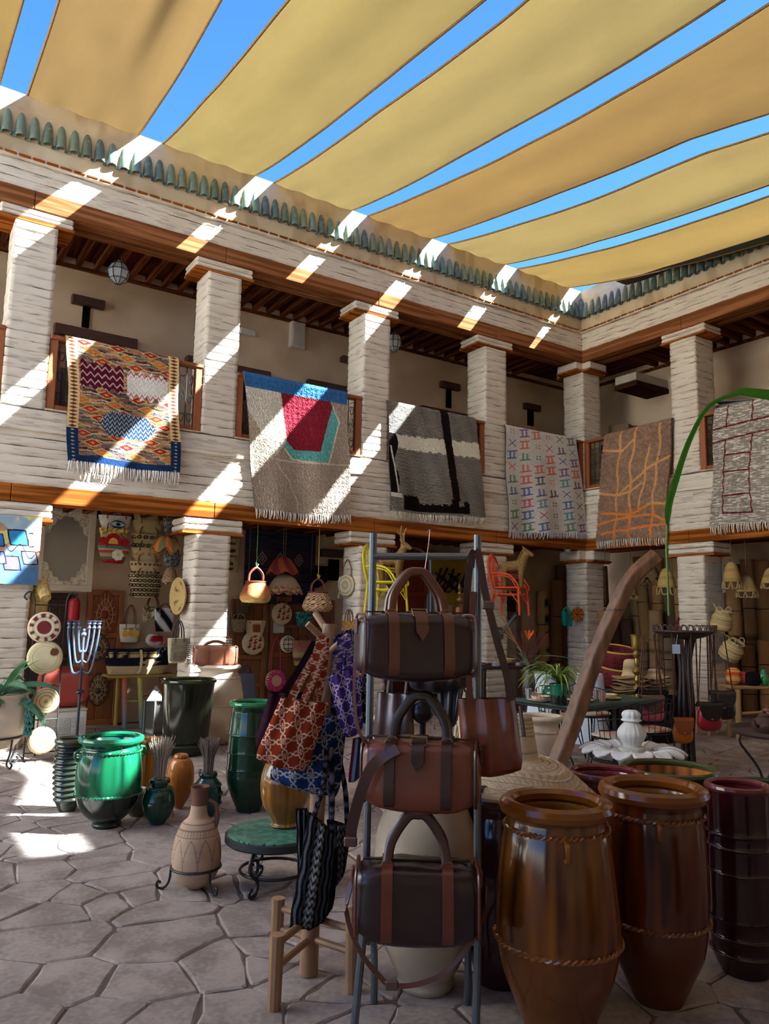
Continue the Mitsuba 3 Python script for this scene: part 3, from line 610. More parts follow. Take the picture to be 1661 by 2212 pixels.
rug('rug', 'beige pile rug with a crimson and turquoise shape under a blue band', [(-7.0, 4.93), (-5.33, 4.93), (-5.20, 3.02), (-6.765, 2.98)], paint_shapes, 'a', .008, .12, (222, 214, 202), .0075, .02, 2)
rug('rug', 'black and cream checked rug with a cream band and black lines', [(-4.57, 4.93), (-2.76, 4.93), (-2.52, 3.20), (-4.49, 3.17)], paint_black, 'a', .006, .11, (214, 204, 184), .0066, .02, 3)
rug('rug', 'white rug scattered with small multicoloured zigzag motifs', [(-2.08, 4.92), (-.29, 4.93), (.05, 3.12), (-2.04, 3.03)], paint_motifs, 'a', .003, .11, (206, 204, 206), .0066, .035, 4)
rug('rug', 'shaggy brown rug with orange lines beside the corner column', [(.57, 4.93), (2.02, 4.95), (1.82, 2.93), (.30, 2.97)], paint_shag, 'b', .022, .13, (214, 204, 184), .009, .015, 5)
rug('rug', 'grey flecked rug with thin dark red lines at the right edge', [(2.80, 4.94), (4.10, 4.94), (4.05, 3.03), (2.64, 3.04)], paint_lines, 'b', .008, .14, (220, 210, 194), .0085, .015, 6)
# ---- fittings on the gallery back walls
def wallslit(label, x0, x1, zc, sx, z0, z1):
    t = thing('wall_slit', label, 'ventilation slit', (0, GD, 0)); part(t, 'lintel', box(x1 - x0, .10, .13, ((x0+x1)/2, -.052, zc), .01), (60, 34, 24), 'm_satin'); part(t, 'shade_slab', box(sx, .03, z1 - z0, ((x0+x1)/2 - .01, -.018, (z0+z1)/2)), (14, 11, 10))  # slit is a near-black slab: the shade inside it is put into the colour
wallslit('T shaped slit with dark wooden lintel above the kilim rug', -9.03, -8.57, 6.08, .10, 5.70, 6.02); wallslit('T shaped slit with dark wooden lintel above the black checked rug', -2.24, -1.78, 6.05, .12, 5.62, 5.98); wallslit('T shaped slit with dark wooden lintel left of the corner column', -.03, .42, 5.99, .16, 5.6, 5.93)
def darkdoor(label, x0, x1, zt):
    t = thing('door', label, 'door', (0, GD, 0)); w = x1 - x0
    part(t, 'lintel', box(w, .10, .16, ((x0+x1)/2, -.052, zt - .08), .01), (66, 36, 24), 'm_satin'); part(t, 'leaf', box(w - .2, .05, zt - 3.5, ((x0+x1)/2, -.027, (zt + 3.3)/2 - .06)), (58, 34, 24), 'm_satin')
    for s in (-1, 1): part(t, 'jamb', box(.10, .08, zt - 3.46, ((x0+x1)/2 + s*(w/2 - .10), -.042, (zt + 3.3)/2 - .08), .01), (66, 36, 24), 'm_satin')
darkdoor('dark wooden door top behind the kilim rug', -9.24, -8.06, 5.66); darkdoor('dark wooden door top behind the rug with the red shape, left', -6.75, -5.85, 5.58); darkdoor('dark wooden door top left of the black checked rug', -5.15, -4.31, 5.60); darkdoor('dark wooden door top behind the black checked rug', -2.73, -1.54, 5.54); darkdoor('dark wooden door top behind the white motif rug', -.40, 1.15, 5.5)
for x0, x1, z in ((-7.30, -7.16, 5.52), (-4.48, -4.32, 6.10)): one('wooden_peg', f'short wooden beam end in the plaster wall {"by the second column" if x0 < -6 else "by the third column"}', 'beam end', box(x1 - x0, .14, .10, ((x0+x1)/2, GD - .06, z), .008), (80, 46, 30), 'm_satin')
t = thing('wall_unit', 'flat white box mounted on the gallery wall above the beige rug', 'wall box', (-5.37, GD - .05, 6.33)); part(t, 'case', box(.27, .12, .46, b=.012), (186, 176, 164), 'm_satin'); part(t, 'cover', box(.22, .02, .38, (0, -.065, 0), .006), (176, 166, 154), 'm_satin')
one('wall_box', 'small pale box on the gallery wall beside the second column', 'wall box', box(.26, .08, .11, (-6.28, GD - .04, 6.19), .01), (196, 186, 172), 'm_satin')
def lantern(label, loc, r=.15):
    t = thing('star_lantern', label, 'lantern', loc); gl, fr = [], []
    prof = [(.04, .18), (.10, .12), (1.0*r, .02), (.8*r, -.10), (.03, -.17)]
    part(t, 'glass', lathe(prof, 8), (176, 186, 190), 'm_glaze', False)
    for k in range(8):
        a = k*PI/4; fr.append(tube([(q*math.cos(a)*1.02, q*math.sin(a)*1.02, z) for q, z in prof], .006, 4))
    for q, z in prof[1:4]: fr.append(tube([(q*1.02*math.cos(a), q*1.02*math.sin(a), z) for a in np.arange(8)*PI/4], .006, 4, True))
    part(t, 'frame', join(fr), (40, 34, 30), 'm_iron'); part(t, 'chain', tube([(0, 0, .17), (0, 0, .34)], .008, 5), (40, 34, 30), 'm_iron')
lantern('glass star lantern hanging over the gallery above the kilim rug', (-8.553, .9, 6.35), .155); lantern('dark star lantern hanging in the gallery right of the third column', (-3.80, .9, 6.35), .12)
t = thing('duct_block', 'wooden beam block jutting from the wall behind the corner column', 'beam', (1.13, -.5, 6.12)); part(t, 'block', box(.98, .5, .16, (0, 0, .06), .01), (176, 160, 146)); part(t, 'board', box(.98, .52, .09, (0, 0, -.08), .006), (60, 34, 22))
one('cardboard_box', 'opened cardboard box stored behind the shaggy brown rug', 'box', join(box(.45, .4, .34), xf(box(.02, .38, .2, (.0, 0, .1)), (.24, 0, .16), 0, 0, 60)), (120, 100, 80), 'm_matte', (1.2, .05, 5.25), 20)
one('wooden_shelf', 'low dark shelf that carries the cardboard box in the gallery', 'shelf', box(.7, .6, 1.75, (1.25, .05, 4.18), .01), (50, 34, 26), 'm_satin')
t = thing('storage_crate', 'grey plastic crate heaped on the gallery above the grey flecked rug', 'crate', (.88, -2.62, 5.06), 12); part(t, 'tub', box(.42, .6, .34, b=.02), (110, 108, 104), 'm_satin'); part(t, 'lid', xf(box(.44, .62, .03, b=.008), (0, 0, .20), 0, 8), (90, 100, 92), 'm_satin')
one('storage_stack', 'dark stack of stored goods under the grey crate', 'stack', box(.5, .7, 1.55, (.88, -2.62, 4.11), .02), (70, 62, 56))
# ================================================================ builders for the wares
STRAW, STRAW2, LEATH, DARKL = (196, 172, 128), (170, 146, 104), (112, 62, 38), (52, 30, 26)
def weave(c0, c1, fr=90, z=110):
    a, b = C(*c0), C(*c1)
    def f(v):
        th = np.arctan2(v[:, 1], v[:, 0]); k = (np.floor(th*fr/6.28) + np.floor(v[:, 2]*z)) % 2
        return np.where((k < 1)[:, None], a, b)
    return f
def bands(cols, z0, z1, n=None):
    cs = np.array([C(*c) for c in cols])
    def f(v): return cs[np.clip(((z1 - v[:, 2])/(z1 - z0)*len(cs)).astype(int), 0, len(cs) - 1)]
    return f
def cup(prof, n=36, sy=1.0, wall=.012, sm=24, square=0.0):
    """open vessel: outside and inside of a (r, z) profile from the bottom up, squashed to sy in depth"""
    P = smooth_path(np.array(prof, float), sm); Q = P.copy(); Q[:, 0] = np.maximum(Q[:, 0] - wall, .001); Q[0, 1] += wall
    full = np.vstack([[[.001, P[0, 1]]], P, Q[::-1], [[.001, Q[0, 1]]]])
    v, f = lathe(full, n); v = v.copy()
    if square:
        th = np.arctan2(v[:, 1], v[:, 0]); r = np.hypot(v[:, 0], v[:, 1]); k = (np.abs(np.cos(th))**(2/(1-square)) + np.abs(np.sin(th))**(2/(1-square)))**(-(1-square)/2); v[:, 0] *= k; v[:, 1] *= k
    v[:, 1] *= sy; return v, f
def handle(x0, x1, z0, h, r=.008, y=0.0, n=6, lean=0.0):
    xm = (x0 + x1)/2
    return tube(smooth_path([(x0, y, z0), (x0*.85 + xm*.15, y - lean*.5, z0 + h*.6), (xm, y - lean, z0 + h), (x1*.85 + xm*.15, y - lean*.5, z0 + h*.6), (x1, y, z0)], 20), r, n)
def basket_bag(label, loc, w, h, col, group=None, sy=.42, hh=.18, hcol=LEATH, flare=.78, rz=0, name='basket_bag', cat='basket bag', trim=None, hx=.28, tilt=0, deco=None, hr=.008):
    """soft market basket, wider at the rim, two leather handles; origin under its middle"""
    t = thing(name, label, cat, loc, rz, group, rx=tilt)
    m = cup([(w/2*flare*.9, 0), (w/2*flare, .02), (w/2*(flare + 1)/2*1.03, h*.5), (w/2, h)], 44, sy, .010, 22, .25)
    part(t, 'body', m, col, fr=40)
    if trim: part(t, 'rim', tube([(w/2*math.cos(a), w/2*sy*math.sin(a), h) for a in np.linspace(0, 2*PI, 30)[:-1]], .009, 5, True), trim)
    for s in (-1, 1):
        part(t, 'handle', handle(-w*hx, w*hx, h*.82, hh, hr, s*w/2*sy*.93, lean=.02*s), hcol, 'm_satin')
    if deco: deco(t, w, h, sy)
    return t
def flat_motif(t, name, polys, col, y, mat='m_matte', th=.006, kind=None):
    """flat appliques: polygons in (x, z), standing upright at depth y"""
    ms = []
    for p in polys:
        v, f = prism(np.array(p), th); ms.append((np.column_stack([v[:, 0], y - v[:, 2], v[:, 1]]), f[:, ::-1]))
    return part(t, name, join(ms), col, mat, False, kind=kind)
def disc(cx, cz, r, n=14, rz=None): return [(cx + r*math.cos(a), cz + (rz or r)*math.sin(a)) for a in np.arange(n)*2*PI/n]
def round_bag(label, loc, r, d, col, strap=None, scol=LEATH, deco=None, rz=0, group=None, name='round_bag'):
    t = thing(name, label, 'bag', loc, rz, group)
    P = smooth_path([(.001, -d/2), (r*.7, -d/2*.98), (r*.96, -d*.32), (r, 0), (r*.96, d*.32), (r*.7, d/2*.98), (.001, d/2)], 26)
    v, f = lathe(P, 36); v = np.column_stack([v[:, 0], v[:, 2], v[:, 1]])[:, [0, 1, 2]]
    part(t, 'body', (v, f[:, ::-1]), col, fr=40)
    if strap: part(t, 'strap', handle(-r*.5, r*.5, r*.8, strap, .009), scol, 'm_satin')
    if deco: deco(t, r, d)
    return t
def cherries(t, r, d):
    g = np.random.default_rng(int(r*1000)); reds, stems = [], []
    for a, q in ((.4, .5), (1.6, .55), (2.7, .45), (3.7, .6), (4.6, .5), (5.5, .55), (0, 0)):
        cx, cz = r*q*math.cos(a), r*q*math.sin(a)
        reds += [disc(cx, cz, r*.085, 10), disc(cx + r*.14, cz + r*.05, r*.085, 10)]
        stems += [[(cx - .003, cz), (cx + .003, cz), (cx + r*.1, cz + r*.27), (cx + r*.07, cz + r*.27)], [(cx + r*.14, cz + r*.06), (cx + r*.17, cz + r*.06), (cx + r*.11, cz + r*.25)], [(cx + r*.05, cz + r*.24), (cx + r*.22, cz + r*.26), (cx + r*.24, cz + r*.33), (cx + r*.1, cz + r*.32)]]
    flat_motif(t, 'stem', stems, (52, 58, 40), -d/2 - .001, kind='stuff'); flat_motif(t, 'cherry', reds, (150, 36, 40), -d/2 - .003, kind='stuff')
def spiral(v, c0, c1, turns, ax=(0, 2)):
    r = np.hypot(v[:, ax[0]], v[:, ax[1]]); k = (r*turns) % 1; return np.where((k < .68)[:, None], C(*c0), C(*c1))
# ================================================================ LEFT BAY
t = thing('painting', 'large abstract painting of dark outlined stones on the left column', 'painting', (-9.735, -.055, 2.275))
def pf(v):
    x, z = v[:, 0], v[:, 2]; n = meshkit.fbm(np.stack([x*7, z*7, 0*x], -1), 4)[:, None]; n3 = meshkit.fbm(np.stack([x*3.2, z*3.2, 0*x + 5], -1), 3)
    k = np.clip((z + .40)/.8 + (n3 - .5)*.5, 0, 1)[:, None]; out = np.where(k < .35, C(84, 120, 158), np.where(k < .5, C(120, 124, 140), np.where(k < .85, C(186, 138, 112), C(160, 180, 190))))*(.7 + .6*n)
    out = np.where((k > .38)*(n > .56), C(214, 200, 130), out)
    for cx, cz, rx, rz, c in ((.02, .14, .11, .10, (60, 130, 176)), (.16, -.09, .09, .085, (130, 140, 160)), (-.03, -.16, .10, .09, (96, 88, 124)), (.16, .12, .03, .09, (146, 140, 170)), (-.2, .1, .08, .08, (60, 110, 170)), (-.18, -.1, .09, .08, (110, 120, 160))):
        q = np.hypot((x - cx)/rx, (z - cz)/rz) + (n3 - .5)*.35; q2 = np.maximum(np.abs((x - cx)/rx + .25*(z - cz)/rz), np.abs((z - cz)/rz))*.9 + .1*q
        out = np.where((q2 < .82)[:, None], C(*c)*(.7 + .6*n), np.where((q2 < .96)[:, None], C(34, 32, 44), out))
    ln = np.abs(z - .02 + .35*x - .06*np.sin(x*30)) < .007; out = np.where((ln & (x > -.1))[:, None], C(40, 34, 44), out); return out
part(t, 'canvas', sheet(lambda u, v: np.stack([(u - .5)*.53, 0*u - .02, (v - .5)*.80], -1), 110, 160), pf, smooth=True, jit=.05); part(t, 'stretcher', box(.53, .03, .80, (0, -.002, 0)), (190, 200, 210))
t = thing('straw_donkey', 'straw donkey head mounted beside the left column under the painting', 'straw animal', (-9.40, .16, 1.50), 10)
part(t, 'neck', tube(smooth_path([(0, .06, 0), (0, .03, .14), (.01, -.01, .27), (.0, -.06, .36)], 12), np.linspace(.13, .085, 13), 12), weave((196, 166, 104), (168, 136, 80), 40, 60)); part(t, 'muzzle', tube(smooth_path([(0, -.02, .37), (0, -.14, .30), (0, -.22, .22)], 8), np.linspace(.088, .06, 9), 10), weave((204, 176, 116), (172, 142, 86), 40, 60))
for s in (-1, 1): part(t, 'ear', tube([(s*.05, -.01, .42), (s*.075, 0, .49), (s*.08, .01, .55)], [.025, .024, .006], 6), (190, 160, 100)); part(t, 'eye', blob(.012, .01, .012, (s*.075, -.07, .36), n=6, m=8), (30, 22, 18))
t = thing('carved_mirror', 'large mirror in a carved whitewashed frame with fretwork corners', 'mirror', (-8.92, 1.28, 1.84))
W_, H_ = .74, 1.16
part(t, 'glass', box(W_ - .1, .01, H_ - .1, (0, .0, H_/2)), (150, 146, 140), 'm_metal'); fc = (190, 176, 158)
for nm, m in (('frame', box(W_, .05, .09, (0, -.02, .045), .008)), ('frame', box(W_, .05, .09, (0, -.02, H_ - .045), .008)), ('frame', box(.09, .05, H_ - .18, (-W_/2 + .045, -.02, H_/2), .008)), ('frame', box(.09, .05, H_ - .18, (W_/2 - .045, -.02, H_/2), .008))): part(t, nm, m, fc)
for sx in (-1, 1):
    for sz in (0, 1):
        P = [(0, 0), (.30, 0), (.27, .05), (.21, .05), (.19, .10), (.14, .10), (.12, .17), (.08, .19), (.06, .28), (0, .31)]
        v, f = prism(np.array(P), .025); b_ = trimesh.Trimesh(v, f).subdivide_to_size(.03); v = np.array(b_.vertices); f = np.array(b_.faces)
        q = np.column_stack([sx*(-W_/2 + .09 + v[:, 0])*1.0 if False else sx*(W_/2 - .09 - v[:, 0]), -.035 + v[:, 2], (.09 + v[:, 1]) if sz == 0 else (H_ - .09 - v[:, 1])])
        part(t + '__frame', 'fretwork', (q, f), lambda v: C(184, 170, 152)*(.75 + .5*(meshkit.noise(v*60) > .45))[:, None], smooth=False)
# stacked market baskets hung from the ceiling
def motif_eye(t, w, h, sy):
    y = -w/2*sy - .004
    flat_motif(t, 'eye_white', [[(-.09, h*.5), (-.03, h*.68), (.05, h*.66), (.12, h*.48), (.05, h*.34), (-.03, h*.36)]], (210, 206, 196), y); flat_motif(t, 'eye_outline', [[(-.10, h*.5), (-.03, h*.72), (.06, h*.70), (.13, h*.48), (.06, h*.64), (-.03, h*.66)], [(-.10, h*.5), (-.03, h*.30), (.06, h*.29), (.13, h*.48), (.05, h*.36), (-.03, h*.38)]], (40, 32, 30), y - .003); flat_motif(t, 'iris', [disc(.02, h*.5, .038)], (70, 150, 176), y - .005); flat_motif(t, 'pupil', [disc(.02, h*.5, .018)], (18, 18, 22), y - .008)
def motif_flower(t, w, h, sy):
    y = -w/2*sy - .002; flat_motif(t, 'petal', [disc(.03 + .05*math.cos(a), h*.42 + .05*math.sin(a), .033) for a in np.arange(7)*2*PI/7], (226, 222, 210), y); flat_motif(t, 'flower_heart', [disc(.03, h*.42, .02)], (212, 184, 110), y - .006)
def motif_sun(t, w, h, sy):
    y = -w/2*sy - .004; flat_motif(t, 'sun', [[(-.03 + .065*math.cos(a), h*.12 + .085*math.sin(a)) for a in np.linspace(0, PI, 12)]], (222, 190, 92), y - .003); flat_motif(t, 'red_arch', [[(-.03 + .115*math.cos(a), h*.12 + .15*math.sin(a)) for a in np.linspace(0, PI, 14)], disc(-.165, h*.3, .045), disc(.14, h*.25, .05)], (186, 40, 42), y)
def ovals(n, c, rows=3, solid=False, rr=.026):
    def f(t, w, h, sy):
        ms = []
        for k in range(rows):
            for i in range(-n, n + 1):
                a = (i + .5*(k % 2))/n*1.25; z = h*(k + .6)/rows
                if abs(a) > 1.35: continue
                R_ = w/2*(.80 + .20*z/h)*1.03
                x, y = R_*math.sin(a), -R_*math.cos(a)*sy - .012*math.cos(a)
                if solid: ms.append(xf(blob(rr, .006, rr, n=6, m=10), (x, y, z), math.degrees(a)*sy))
                else: ms.append(xf(tube([(rr*math.cos(q), 0, rr*.72*math.sin(q)) for q in np.arange(14)*2*PI/14], .006, 4, True), (x, y, z), math.degrees(a)*sy))
        part(t, 'spot', join(ms), c, kind='stuff')
    return f
G1, G2 = 'colourful market baskets hung in a column', 'straw market baskets hung in a column'
basket_bag('pink and black sequinned market basket, topmost beside the carved mirror', (-8.32, 1.2, 2.84), .44, .22, lambda v: C(150, 96, 116)*(.5 + 1.1*(meshkit.noise(v*70) > .55))[:, None], G1, flare=.62, hh=.1)
basket_bag('white market basket with an embroidered eye', (-8.31, 1.2, 2.66), .46, .25, (216, 208, 196), G1, flare=.62, hh=.22, deco=motif_eye); basket_bag('red market basket with yellow sun and gold sequin rim', (-8.31, 1.2, 2.48), .42, .25, lambda v: np.where((v[:, 2] > .16)[:, None], C(206, 176, 96)*(.5 + (meshkit.noise(v*80) > .5))[:, None], C(196, 170, 130)), G1, flare=.62, hh=.2, deco=motif_sun)
basket_bag('rainbow striped market basket with a white flower, lowest of its column', (-8.30, 1.2, 2.25), .46, .26, bands([(176, 40, 44), (60, 140, 140), (214, 170, 116), (196, 60, 60), (70, 150, 146), (206, 150, 90), (40, 120, 124), (176, 40, 44), (150, 36, 44)], 0, .26), G1, flare=.62, hh=.22, deco=motif_flower)
for i, (z, h, lb, dc) in enumerate([(2.80, .24, 'straw market basket with dark smile marks, topmost of the straw column', None), (2.64, .24, 'plain straw market basket, second from the top of the straw column', None), (2.45, .23, 'straw market basket with black rings and stitched rim under the plain one', ovals(3, (36, 28, 24), 2)), (2.26, .22, 'straw market basket with faint gold hearts, middle of the straw column', ovals(3, (176, 140, 70), 1, True, .022)), (2.07, .22, 'straw market basket with brown dots, second from the bottom', ovals(4, (92, 66, 40), 2, True, .016)), (1.78, .33, 'large straw market basket covered in black rings, lowest of the straw column', ovals(4, (40, 32, 28), 5))]):
    basket_bag(lb, (-7.85 + .01*(i % 2), 1.2, z), .455, h, STRAW if i > 2 else (178, 154, 106), G2, flare=.66, hh=.20, deco=dc)
one('ceiling_cord', 'dark cord that holds the colourful basket column', 'cord', tube([(0, 0, -.75), (0, 0, 0)], .006, 5), (50, 34, 26), 'm_matte', (-8.31, 1.2, 3.02)); one('ceiling_cord', 'dark cord that holds the straw basket column', 'cord', tube([(0, 0, -1.2), (0, 0, 0)], .006, 5), (50, 34, 26), 'm_matte', (-7.85, 1.2, 3.02))
def hat_shade(label, loc, r, h, col, wavy=.03, name='straw_lampshade', group=None, cat='lampshade', cord=None, fringe=0, fcol=None):
    t = thing(name, label, cat, loc, 0, group)
    def fn(u, v):
        a = u*2*PI; q = np.interp(v, [0, .12, .3, .65, 1], [.10, .3, .55, .82, 1.0]); z = np.interp(v, [0, .12, .3, .65, 1], [h, h*.98, h*.82, h*.4, 0])
        return np.stack([r*q*np.cos(a), r*q*np.sin(a), z + wavy*np.sin(a*6)*v**3], -1)
    part(t, 'shade', sheet(fn, 60, 16, .012), col, fr=50, smooth=True)
    if fringe:
        lp = []
        for k in range(fringe):
            a = k*2*PI/fringe; b = PI/fringe*.9
            lp.append(tube(smooth_path([(r*math.cos(a - b), r*math.sin(a - b), 0), (r*1.05*math.cos(a - b*.6), r*1.05*math.sin(a - b*.6), -h*.3), (r*1.05*math.cos(a + b*.6), r*1.05*math.sin(a + b*.6), -h*.3), (r*math.cos(a + b), r*math.sin(a + b), 0)], 10), .009, 5))
        part(t, 'loop', join(lp), fcol or col if not callable(col) else (176, 150, 104))
    if cord: part(t, 'cord', tube([(0, 0, h*.95), (0, 0, h + cord)], .006, 5), (120, 104, 70))
    return t
hat_shade('orange and green woven sun hat hung beside the second column', (-7.76, .6, 2.42), .21, .20, lambda v: np.where(((np.arctan2(v[:, 1], v[:, 0])*2.2) % 2 < .8)[:, None], C(200, 110, 50), C(110, 104, 72)), .04, 'sun_hat', cat='hat', cord=.4)
hat_shade('brown and red woven hat on the side of the second column', (-7.62, .78, 1.98), .12, .22, weave((124, 70, 60), (176, 150, 110), 60, 70), .02, 'sun_hat', cat='hat', cord=.3)
basket_bag('silver sequinned bag half hidden by the column head', (-7.60, .95, 2.72), .22, .20, lambda v: C(120, 116, 118)*(.3 + 1.4*(meshkit.noise(v*90) > .55))[:, None], hh=.08); basket_bag('grey glittering bag below the orange hat', (-7.58, .85, 2.22), .25, .17, lambda v: C(110, 110, 112)*(.3 + 1.4*(meshkit.noise(v*90) > .5))[:, None], hh=.30)
t = thing('tray_basket', 'shallow straw tray with black triangles hung on the side of the second column', 'tray', (-7.605, .33, 1.80), -85)
def trayc(v):
    a = np.arctan2(v[:, 2], v[:, 0]); r = np.hypot(v[:, 0], v[:, 2]); k = (np.abs(((a*6/6.28) % 1) - .5) < (r - .09)*1.9) & (r > .09) & (r < .20) & (((r*60) % 1) < .5); return np.where(k[:, None], C(70, 52, 36), C(196, 164, 108))
part(t, 'bowl', sheet(lambda u, v: np.stack([.25*v*np.cos(u*2*PI), -.09*(1 - v**2.2) * -1.0 - .05, .25*v*np.sin(u*2*PI)], -1), 50, 26, .012), trayc, smooth=True, fr=60)
basket_bag('black and white flag patterned bag on the back wall', (-7.50, 1.3, 1.30), .30, .34, lambda v: np.where((((v[:, 0] + v[:, 2]*.8)*9) % 2 < 1)[:, None], C(206, 198, 186), C(26, 24, 28)), sy=.25, hh=.12, tilt=0)
t = basket_bag('glittering bronze sequin bag with a white star', (-7.64, 1.42, 1.44), .28, .22, lambda v: C(150, 130, 96)*(.35 + 1.2*(meshkit.noise(v*90) > .5))[:, None], sy=.3, hh=.2, flare=.98, hcol=(80, 30, 26)); flat_motif(t, 'star', [[(.06*(1 if k % 2 == 0 else .45)*math.cos(k*PI/5 + PI/2), .11 + .06*(1 if k % 2 == 0 else .45)*math.sin(k*PI/5 + PI/2)) for k in range(10)]], (206, 200, 186), -.055)
def lemons(t, w, h, sy):
    y = -w/2*sy*.9 - .012; flat_motif(t, 'lemon', [disc(x, h*.52 - abs(x)*.12, .032, 12, .045) for x in (-.085, 0, .085)], (222, 160, 40), y); flat_motif(t, 'lemon_leaf', [[(x, h*.72), (x - .035, h*.82), (x - .01, h*.70)] for x in (-.085, 0, .085)] + [[(x, h*.72), (x + .035, h*.82), (x + .01, h*.70)] for x in (-.085, 0, .085)], (40, 44, 34), y - .003)
basket_bag('cream straw bag with three yellow lemons', (-7.93, 1.5, 1.14), .31, .26, (206, 196, 170), sy=.35, hh=.32, deco=lemons, hx=.22)
one('cushion', 'white cushion with a red embroidered flower', 'cushion', xf(blob(.15, .06, .10, n=12, m=18, e=.85), (0, 0, 0)), lambda v: np.where(((meshkit.noise(v*34) > .5) & (v[:, 2] > -.03) & (v[:, 1] < 0) & (v[:, 0] > -.09))[:, None], C(170, 36, 40), C(206, 198, 184)), 'm_matte', (-7.57, 1.42, 1.16), 0, rx=0, ry=18)
one('wall_nail_shelf', 'dark wooden shelf under the red flowered cushion', 'shelf', box(.5, .3, .05, b=.008), (76, 44, 28), 'm_satin', (-7.50, 1.46, 1.03))
def stripes(t, w, h, sy):
    flat_motif(t, 'stripe', [[(-w*.42 + z*.03, z), (w*.42 - z*.03, z), (w*.42 - z*.03, z + .006), (-w*.42 + z*.03, z + .006)] for z in np.arange(.03, h - .02, .018)], (70, 66, 62), -w/2*sy*.9 - .002); flat_motif(t, 'tassel', [[(w*.32, h*.2 + i*.025), (w*.52, h*.2 + i*.025 - .012), (w*.52, h*.2 + i*.025)] for i in range(8)], (214, 206, 190), -w/2*sy*.9 - .006)
basket_bag('tall striped straw tote with black handles leaning on the second column', (-7.70, .05, .93), .28, .32, (186, 172, 142), sy=.4, hh=.28, hcol=(30, 28, 30), deco=stripes, hx=.2, flare=.85)
def snowshoe(label, loc, w, h, frame, lace, hub, rz=0, group=None):
    t = thing('snowshoe', label, 'snowshoe', loc, rz, group); P = smooth_path([(0, 0, -h/2), (w*.42, 0, -h*.28), (w*.5, 0, .02), (w*.30, 0, h*.33), (0, 0, h/2), (-w*.30, 0, h*.33), (-w*.5, 0, .02), (-w*.42, 0, -h*.28)], 40, True)
    part(t, 'frame', tube(P, .014, 6, True), frame); ls = [tube([(0, 0, -.02), P[k]], .005, 4) for k in range(0, 40, 3)]
    for q in (.35, .68): ls.append(tube(P*A(q, 1, q) + A(0, 0, -.02*(1-q)), .005, 4, True))
    part(t, 'lacing', join(ls), lace); part(t, 'hub', blob(w*.16, .03, h*.10, (0, 0, -.02), n=8, m=12), hub)
    return t
snowshoe('large reddish snowshoe frame with pale lacing on the wooden door', (-8.30, 1.46, 1.55), .32, .62, (110, 60, 44), (170, 120, 90), (110, 50, 44)); snowshoe('grey laced snowshoe hanging below the reddish one', (-8.38, 1.42, 1.08), .30, .36, (60, 56, 48), (150, 140, 120), (70, 64, 54)); snowshoe('grey laced snowshoe, lowest on the wooden door', (-8.34, 1.42, .50), .28, .44, (66, 60, 46), (156, 146, 122), (76, 68, 54))
def panel_door(label, loc, w, h, rz=0, rows=3, col=(112, 64, 38), group=None):
    t = thing('panel_door', label, 'door', loc, rz, group); part(t, 'leaf', box(w, .04, h, (0, 0, h/2), .006), col, 'm_satin')
    for s in (-1, 1): part(t, 'stile', box(.07, .03, h, (s*(w/2 - .035), -.03, h/2), .006), tuple(c*1.12 for c in col), 'm_satin')
    for k in range(rows + 1): part(t, 'rail', box(w - .14, .03, .08, (0, -.03, .04 + (h - .08)*k/rows), .006), tuple(c*1.12 for c in col), 'm_satin')
    for k in range(rows):
        for j in range(3): part(t + '__leaf', 'plank', box((w - .15)/3 - .006, .014, (h - .08)/rows - .085, (-(w - .15)/3 + j*(w - .15)/3, -.024, .04 + (h - .08)*(k + .5)/rows), .004), col, 'm_satin')
    return t
panel_door('panelled wooden door leaf behind the snowshoes', (-8.28, 1.56, 0), .50, 1.88, rows=3, col=(124, 72, 42))
panel_door('dark wooden door leaf behind the menorah', (-8.98, 1.58, 0), .62, 1.82, rows=2, col=(40, 26, 20))
one('fire_extinguisher', 'red cylinder hanging in the dark doorway beneath the carved mirror', 'cylinder', lathe([(.001, 0), (.07, .01), (.078, .05), (.078, .26), (.05, .31), (.02, .33), (.001, .33)], 18), (160, 22, 36), 'm_satin', (-8.72, 1.46, 1.44))
# black and cream boat shaped basket on a painted trestle
t = thing('long_basket', 'long navy and straw basket lying on the painted table', 'basket', (-7.88, 1.2, .715))
def lbc(v):
    z, x = v[:, 2], v[:, 0]; o = np.where((z < .12)[:, None], C(186, 160, 116), C(28, 28, 38)); dot = (z > .22) & (z < .31) & (((x*55) % 1) < .6) & (((z*34) % 1) < .72) & (x < .30); o = np.where(dot[:, None], C(186, 156, 104), o); dm = (np.abs(x - .12)*.35 + np.abs(z - .165) < .05); return np.where(dm[:, None], C(186, 160, 116), o)
part(t, 'body', cup([(.36, 0), (.39, .02), (.425, .18), (.42, .34)], 60, .42, .012, 40, .45), lbc, fr=60)
part(t, 'handle', strap(smooth_path([(-.02, -.20, .34), (-.02, -.25, .22), (-.02, -.215, .08), (-.05, -.19, .02)], 16), .035, .008, (1, 0, .0)), (206, 190, 140), 'm_matte'); part(t, 'handle', handle(.22, .36, .26, .10, .008, -.17), (30, 28, 30))
t = thing('painted_table', 'painted table with one orange and one yellow spotted leg', 'table', (-7.85, 1.2, 0))
part(t, 'tabletop', box(.95, .42, .035, (.02, 0, .695), .008), (150, 130, 60)); 
def legc(base, dot):
    return lambda v: np.where(((v[:, 2] < .12))[:, None], C(96, 140, 140), np.where((((v[:, 2]*11) % 1) < .35)[:, None], C(*dot), C(*base)))
part(t, 'leg', tube([(-.24, -.15, .69), (-.20, -.17, 0)], [.036, .034], 9), legc((200, 80, 34), (200, 80, 34)), 'm_satin'); part(t, 'leg', tube([(-.04, -.17, .69), (.02, -.21, 0)], [.034, .034], 9), legc((196, 178, 50), (90, 150, 150)), 'm_satin')
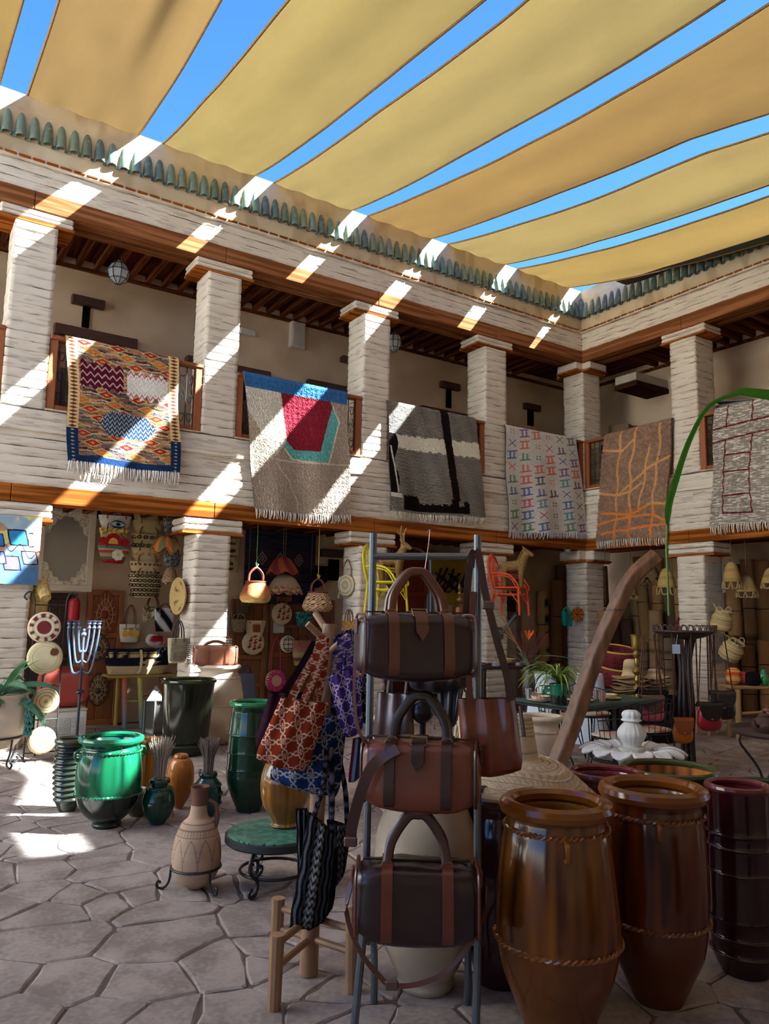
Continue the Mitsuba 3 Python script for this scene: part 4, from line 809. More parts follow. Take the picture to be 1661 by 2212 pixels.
part(t, 'leg', tube([(.36, .12, .69), (.36, .13, 0)], [.03, .03], 9), (190, 90, 40), 'm_satin'); part(t, 'leg', tube([(-.24, .15, .69), (-.24, .16, 0)], [.03, .03], 9), (170, 140, 60), 'm_satin'); part(t, 'stretcher', tube([(0, -.17, .42), (.36, .12, .42)], .016, 7), lambda v: np.where(((v[:, 0]*22) % 1 < .5)[:, None], C(200, 90, 50), C(170, 190, 190)), 'm_satin'); part(t, 'stretcher', tube([(-.22, -.155, .36), (-.02, -.18, .36)], .016, 7), (150, 150, 60), 'm_satin')
one('woven_stool', 'small white rattan stool with diamond lattice on the floor', 'stool', join([tube([(.13*math.cos(a), .13*math.sin(a), z) for a in np.arange(20)*2*PI/20], .012, 5, True) for z in (.01, .17, .34)] + [tube([(.13*math.cos(a), .13*math.sin(a), .01), (.13*math.cos(a + s*.6), .13*math.sin(a + s*.6), .34)], .009, 5) for a in np.arange(10)*2*PI/10 for s in (-1, 1)] + [lathe([(.001, .33), (.13, .335), (.14, .36), (.001, .365)], 20)]), (206, 196, 178), 'm_matte', (-7.48, 1.25, 0))
t = thing('floor_lantern', 'grey metal floor lantern with glass sides near the black pot', 'lantern', (-7.88, .30, 0), 25)
for x in (-.09, .09):
    for y in (-.09, .09): part(t, 'post', box(.016, .016, .44, (x, y, .22)), (92, 90, 90), 'm_iron')
part(t, 'base', box(.2, .2, .02, (0, 0, .01)), (92, 90, 90), 'm_iron'); part(t, 'roof', lathe([(.15, .44), (.15, .45), (.02, .62), (.001, .63)], 4), (110, 108, 108), 'm_iron', False); part(t, 'glass', box(.17, .17, .42, (0, 0, .23)), (60, 56, 52), 'm_glaze')
# iron tower with round baskets
def tower():
    t = thing('basket_stand', 'wrought iron stand with scrolled top that carries four round baskets', 'stand', (-9.44, -.80, 0)); I = (44, 38, 36)
    for s in (-1, 1):
        part(t, 'upright', tube(smooth_path([(s*.16, 0, 0), (s*.15, 0, .8), (s*.16, 0, 1.55), (s*.17, 0, 1.72), (s*.22, 0, 1.78), (s*.27, 0, 1.73), (s*.24, 0, 1.69)], 30), .009, 6), I, 'm_iron')
        part(t, 'foot', tube(smooth_path([(s*.16, .0, .02), (s*.24, -.05, .10), (s*.30, -.08, .02), (s*.26, -.07, -.0), (s*.25, -.06, .04)], 16), .009, 6), I, 'm_iron')
    for z in (.08, .42, .78, 1.22, 1.64): part(t, 'crossbar', tube([(-.16, 0, z), (.16, 0, z)], .007, 5), I, 'm_iron')
    part(t, 'back_leg', tube([(0, .02, 1.62), (0, .28, 0)], .009, 6), I, 'm_iron')
    for z in (1.40, 1.08, .62, .21):
        part(t, 'hook', tube(smooth_path([(.0, .01, z + .12), (0, -.09, z + .06), (.03, -.095, z - .10), (-.05, -.09, z - .2)], 12), .006, 5), I, 'm_iron')
    def lid(v): return (v[:, 0], v[:, 2])
    def c1(v):
        r = np.hypot(v[:, 0], v[:, 2]); a = np.arctan2(v[:, 2], v[:, 0]); o = np.broadcast_to(C(120, 52, 54), v.shape); o = np.where(((r > .075) & (r < .105))[:, None], C(216, 204, 172), o); ch = (r > .105) & (r < .15); o = np.where((ch & (((a*10/6.283) % 1) < .5))[:, None], C(216, 204, 172), o); o = np.where(((r > .15) & (r < .165))[:, None], C(216, 204, 172), o); return np.where((((r*110) % 1) < .2)[:, None], o*.75, o)
    for (x, z, r, c, lb) in ((0.0, 1.40, .168, c1, 'round burgundy and cream basket, topmost on the iron stand'), (.03, 1.08, .176, lambda v: np.where(((np.hypot(v[:, 0] - .09, v[:, 2] - .06) < .045))[:, None], C(104, 70, 50), spiral(v, (214, 200, 160), (186, 168, 124), 80)), 'round cream basket with a brown patch, second on the iron stand'), (.07, .62, .135, lambda v: spiral(v, (206, 186, 142), (140, 110, 76), 62), 'round coiled basket, third on the iron stand'), (.06, .21, .14, lambda v: spiral(v, (206, 186, 142), (140, 110, 76), 62), 'round coiled basket, lowest on the iron stand')):
        P = [(.001, -.05), (r*.6, -.048), (r*.93, -.035), (r, 0), (r*.93, .035), (.001, .04)]
        v, f = lathe(P, 48, 40); one('round_basket', lb, 'basket', (np.column_stack([v[:, 0], v[:, 2], v[:, 1]]), f[:, ::-1]), c, 'm_matte', (-9.50 + x, -.86, z), -8, 'round baskets on the iron stand', fr=60)
tower()
t = thing('candelabra', 'seven armed blue grey candelabra on a tall iron stem', 'candelabra', (-8.90, -.02, 0)); MB = (120, 140, 172)
part(t, 'stem', tube([(0, 0, 0), (0, 0, 1.0)], .016, 8), (44, 44, 58), 'm_iron'); part(t, 'knop', xf(blob(.05, .05, .03, n=10, m=14), (0, 0, .62)), (60, 62, 78), 'm_metal')
for k in range(4): part(t, 'foot', tube(smooth_path([(0, 0, .10), (.12*math.cos(k*PI/2 + .6), .12*math.sin(k*PI/2 + .6), .06), (.2*math.cos(k*PI/2 + .6), .2*math.sin(k*PI/2 + .6), .012)], 8), .012, 6), (44, 44, 58), 'm_iron')
for s in (-1, 1):
    for q in (1, 2, 3):
        ak = part(t, 'arm', tube(smooth_path([(0, 0, 1.24 - .14*q*.9), (s*.035*q, 0, 1.22 - .13*q*.9), (s*.058*q, 0, 1.28), (s*.058*q, 0, 1.43)], 18), .012, 7), MB, 'm_metal')
        part(ak, 'cup', join(blob(.024, .024, .022, (s*.058*q, 0, 1.38), n=8, m=10), blob(.026, .026, .018, (s*.058*q, 0, 1.43), n=8, m=10), xf(lathe([(.001, 0), (.03, .0), (.032, .008), (.001, .01)], 12), (s*.058*q, 0, 1.455))), MB, 'm_metal')
part(t, 'stem_top', join(tube([(0, 0, .8), (0, 0, 1.30)], .014, 8), blob(.034, .034, .03, (0, 0, 1.30), n=8, m=10), blob(.02, .02, .02, (0, 0, 1.35), n=8, m=10)), MB, 'm_metal')
one('leather_pouf', 'big red leather pouf on the white chest', 'pouf', blob(.30, .26, .25, (0, 0, .25), .55, 20, 32), lambda v: C(150, 60, 48)*(1 - .35*(np.abs(np.abs(v[:, 0]) - .15) < .006))[:, None], 'm_leather', (-8.92, .85, .36))
t = thing('white_chest', 'low white chest with carved front and draped cloth', 'chest', (-8.94, .75, 0)); part(t, 'body', box(.54, .40, .32, (0, 0, .16), .012), (206, 204, 198)); part(t, 'cloth', box(.56, .42, .035, (0, 0, .34), .015), (190, 184, 172))
for s in (-1, 0, 1): part(t, 'carved_panel', join(box(.15, .012, .2, (s*.17, -.205, .15), .004), *[xf(box(.02, .012, .15, b=.003), (s*.17, -.212, .15), 0, 0, a) for a in (0, 45, 90, 135)]), (190, 190, 188))
# plant in the big bowl on an iron stand, at the left edge
t = thing('planter_bowl', 'large pale clay bowl on an iron stand at the left edge', 'planter', (-9.90, -.95, 0))
part(t, 'bowl', cup([(.10, .18), (.20, .22), (.29, .40), (.31, .58), (.28, .70), (.30, .73)], 44, 1, .025, 36), (186, 170, 150)); part(t, 'soil', lathe([(.001, .66), (.27, .66)], 24), (60, 46, 38)); I = (40, 36, 36)
part(t, 'ring', tube([(.26*math.cos(a), .26*math.sin(a), .30) for a in np.arange(30)*2*PI/30], .012, 6, True), I, 'm_iron')
for k in range(4):
    a = k*PI/2 + .5; c_, s_ = math.cos(a), math.sin(a); part(t, 'leg', tube(smooth_path([(.26*c_, .26*s_, .30), (.24*c_, .24*s_, .15), (.20*c_, .20*s_, .04), (.25*c_, .25*s_, .005), (.28*c_, .28*s_, .04), (.26*c_, .26*s_, .06)], 18), .010, 6), I, 'm_iron')
def blade(L, w, bend, n=9, fold=.25):
    """leaf along +x that arches: bend in radians"""
    def fn(u, v):
        a = bend*u; s = u*L; x = L*np.sin(a)/max(bend, 1e-3); z = -L*(1 - np.cos(a))/max(bend, 1e-3); ww = w*np.sin(PI*np.clip(u*.93 + .05, 0, 1))**.7*(v - .5)
        return np.stack([x, ww, z - fold*np.abs(ww)*0 + fold*np.abs(ww)], -1)
    return sheet(fn, n, 3)
def frond(L, bend, n=20, lw=.015, ll=.17):
    rach = [(0, 0, 0)]; ms = []; P = np.array([(L*math.sin(bend*u)/bend, 0, -L*(1 - math.cos(bend*u))/bend) for u in np.linspace(0, 1, 12)])
    for k in range(n):
        u = .12 + .86*k/n; q = A(L*math.sin(bend*u)/bend, 0, -L*(1 - math.cos(bend*u))/bend)
        for s in (-1, 1): ms.append(xf(blade(ll*(1 - .5*abs(u - .4)), lw, .7, 4), q, s*55, 0, math.degrees(bend*u)))
    return join(tube(P, np.linspace(.007, .003, 12), 4), *ms)
def plant(label, loc, leaves, name='potted_plant', cat='plant', group=None, key=None):
    t = key or thing(name, label, cat, loc, 0, group)
    for m, c in leaves: part(t, 'leaf', m, c, 'm_leaf', True, jit=.3)
    return t
g_ = np.random.default_rng(21)
plant('palm with arching teal fronds in the clay bowl at the left edge', (-9.90, -.95, .66), [(xf(frond(.55*g_.uniform(.8, 1.15), 1.5), (0, 0, .02), az, 0, -el), (92, 132, 104)) for az, el in ((-20, 55), (20, 40), (-70, 60), (-100, 35), (-45, 25), (60, 60), (150, 60), (200, 45), (260, 55), (-10, 15))] + [(xf(blade(.5, .09, .8), (.05, 0, .05), az, 0, -70), (90, 130, 90)) for az in (0, 40, -60)], 'palm_plant')
t = thing('trailing_plant', 'trailing succulent hanging over the rim of the clay bowl', 'plant', (-9.70, -1.18, .70)); part(t, 'strand', join([tube(smooth_path([(0, 0, .02), (.05, -.04, -.06), (.05 + dx, -.05, -.34)], 10), .004, 4) for dx in (-.02, 0, .03)]), (60, 110, 100)); part(t, 'leaf', join([blob(.012, .012, .02, (.05 + g_.uniform(-.03, .04), -.05 + g_.uniform(-.02, .02), -g_.uniform(.02, .36)), n=5, m=6) for _ in range(70)]), (70, 120, 112), kind='stuff')
# ================================================================ SECOND AND THIRD BAYS, COLUMNS
import manifold3d as m3
def figure(bones, edge=.03, it=8):
    """bones: ((x, y, z, r), (x, y, z, r)) hulls joined into one smooth body"""
    def ball(p): return m3.Manifold.sphere(p[3], 14).translate(p[:3])
    body = m3.Manifold()
    for a, b in bones: body = body + m3.Manifold.batch_hull([ball(a), ball(b)])
    m = body.refine_to_length(edge).to_mesh(); t = trimesh.Trimesh(m.vert_properties[:, :3], m.tri_verts)
    trimesh.smoothing.filter_taubin(t, iterations=it); return np.array(t.vertices), np.array(t.faces)
def rattan_chair(label, loc, rz, col, sc=1.0, z0=0, group=None, name='rattan_chair'):
    t = thing(name, label, 'chair', loc, rz, group, sc=sc); b = lambda pts, r=.014, n=16: tube(smooth_path(pts, n), r, 7)
    hoop = [(-.25, .20, .42), (-.29, .24, .62), (-.24, .28, .86), (0, .30, 1.0), (.24, .28, .86), (.29, .24, .62), (.25, .20, .42)]
    part(t, 'back_hoop', join(b(hoop, .016, 30), b([(x*.9, y - .015, .42 + (z - .42)*.93) for x, y, z in hoop], .012, 30)), col, 'm_satin')
    for k in range(9):
        q = (k - 4)/4; part(t, 'spindle', tube([(q*.09, .20, .44), (q*.24, .285, .44 + .53*math.sqrt(max(0.05, 1 - (q*.95)**2)))], .008, 5), col, 'm_satin')
    for s in (-1, 1):
        part(t, 'arm', join(b([(s*.26, .24, .66), (s*.31, .06, .67), (s*.32, -.12, .62), (s*.30, -.24, .46), (s*.27, -.24, .40)], .016, 22), b([(s*.24, .20, .62), (s*.285, .04, .63), (s*.295, -.11, .58), (s*.275, -.21, .42)], .011, 20)), col, 'm_satin')
        for y in (-.22, .20):
            part(t, 'leg', tube([(s*.25, y, .44), (s*.27, y + (.03 if y > 0 else -.03), 0)], .018, 7), col, 'm_satin'); part(t, 'brace', tube([(s*.26, y, .20), (s*.12, y, .38)], .010, 6), col, 'm_satin')
            part(t, 'brace', tube([(s*.26, y, .20), (s*.26, y*.4, .38)], .010, 6), col, 'm_satin')
    for z in (.44, .33): part(t, 'seat_rail', tube([(.25*math.copysign(abs(math.cos(a))**.5, math.cos(a)), -.01 + .22*math.copysign(abs(math.sin(a))**.5, math.sin(a)), z) for a in np.arange(28)*2*PI/28], .015, 6, True), col, 'm_satin')
    part(t, 'seat', blob(.25, .22, .014, (0, -.01, .445), .5, 8, 24), col, 'm_satin')
    return t
YEL, ORA, CANE = (214, 194, 40), (214, 78, 40), (206, 188, 150)
rattan_chair('yellow rattan armchair mounted high on the third column', (-4.72, -.34, 1.62), 38, YEL, 1.02); rattan_chair('orange rattan armchair mounted high on the fourth column', (-2.25, -.34, 1.62), 30, ORA, 1.02)
STRW = weave((150, 118, 74), (122, 92, 54), 46, 55)
def straw_animal(label, loc, rz, antlers, sc=1.0):
    t = thing('straw_animal', label, 'straw animal', loc, rz, sc=sc)
    bones = [((-.13, 0, .34, .085), (.12, 0, .36, .09)), ((.12, 0, .38, .075), (.21, 0, .55, .055)), ((.20, 0, .58, .058), (.30, 0, .53, .032))]
    for x in (-.14, .13):
        for y in (-.05, .05): bones += [((x, y, .30, .055), (x - .01, y*1.1, .16, .036)), ((x - .01, y*1.1, .16, .036), (x, y*1.1, .03, .03))]
    part(t, 'body', figure(bones, .025), STRW, fr=60, smooth=True)
    for s in (-1, 1):
        part(t, 'ear', tube([(.18, s*.04, .62), (.15, s*.075, .67)], [.018, .006], 6), (160, 126, 80))
        if antlers: part(t, 'antler', join(tube(smooth_path([(.19, s*.03, .62), (.17, s*.10, .74), (.20, s*.15, .86)], 8), np.linspace(.02, .012, 9), 6), tube([(.175, s*.09, .72), (.13, s*.15, .78)], .012, 5)), (150, 116, 74))
    part(t, 'tail', tube(smooth_path([(-.20, 0, .38), (-.26, 0, .32), (-.27, 0, .22)], 6), [.02, .022, .02, .018, .015, .01, .008][:7], 6), (140, 108, 66))
    if not antlers: part(t, 'mane', tube(smooth_path([(.07, 0, .44), (.15, 0, .60), (.20, 0, .65)], 8), .022, 6), (120, 92, 54))
    else: pass
    return t
straw_animal('straw deer with antlers standing on the yellow armchair', (-4.66, -.38, 2.08), -50, True, .95); straw_animal('straw horse standing on the orange armchair', (-2.19, -.38, 2.08), -48, False, 1.02)
t = thing('chair_bracket', 'grey steel tube that carries the orange armchair', 'bracket', (-2.18, -.05, 1.58)); part(t, 'tube', tube([(0, 0, -.28), (.08, -.30, .06)], .035, 8), (110, 112, 116), 'm_metal'); part(t, 'plate', box(.12, .03, .2, (0, .02, -.26)), (90, 90, 94), 'm_iron')
one('chair_bracket', 'grey steel tube that carries the yellow armchair', 'bracket', join(tube([(0, 0, -.30), (.06, -.28, .06)], .03, 8), box(.12, .03, .2, (0, .02, -.28))), (110, 112, 116), 'm_metal', (-4.76, -.04, 1.58))
# hanging baskets in the second bay
def hanging_basket(label, loc, r, h, col, hcol, cord, ccol):
    t = thing('hanging_basket', label, 'basket', loc); m = cup([(r*.55, 0), (r*.85, .015), (r, h*.30), (r*.82, h*.7), (r*.62, h*.98)], 44, .92, .012, 30)
    part(t, 'body', m, col, fr=40); part(t, 'rim', tube([(r*.63*math.cos(a), r*.58*math.sin(a), h) for a in np.arange(30)*2*PI/30], .012, 6, True), hcol)
    part(t, 'handle', handle(-r*.5, r*.5, h, .20, .017), hcol, 'm_satin'); part(t, 'cord', tube([(0, 0, h + .19), (0, 0, h + .19 + cord)], .005, 5), ccol); part(t, 'knot', tube([(.0, 0, h + .20), (.03, 0, h + .25), (-.02, 0, h + .27), (0, 0, h + .22)], .008, 5), ccol)
    return t
def hb1(v):
    z = v[:, 2]; x = v[:, 0]; d = ((np.floor((x - z)*70) + np.floor((x + z)*70)) % 2); base = np.where((z > .12)[:, None], C(206, 124, 84), np.where((z > .03)[:, None], C(206, 150, 96), C(196, 170, 100))); return base*np.where(d < 1, .8, 1.08)[:, None]
hanging_basket('orange woven basket with arched handle hanging from a cord in the second bay', (-6.53, .30, 1.73), .225, .30, hb1, (170, 84, 56), .70, (150, 190, 120))
def hb2(v):
    th = np.arctan2(v[:, 1], v[:, 0]); k = np.abs(((th*17/6.283*1.0 + .5*(np.floor(v[:, 2]*52) % 2)) % 1) - .5) + np.abs(((v[:, 2]*52) % 1) - .5)*.6; return np.where((k < .42)[:, None], C(206, 170, 128), C(84, 40, 44))
hanging_basket('burgundy and tan lattice basket hanging from a yellow cord', (-5.52, .30, 1.62), .23, .29, hb2, (110, 54, 54), .78, (196, 176, 70))
hat_shade('orange and red woven lampshade hanging before the dark carpet', (-5.82, .9, 2.19), .25, .26, lambda v: np.where(((np.arctan2(v[:, 1], v[:, 0])*1.9 + v[:, 2]*4) % 2 < 1)[:, None], C(170, 90, 54), C(130, 60, 60)), .03, 'woven_lampshade', cord=.55)
hat_shade('pale open weave lampshade with red border, below the orange one', (-5.78, .9, 1.90), .28, .28, lambda v: np.where((v[:, 2] < .09)[:, None], weave((150, 80, 70), (196, 170, 130), 60, 60)(v), C(178, 156, 124)), .03, 'woven_lampshade', cord=.86)
def cpt(v):
    x, z = v[:, 0], v[:, 2]; s = ((z*34) % 1 < .35) & (meshkit.noise(np.stack([x*3, z*34, 0*x], -1)) > .4); out = np.where(s[:, None], C(66, 66, 84), C(36, 38, 54)); b = np.abs(z - .10) < .13; out = np.where(b[:, None], C(58, 46, 58), out)
    for cx in (-.34, -.02, .32): q = np.abs(x - cx)/.075 + np.abs(z - .10)/.10; out = np.where(((np.abs(q - 1) < .12) | (np.abs(q - .4) < .12))[:, None], C(150, 140, 140), out)
    return np.where((np.abs(np.abs(x) - .56) < .006)[:, None], C(120, 120, 140), out)
one('hanging_carpet', 'dark blue carpet with small pale diamonds hung across the back of the second bay', 'carpet', sheet(lambda u, v: np.stack([(u - .5)*1.27, .02*np.sin(u*14)*(1 - v), (v - .5)*1.25], -1), 120, 120, .012), cpt, 'm_matte', (-5.57, 1.48, 2.36), smooth=True, fr=60)
t = basket_bag('cream bag with black lettering and cherries, high beside the second column', (-6.42, 1.575, 2.48), .33, .27, (176, 160, 130), sy=.25, hh=.08, flare=.9); 
def text(t, s, h, x, z, y, col):
    m = meshkit.text_mesh(s, h, .004, True); v = np.array(m.vertices); v[:, 0] -= v[:, 0].max()/2
    part(t, 'lettering', (np.column_stack([v[:, 0] + x, y - v[:, 2], v[:, 1] + z]), np.array(m.faces)[:, ::-1]), col, smooth=False)
text(t, 'ome', .05, .0, .17, -.042, (30, 26, 26)); text(t, 'olga', .05, .0, .06, -.042, (30, 26, 26))
t = basket_bag('cream bag with black lettering hung under another one', (-6.42, 1.575, 2.22), .32, .24, (170, 154, 126), sy=.25, hh=.06, flare=.9); text(t, 'lla', .05, 0, .11, -.040, (30, 26, 26)); text(t, 'ver', .045, 0, .03, -.040, (30, 26, 26))
for i, (x, h) in enumerate([(-6.09, 1.80), (-5.42, 1.86), (-4.84, 1.82)]): panel_door(f'carved wooden door leaf in the second bay, {["left", "middle", "right"][i]} of three', (x, 1.52, 0), .60, h, rows=4, col=(106, 62, 36))
basket_bag('small dark wicker basket hung top left on the doors', (-6.25, 1.37, 1.54), .24, .20, weave((96, 80, 66), (60, 48, 40), 30, 40), sy=.8, hh=.10, hcol=(120, 104, 80)); basket_bag('round wicker basket with loop handle hung below the small dark one', (-6.31, 1.37, 1.29), .24, .20, weave((140, 124, 100), (96, 80, 66), 30, 40), sy=.8, hh=.12, hcol=(130, 114, 90))
t = basket_bag('cream straw tote with a brown leather patch', (-6.02, 1.408, 1.24), .37, .23, (196, 180, 148), sy=.3, hh=.05, flare=.7); flat_motif(t, 'patch', [[(-.06, .05), (.06, .05), (.06, .17), (-.06, .17)]], (120, 70, 44), -.066)
round_bag('round cream bag with cherries hung under the straw tote', (-6.03, 1.425, 1.12), .185, .08, (190, 172, 144), deco=cherries); round_bag('round cream bag with cherries hung on a red strap', (-5.55, 1.425, 1.58), .175, .08, (186, 168, 140), .12, (130, 40, 44), cherries)
one('paper_sheet', 'white paper sheet pinned to the doors under the round cherry bag', 'paper', box(.19, .006, .17), (176, 172, 172), 'm_matte', (-5.58, 1.465, 1.36))
def globe(t, r, d):
    y = -d/2 - .004; L = []
    for k in (-.5, 0, .5): L.append(xf(tube([(k*r*1.3*math.sin(a)*.0 + r*.8*math.sin(a)*k*1.6, 0, r*.8*math.cos(a)) for a in np.linspace(0, PI, 14)], .005, 4), (0, y, 0))); L.append(tube([(-r*.7, y, k*r), (r*.7, y, k*r)], .005, 4))
    part(t, 'globe_line', join(L), (36, 44, 42))
round_bag('round white bag with a dark globe design and green ribbon', (-5.43, 1.43, 1.10), .135, .07, (206, 200, 188), .16, (30, 50, 40), globe)
basket_bag('teal sequinned straw bag near the third column', (-5.12, 1.405, 1.38), .40, .24, lambda v: np.where((v[:, 0] < .06)[:, None], C(60, 120, 124)*(.4 + 1.2*(meshkit.noise(v*90) > .5))[:, None], C(110, 90, 60)), sy=.3, hh=.1)
basket_bag('pink and tan striped straw basket behind the bag stand', (-5.17, 1.385, .76), .40, .40, bands([(150, 110, 84), (170, 96, 100), (160, 130, 96), (176, 160, 120), (110, 70, 70), (170, 140, 100)], 0, .40), sy=.4, hh=.16)
def pinkring(t, r, d): flat_motif(t, 'ruffle', [[(q*math.cos(a), q*math.sin(a)) for q, a in ((r*.55, a0), (r*1.0, a0 + .05), (r*1.03, a0 + .16), (r*.55, a0 + .22))] for a0 in np.arange(0, 2*PI, .25)], (206, 26, 120), -d/2 - .002)
round_bag('round magenta ruffled bag on a long pink strap low on the doors', (-5.63, 1.42, .53), .165, .09, (196, 160, 140), .55, (170, 40, 90), pinkring)
t = thing('folded_bag', 'blue and grey folded tote leaning by the green pot', 'bag', (-6.36, .9, 0)); part(t, 'body', cup([(.16, .30), (.17, .32), (.14, .6), (.12, .70)], 20, .5, .01, 12, .3), (96, 108, 130)); part(t, 'handle', handle(-.07, .07, .66, .16, .012), (50, 70, 110)); part(t, 'stand', box(.3, .2, .30, (0, 0, .15), .01), (60, 44, 34))
t = thing('macrame_shelf', 'black macrame fringe hung on a rod on the back wall', 'wall hanging', (-4.90, 1.50, 2.38)); part(t, 'rod', tube([(-.22, 0, 0), (.22, 0, 0)], .012, 6), (40, 30, 26)); part(t, 'strand', join([tube([(x, -.01, 0), (x + .008*math.sin(i), -.012, -.14), (x*.96, -.01, -.30 - .06*math.cos(x*12))], .011, 5) for i, x in enumerate(np.linspace(-.20, .20, 20))]), (26, 24, 26), kind='stuff')
wallslit('T shaped slit with wooden lintel on the ground floor wall near the third column', -4.78, -4.22, 2.62, .2, 2.16, 2.52)
def spir(v): return spiral(v, (206, 192, 164), (166, 148, 118), 60)
t = round_bag('round spiral straw bag with tassel hung on the third column', (-5.035, .27, 2.03), .165, .09, spir, .26, (120, 66, 44), rz=-72); part(t, 'tassel', tube([(-.13, -.02, -.10), (-.15, -.02, -.19)], [.012, .022], 6), (206, 192, 160)); part(t, 'tassel', tube([(-.12, -.02, .14), (-.15, -.02, .06)], [.012, .02], 6), (206, 192, 160))
basket_bag('tan woven handbag low on the third column', (-5.035, .19, 1.34), .26, .15, weave((176, 130, 70), (130, 90, 46), 40, 70), sy=.3, hh=.20, hcol=(110, 60, 40), hx=.2, rz=-72)
basket_bag('silvery striped basket at the right side of the second column', (-6.97, .42, 1.30), .17, .24, bands([(170, 176, 186), (206, 206, 210)]*6, 0, .24), sy=.8, hh=.08, flare=.9)
basket_bag('black and white striped bag beside the duffel on the jar', (-6.96, .28, .96), .19, .27, bands([(206, 204, 200), (60, 58, 60)]*7, 0, .27), sy=.4, hh=.10, flare=.85)
# ---- third bay
panel_door('tall red brown lacquered door in the third bay', (-2.98, 1.52, 0), .80, 2.98, rows=3, col=(116, 40, 24))
t = thing('tool_board', 'yellow board hung with black ironwork in the third bay', 'board', (-2.10, 1.54, 2.30)); part(t, 'board', box(1.05, .03, .95, b=.008), (176, 140, 40)); gg = np.random.default_rng(4)
for k in range(5):
    x, z = -.30 + .15*k, -.12 + .10*(k % 2); part(t, 'iron_piece', join(tube(smooth_path([(x - .1, -.05, z - .15), (x, -.08, z), (x + .14, -.05, z + gg.uniform(.1, .3))], 10), .022, 6), tube([(x + .10*math.cos(a), -.06, z - .05 + .10*math.sin(a)) for a in np.arange(14)*2*PI/14], .014, 5, True), tube([(x - .15, -.05, z + .1), (x + .16, -.07, z - .1)], .016, 5)), (22, 20, 22), 'm_iron')
def arch(label, loc, w, h, rz, r=.022, col=(104, 116, 130)):
    one('metal_arch', label, 'arch', tube(smooth_path([(-w/2, 0, 0), (-w/2, 0, h - w*.55), (-w*.36, 0, h - w*.16), (0, 0, h), (w*.36, 0, h - w*.16), (w/2, 0, h - w*.55), (w/2, 0, 0)], 40), r, 8), col, 'm_metal', loc, rz)
arch('tall blue grey metal arch behind the duffel rack', (-3.72, .40, 0), .62, 2.70, -25); arch('slim grey metal arch seen edge on right of the tall one', (-3.28, .45, 0), .40, 2.34, 44); arch('low grey metal arch left of the brass finial', (-3.10, .55, 0), .30, 1.95, -20)
t = thing('brass_finial', 'brass finial of stacked balls on a copper crown, on a post', 'finial', (-2.88, .20, 0)); part(t, 'post', tube([(0, 0, 0), (0, 0, 1.6)], .03, 8), (60, 44, 34)); part(t, 'crown', lathe([(.001, 1.55), (.10, 1.58), (.12, 1.66), (.11, 1.74), (.05, 1.79), (.02, 1.80)], 20), (150, 92, 66), 'm_metal'); part(t, 'ball', blob(.05, .05, .05, (0, 0, 1.86), n=10, m=14), (170, 130, 80), 'm_metal'); part(t, 'ball', blob(.034, .034, .034, (0, 0, 1.97), n=10, m=14), (170, 130, 80), 'm_metal'); part(t, 'spire', lathe([(.012, 1.78), (.012, 2.02), (.03, 2.05), (.006, 2.14), (.001, 2.17)], 12), (170, 130, 80), 'm_metal')
panel_door('dark wooden door at the back of the bay by the corner', (-.75, 1.54, 0), .80, 2.1, rows=3, col=(44, 28, 22))
t = thing('framed_mirror', 'standing mirror in a dark wooden frame under the orange chair', 'mirror', (-1.95, .15, 0), -14); part(t, 'glass', box(.52, .02, 1.5, (0, 0, .80)), (120, 112, 104), 'm_metal')
for s in (-1, 1): part(t, 'stile', box(.10, .06, 1.62, (s*.31, 0, .81), .008), (66, 42, 32), 'm_satin')
for z in (.05, 1.62): part(t, 'rail', box(.72, .06, .12, (0, 0, z), .008), (60, 38, 28), 'm_satin')
t = thing('jewellery_table', 'dark table heaped with purple and silver trinkets', 'table', (-2.55, -.75, 0), -10); part(t, 'tabletop', box(1.5, .6, .05, (0, 0, .82), .008), (46, 30, 26), 'm_satin')
for x in (-.7, .7):
    for y in (-.26, .26): part(t, 'leg', box(.06, .06, .80, (x, y, .40), .006), (40, 26, 22), 'm_satin')
gg = np.random.default_rng(9)
for k in range(14): one('trinket', 'small dark trinket lying on the jewellery table', 'trinket', blob(gg.uniform(.04, .10), gg.uniform(.04, .08), gg.uniform(.015, .035), (0, 0, .02), .8, 8, 12), [(70, 50, 70), (120, 116, 130), (60, 40, 50), (110, 60, 60), (150, 140, 150), (90, 70, 60)][k % 6], 'm_satin', (-3.15 + .08*k, -.80 + gg.uniform(-.14, .14), .845), gg.uniform(0, 90), 'trinkets on the jewellery table')
one('straw_bowl', 'shallow straw bowl on the jewellery table', 'bowl', cup([(.06, 0), (.13, .03), (.17, .09)], 28, 1, .012, 14), (186, 156, 104), 'm_matte', (-2.60, -.62, .845))
for i, (x, y) in enumerate([(-3.6, 1.1), (-2.2, 1.0)]):
    t = thing('clothes_rack', ['dark goods on a shelf behind the tall arch', 'dark goods on a shelf under the tool board'][i], 'shelf', (x, y, 0))
    for z in (.3, .8, 1.3): part(t, 'board', box(.9, .35, .04, (0, 0, z)), (50, 34, 26), 'm_satin')
    for s in (-1, 1): part(t, 'side', box(.04, .36, 1.5, (s*.45, 0, .75)), (46, 30, 24), 'm_satin')
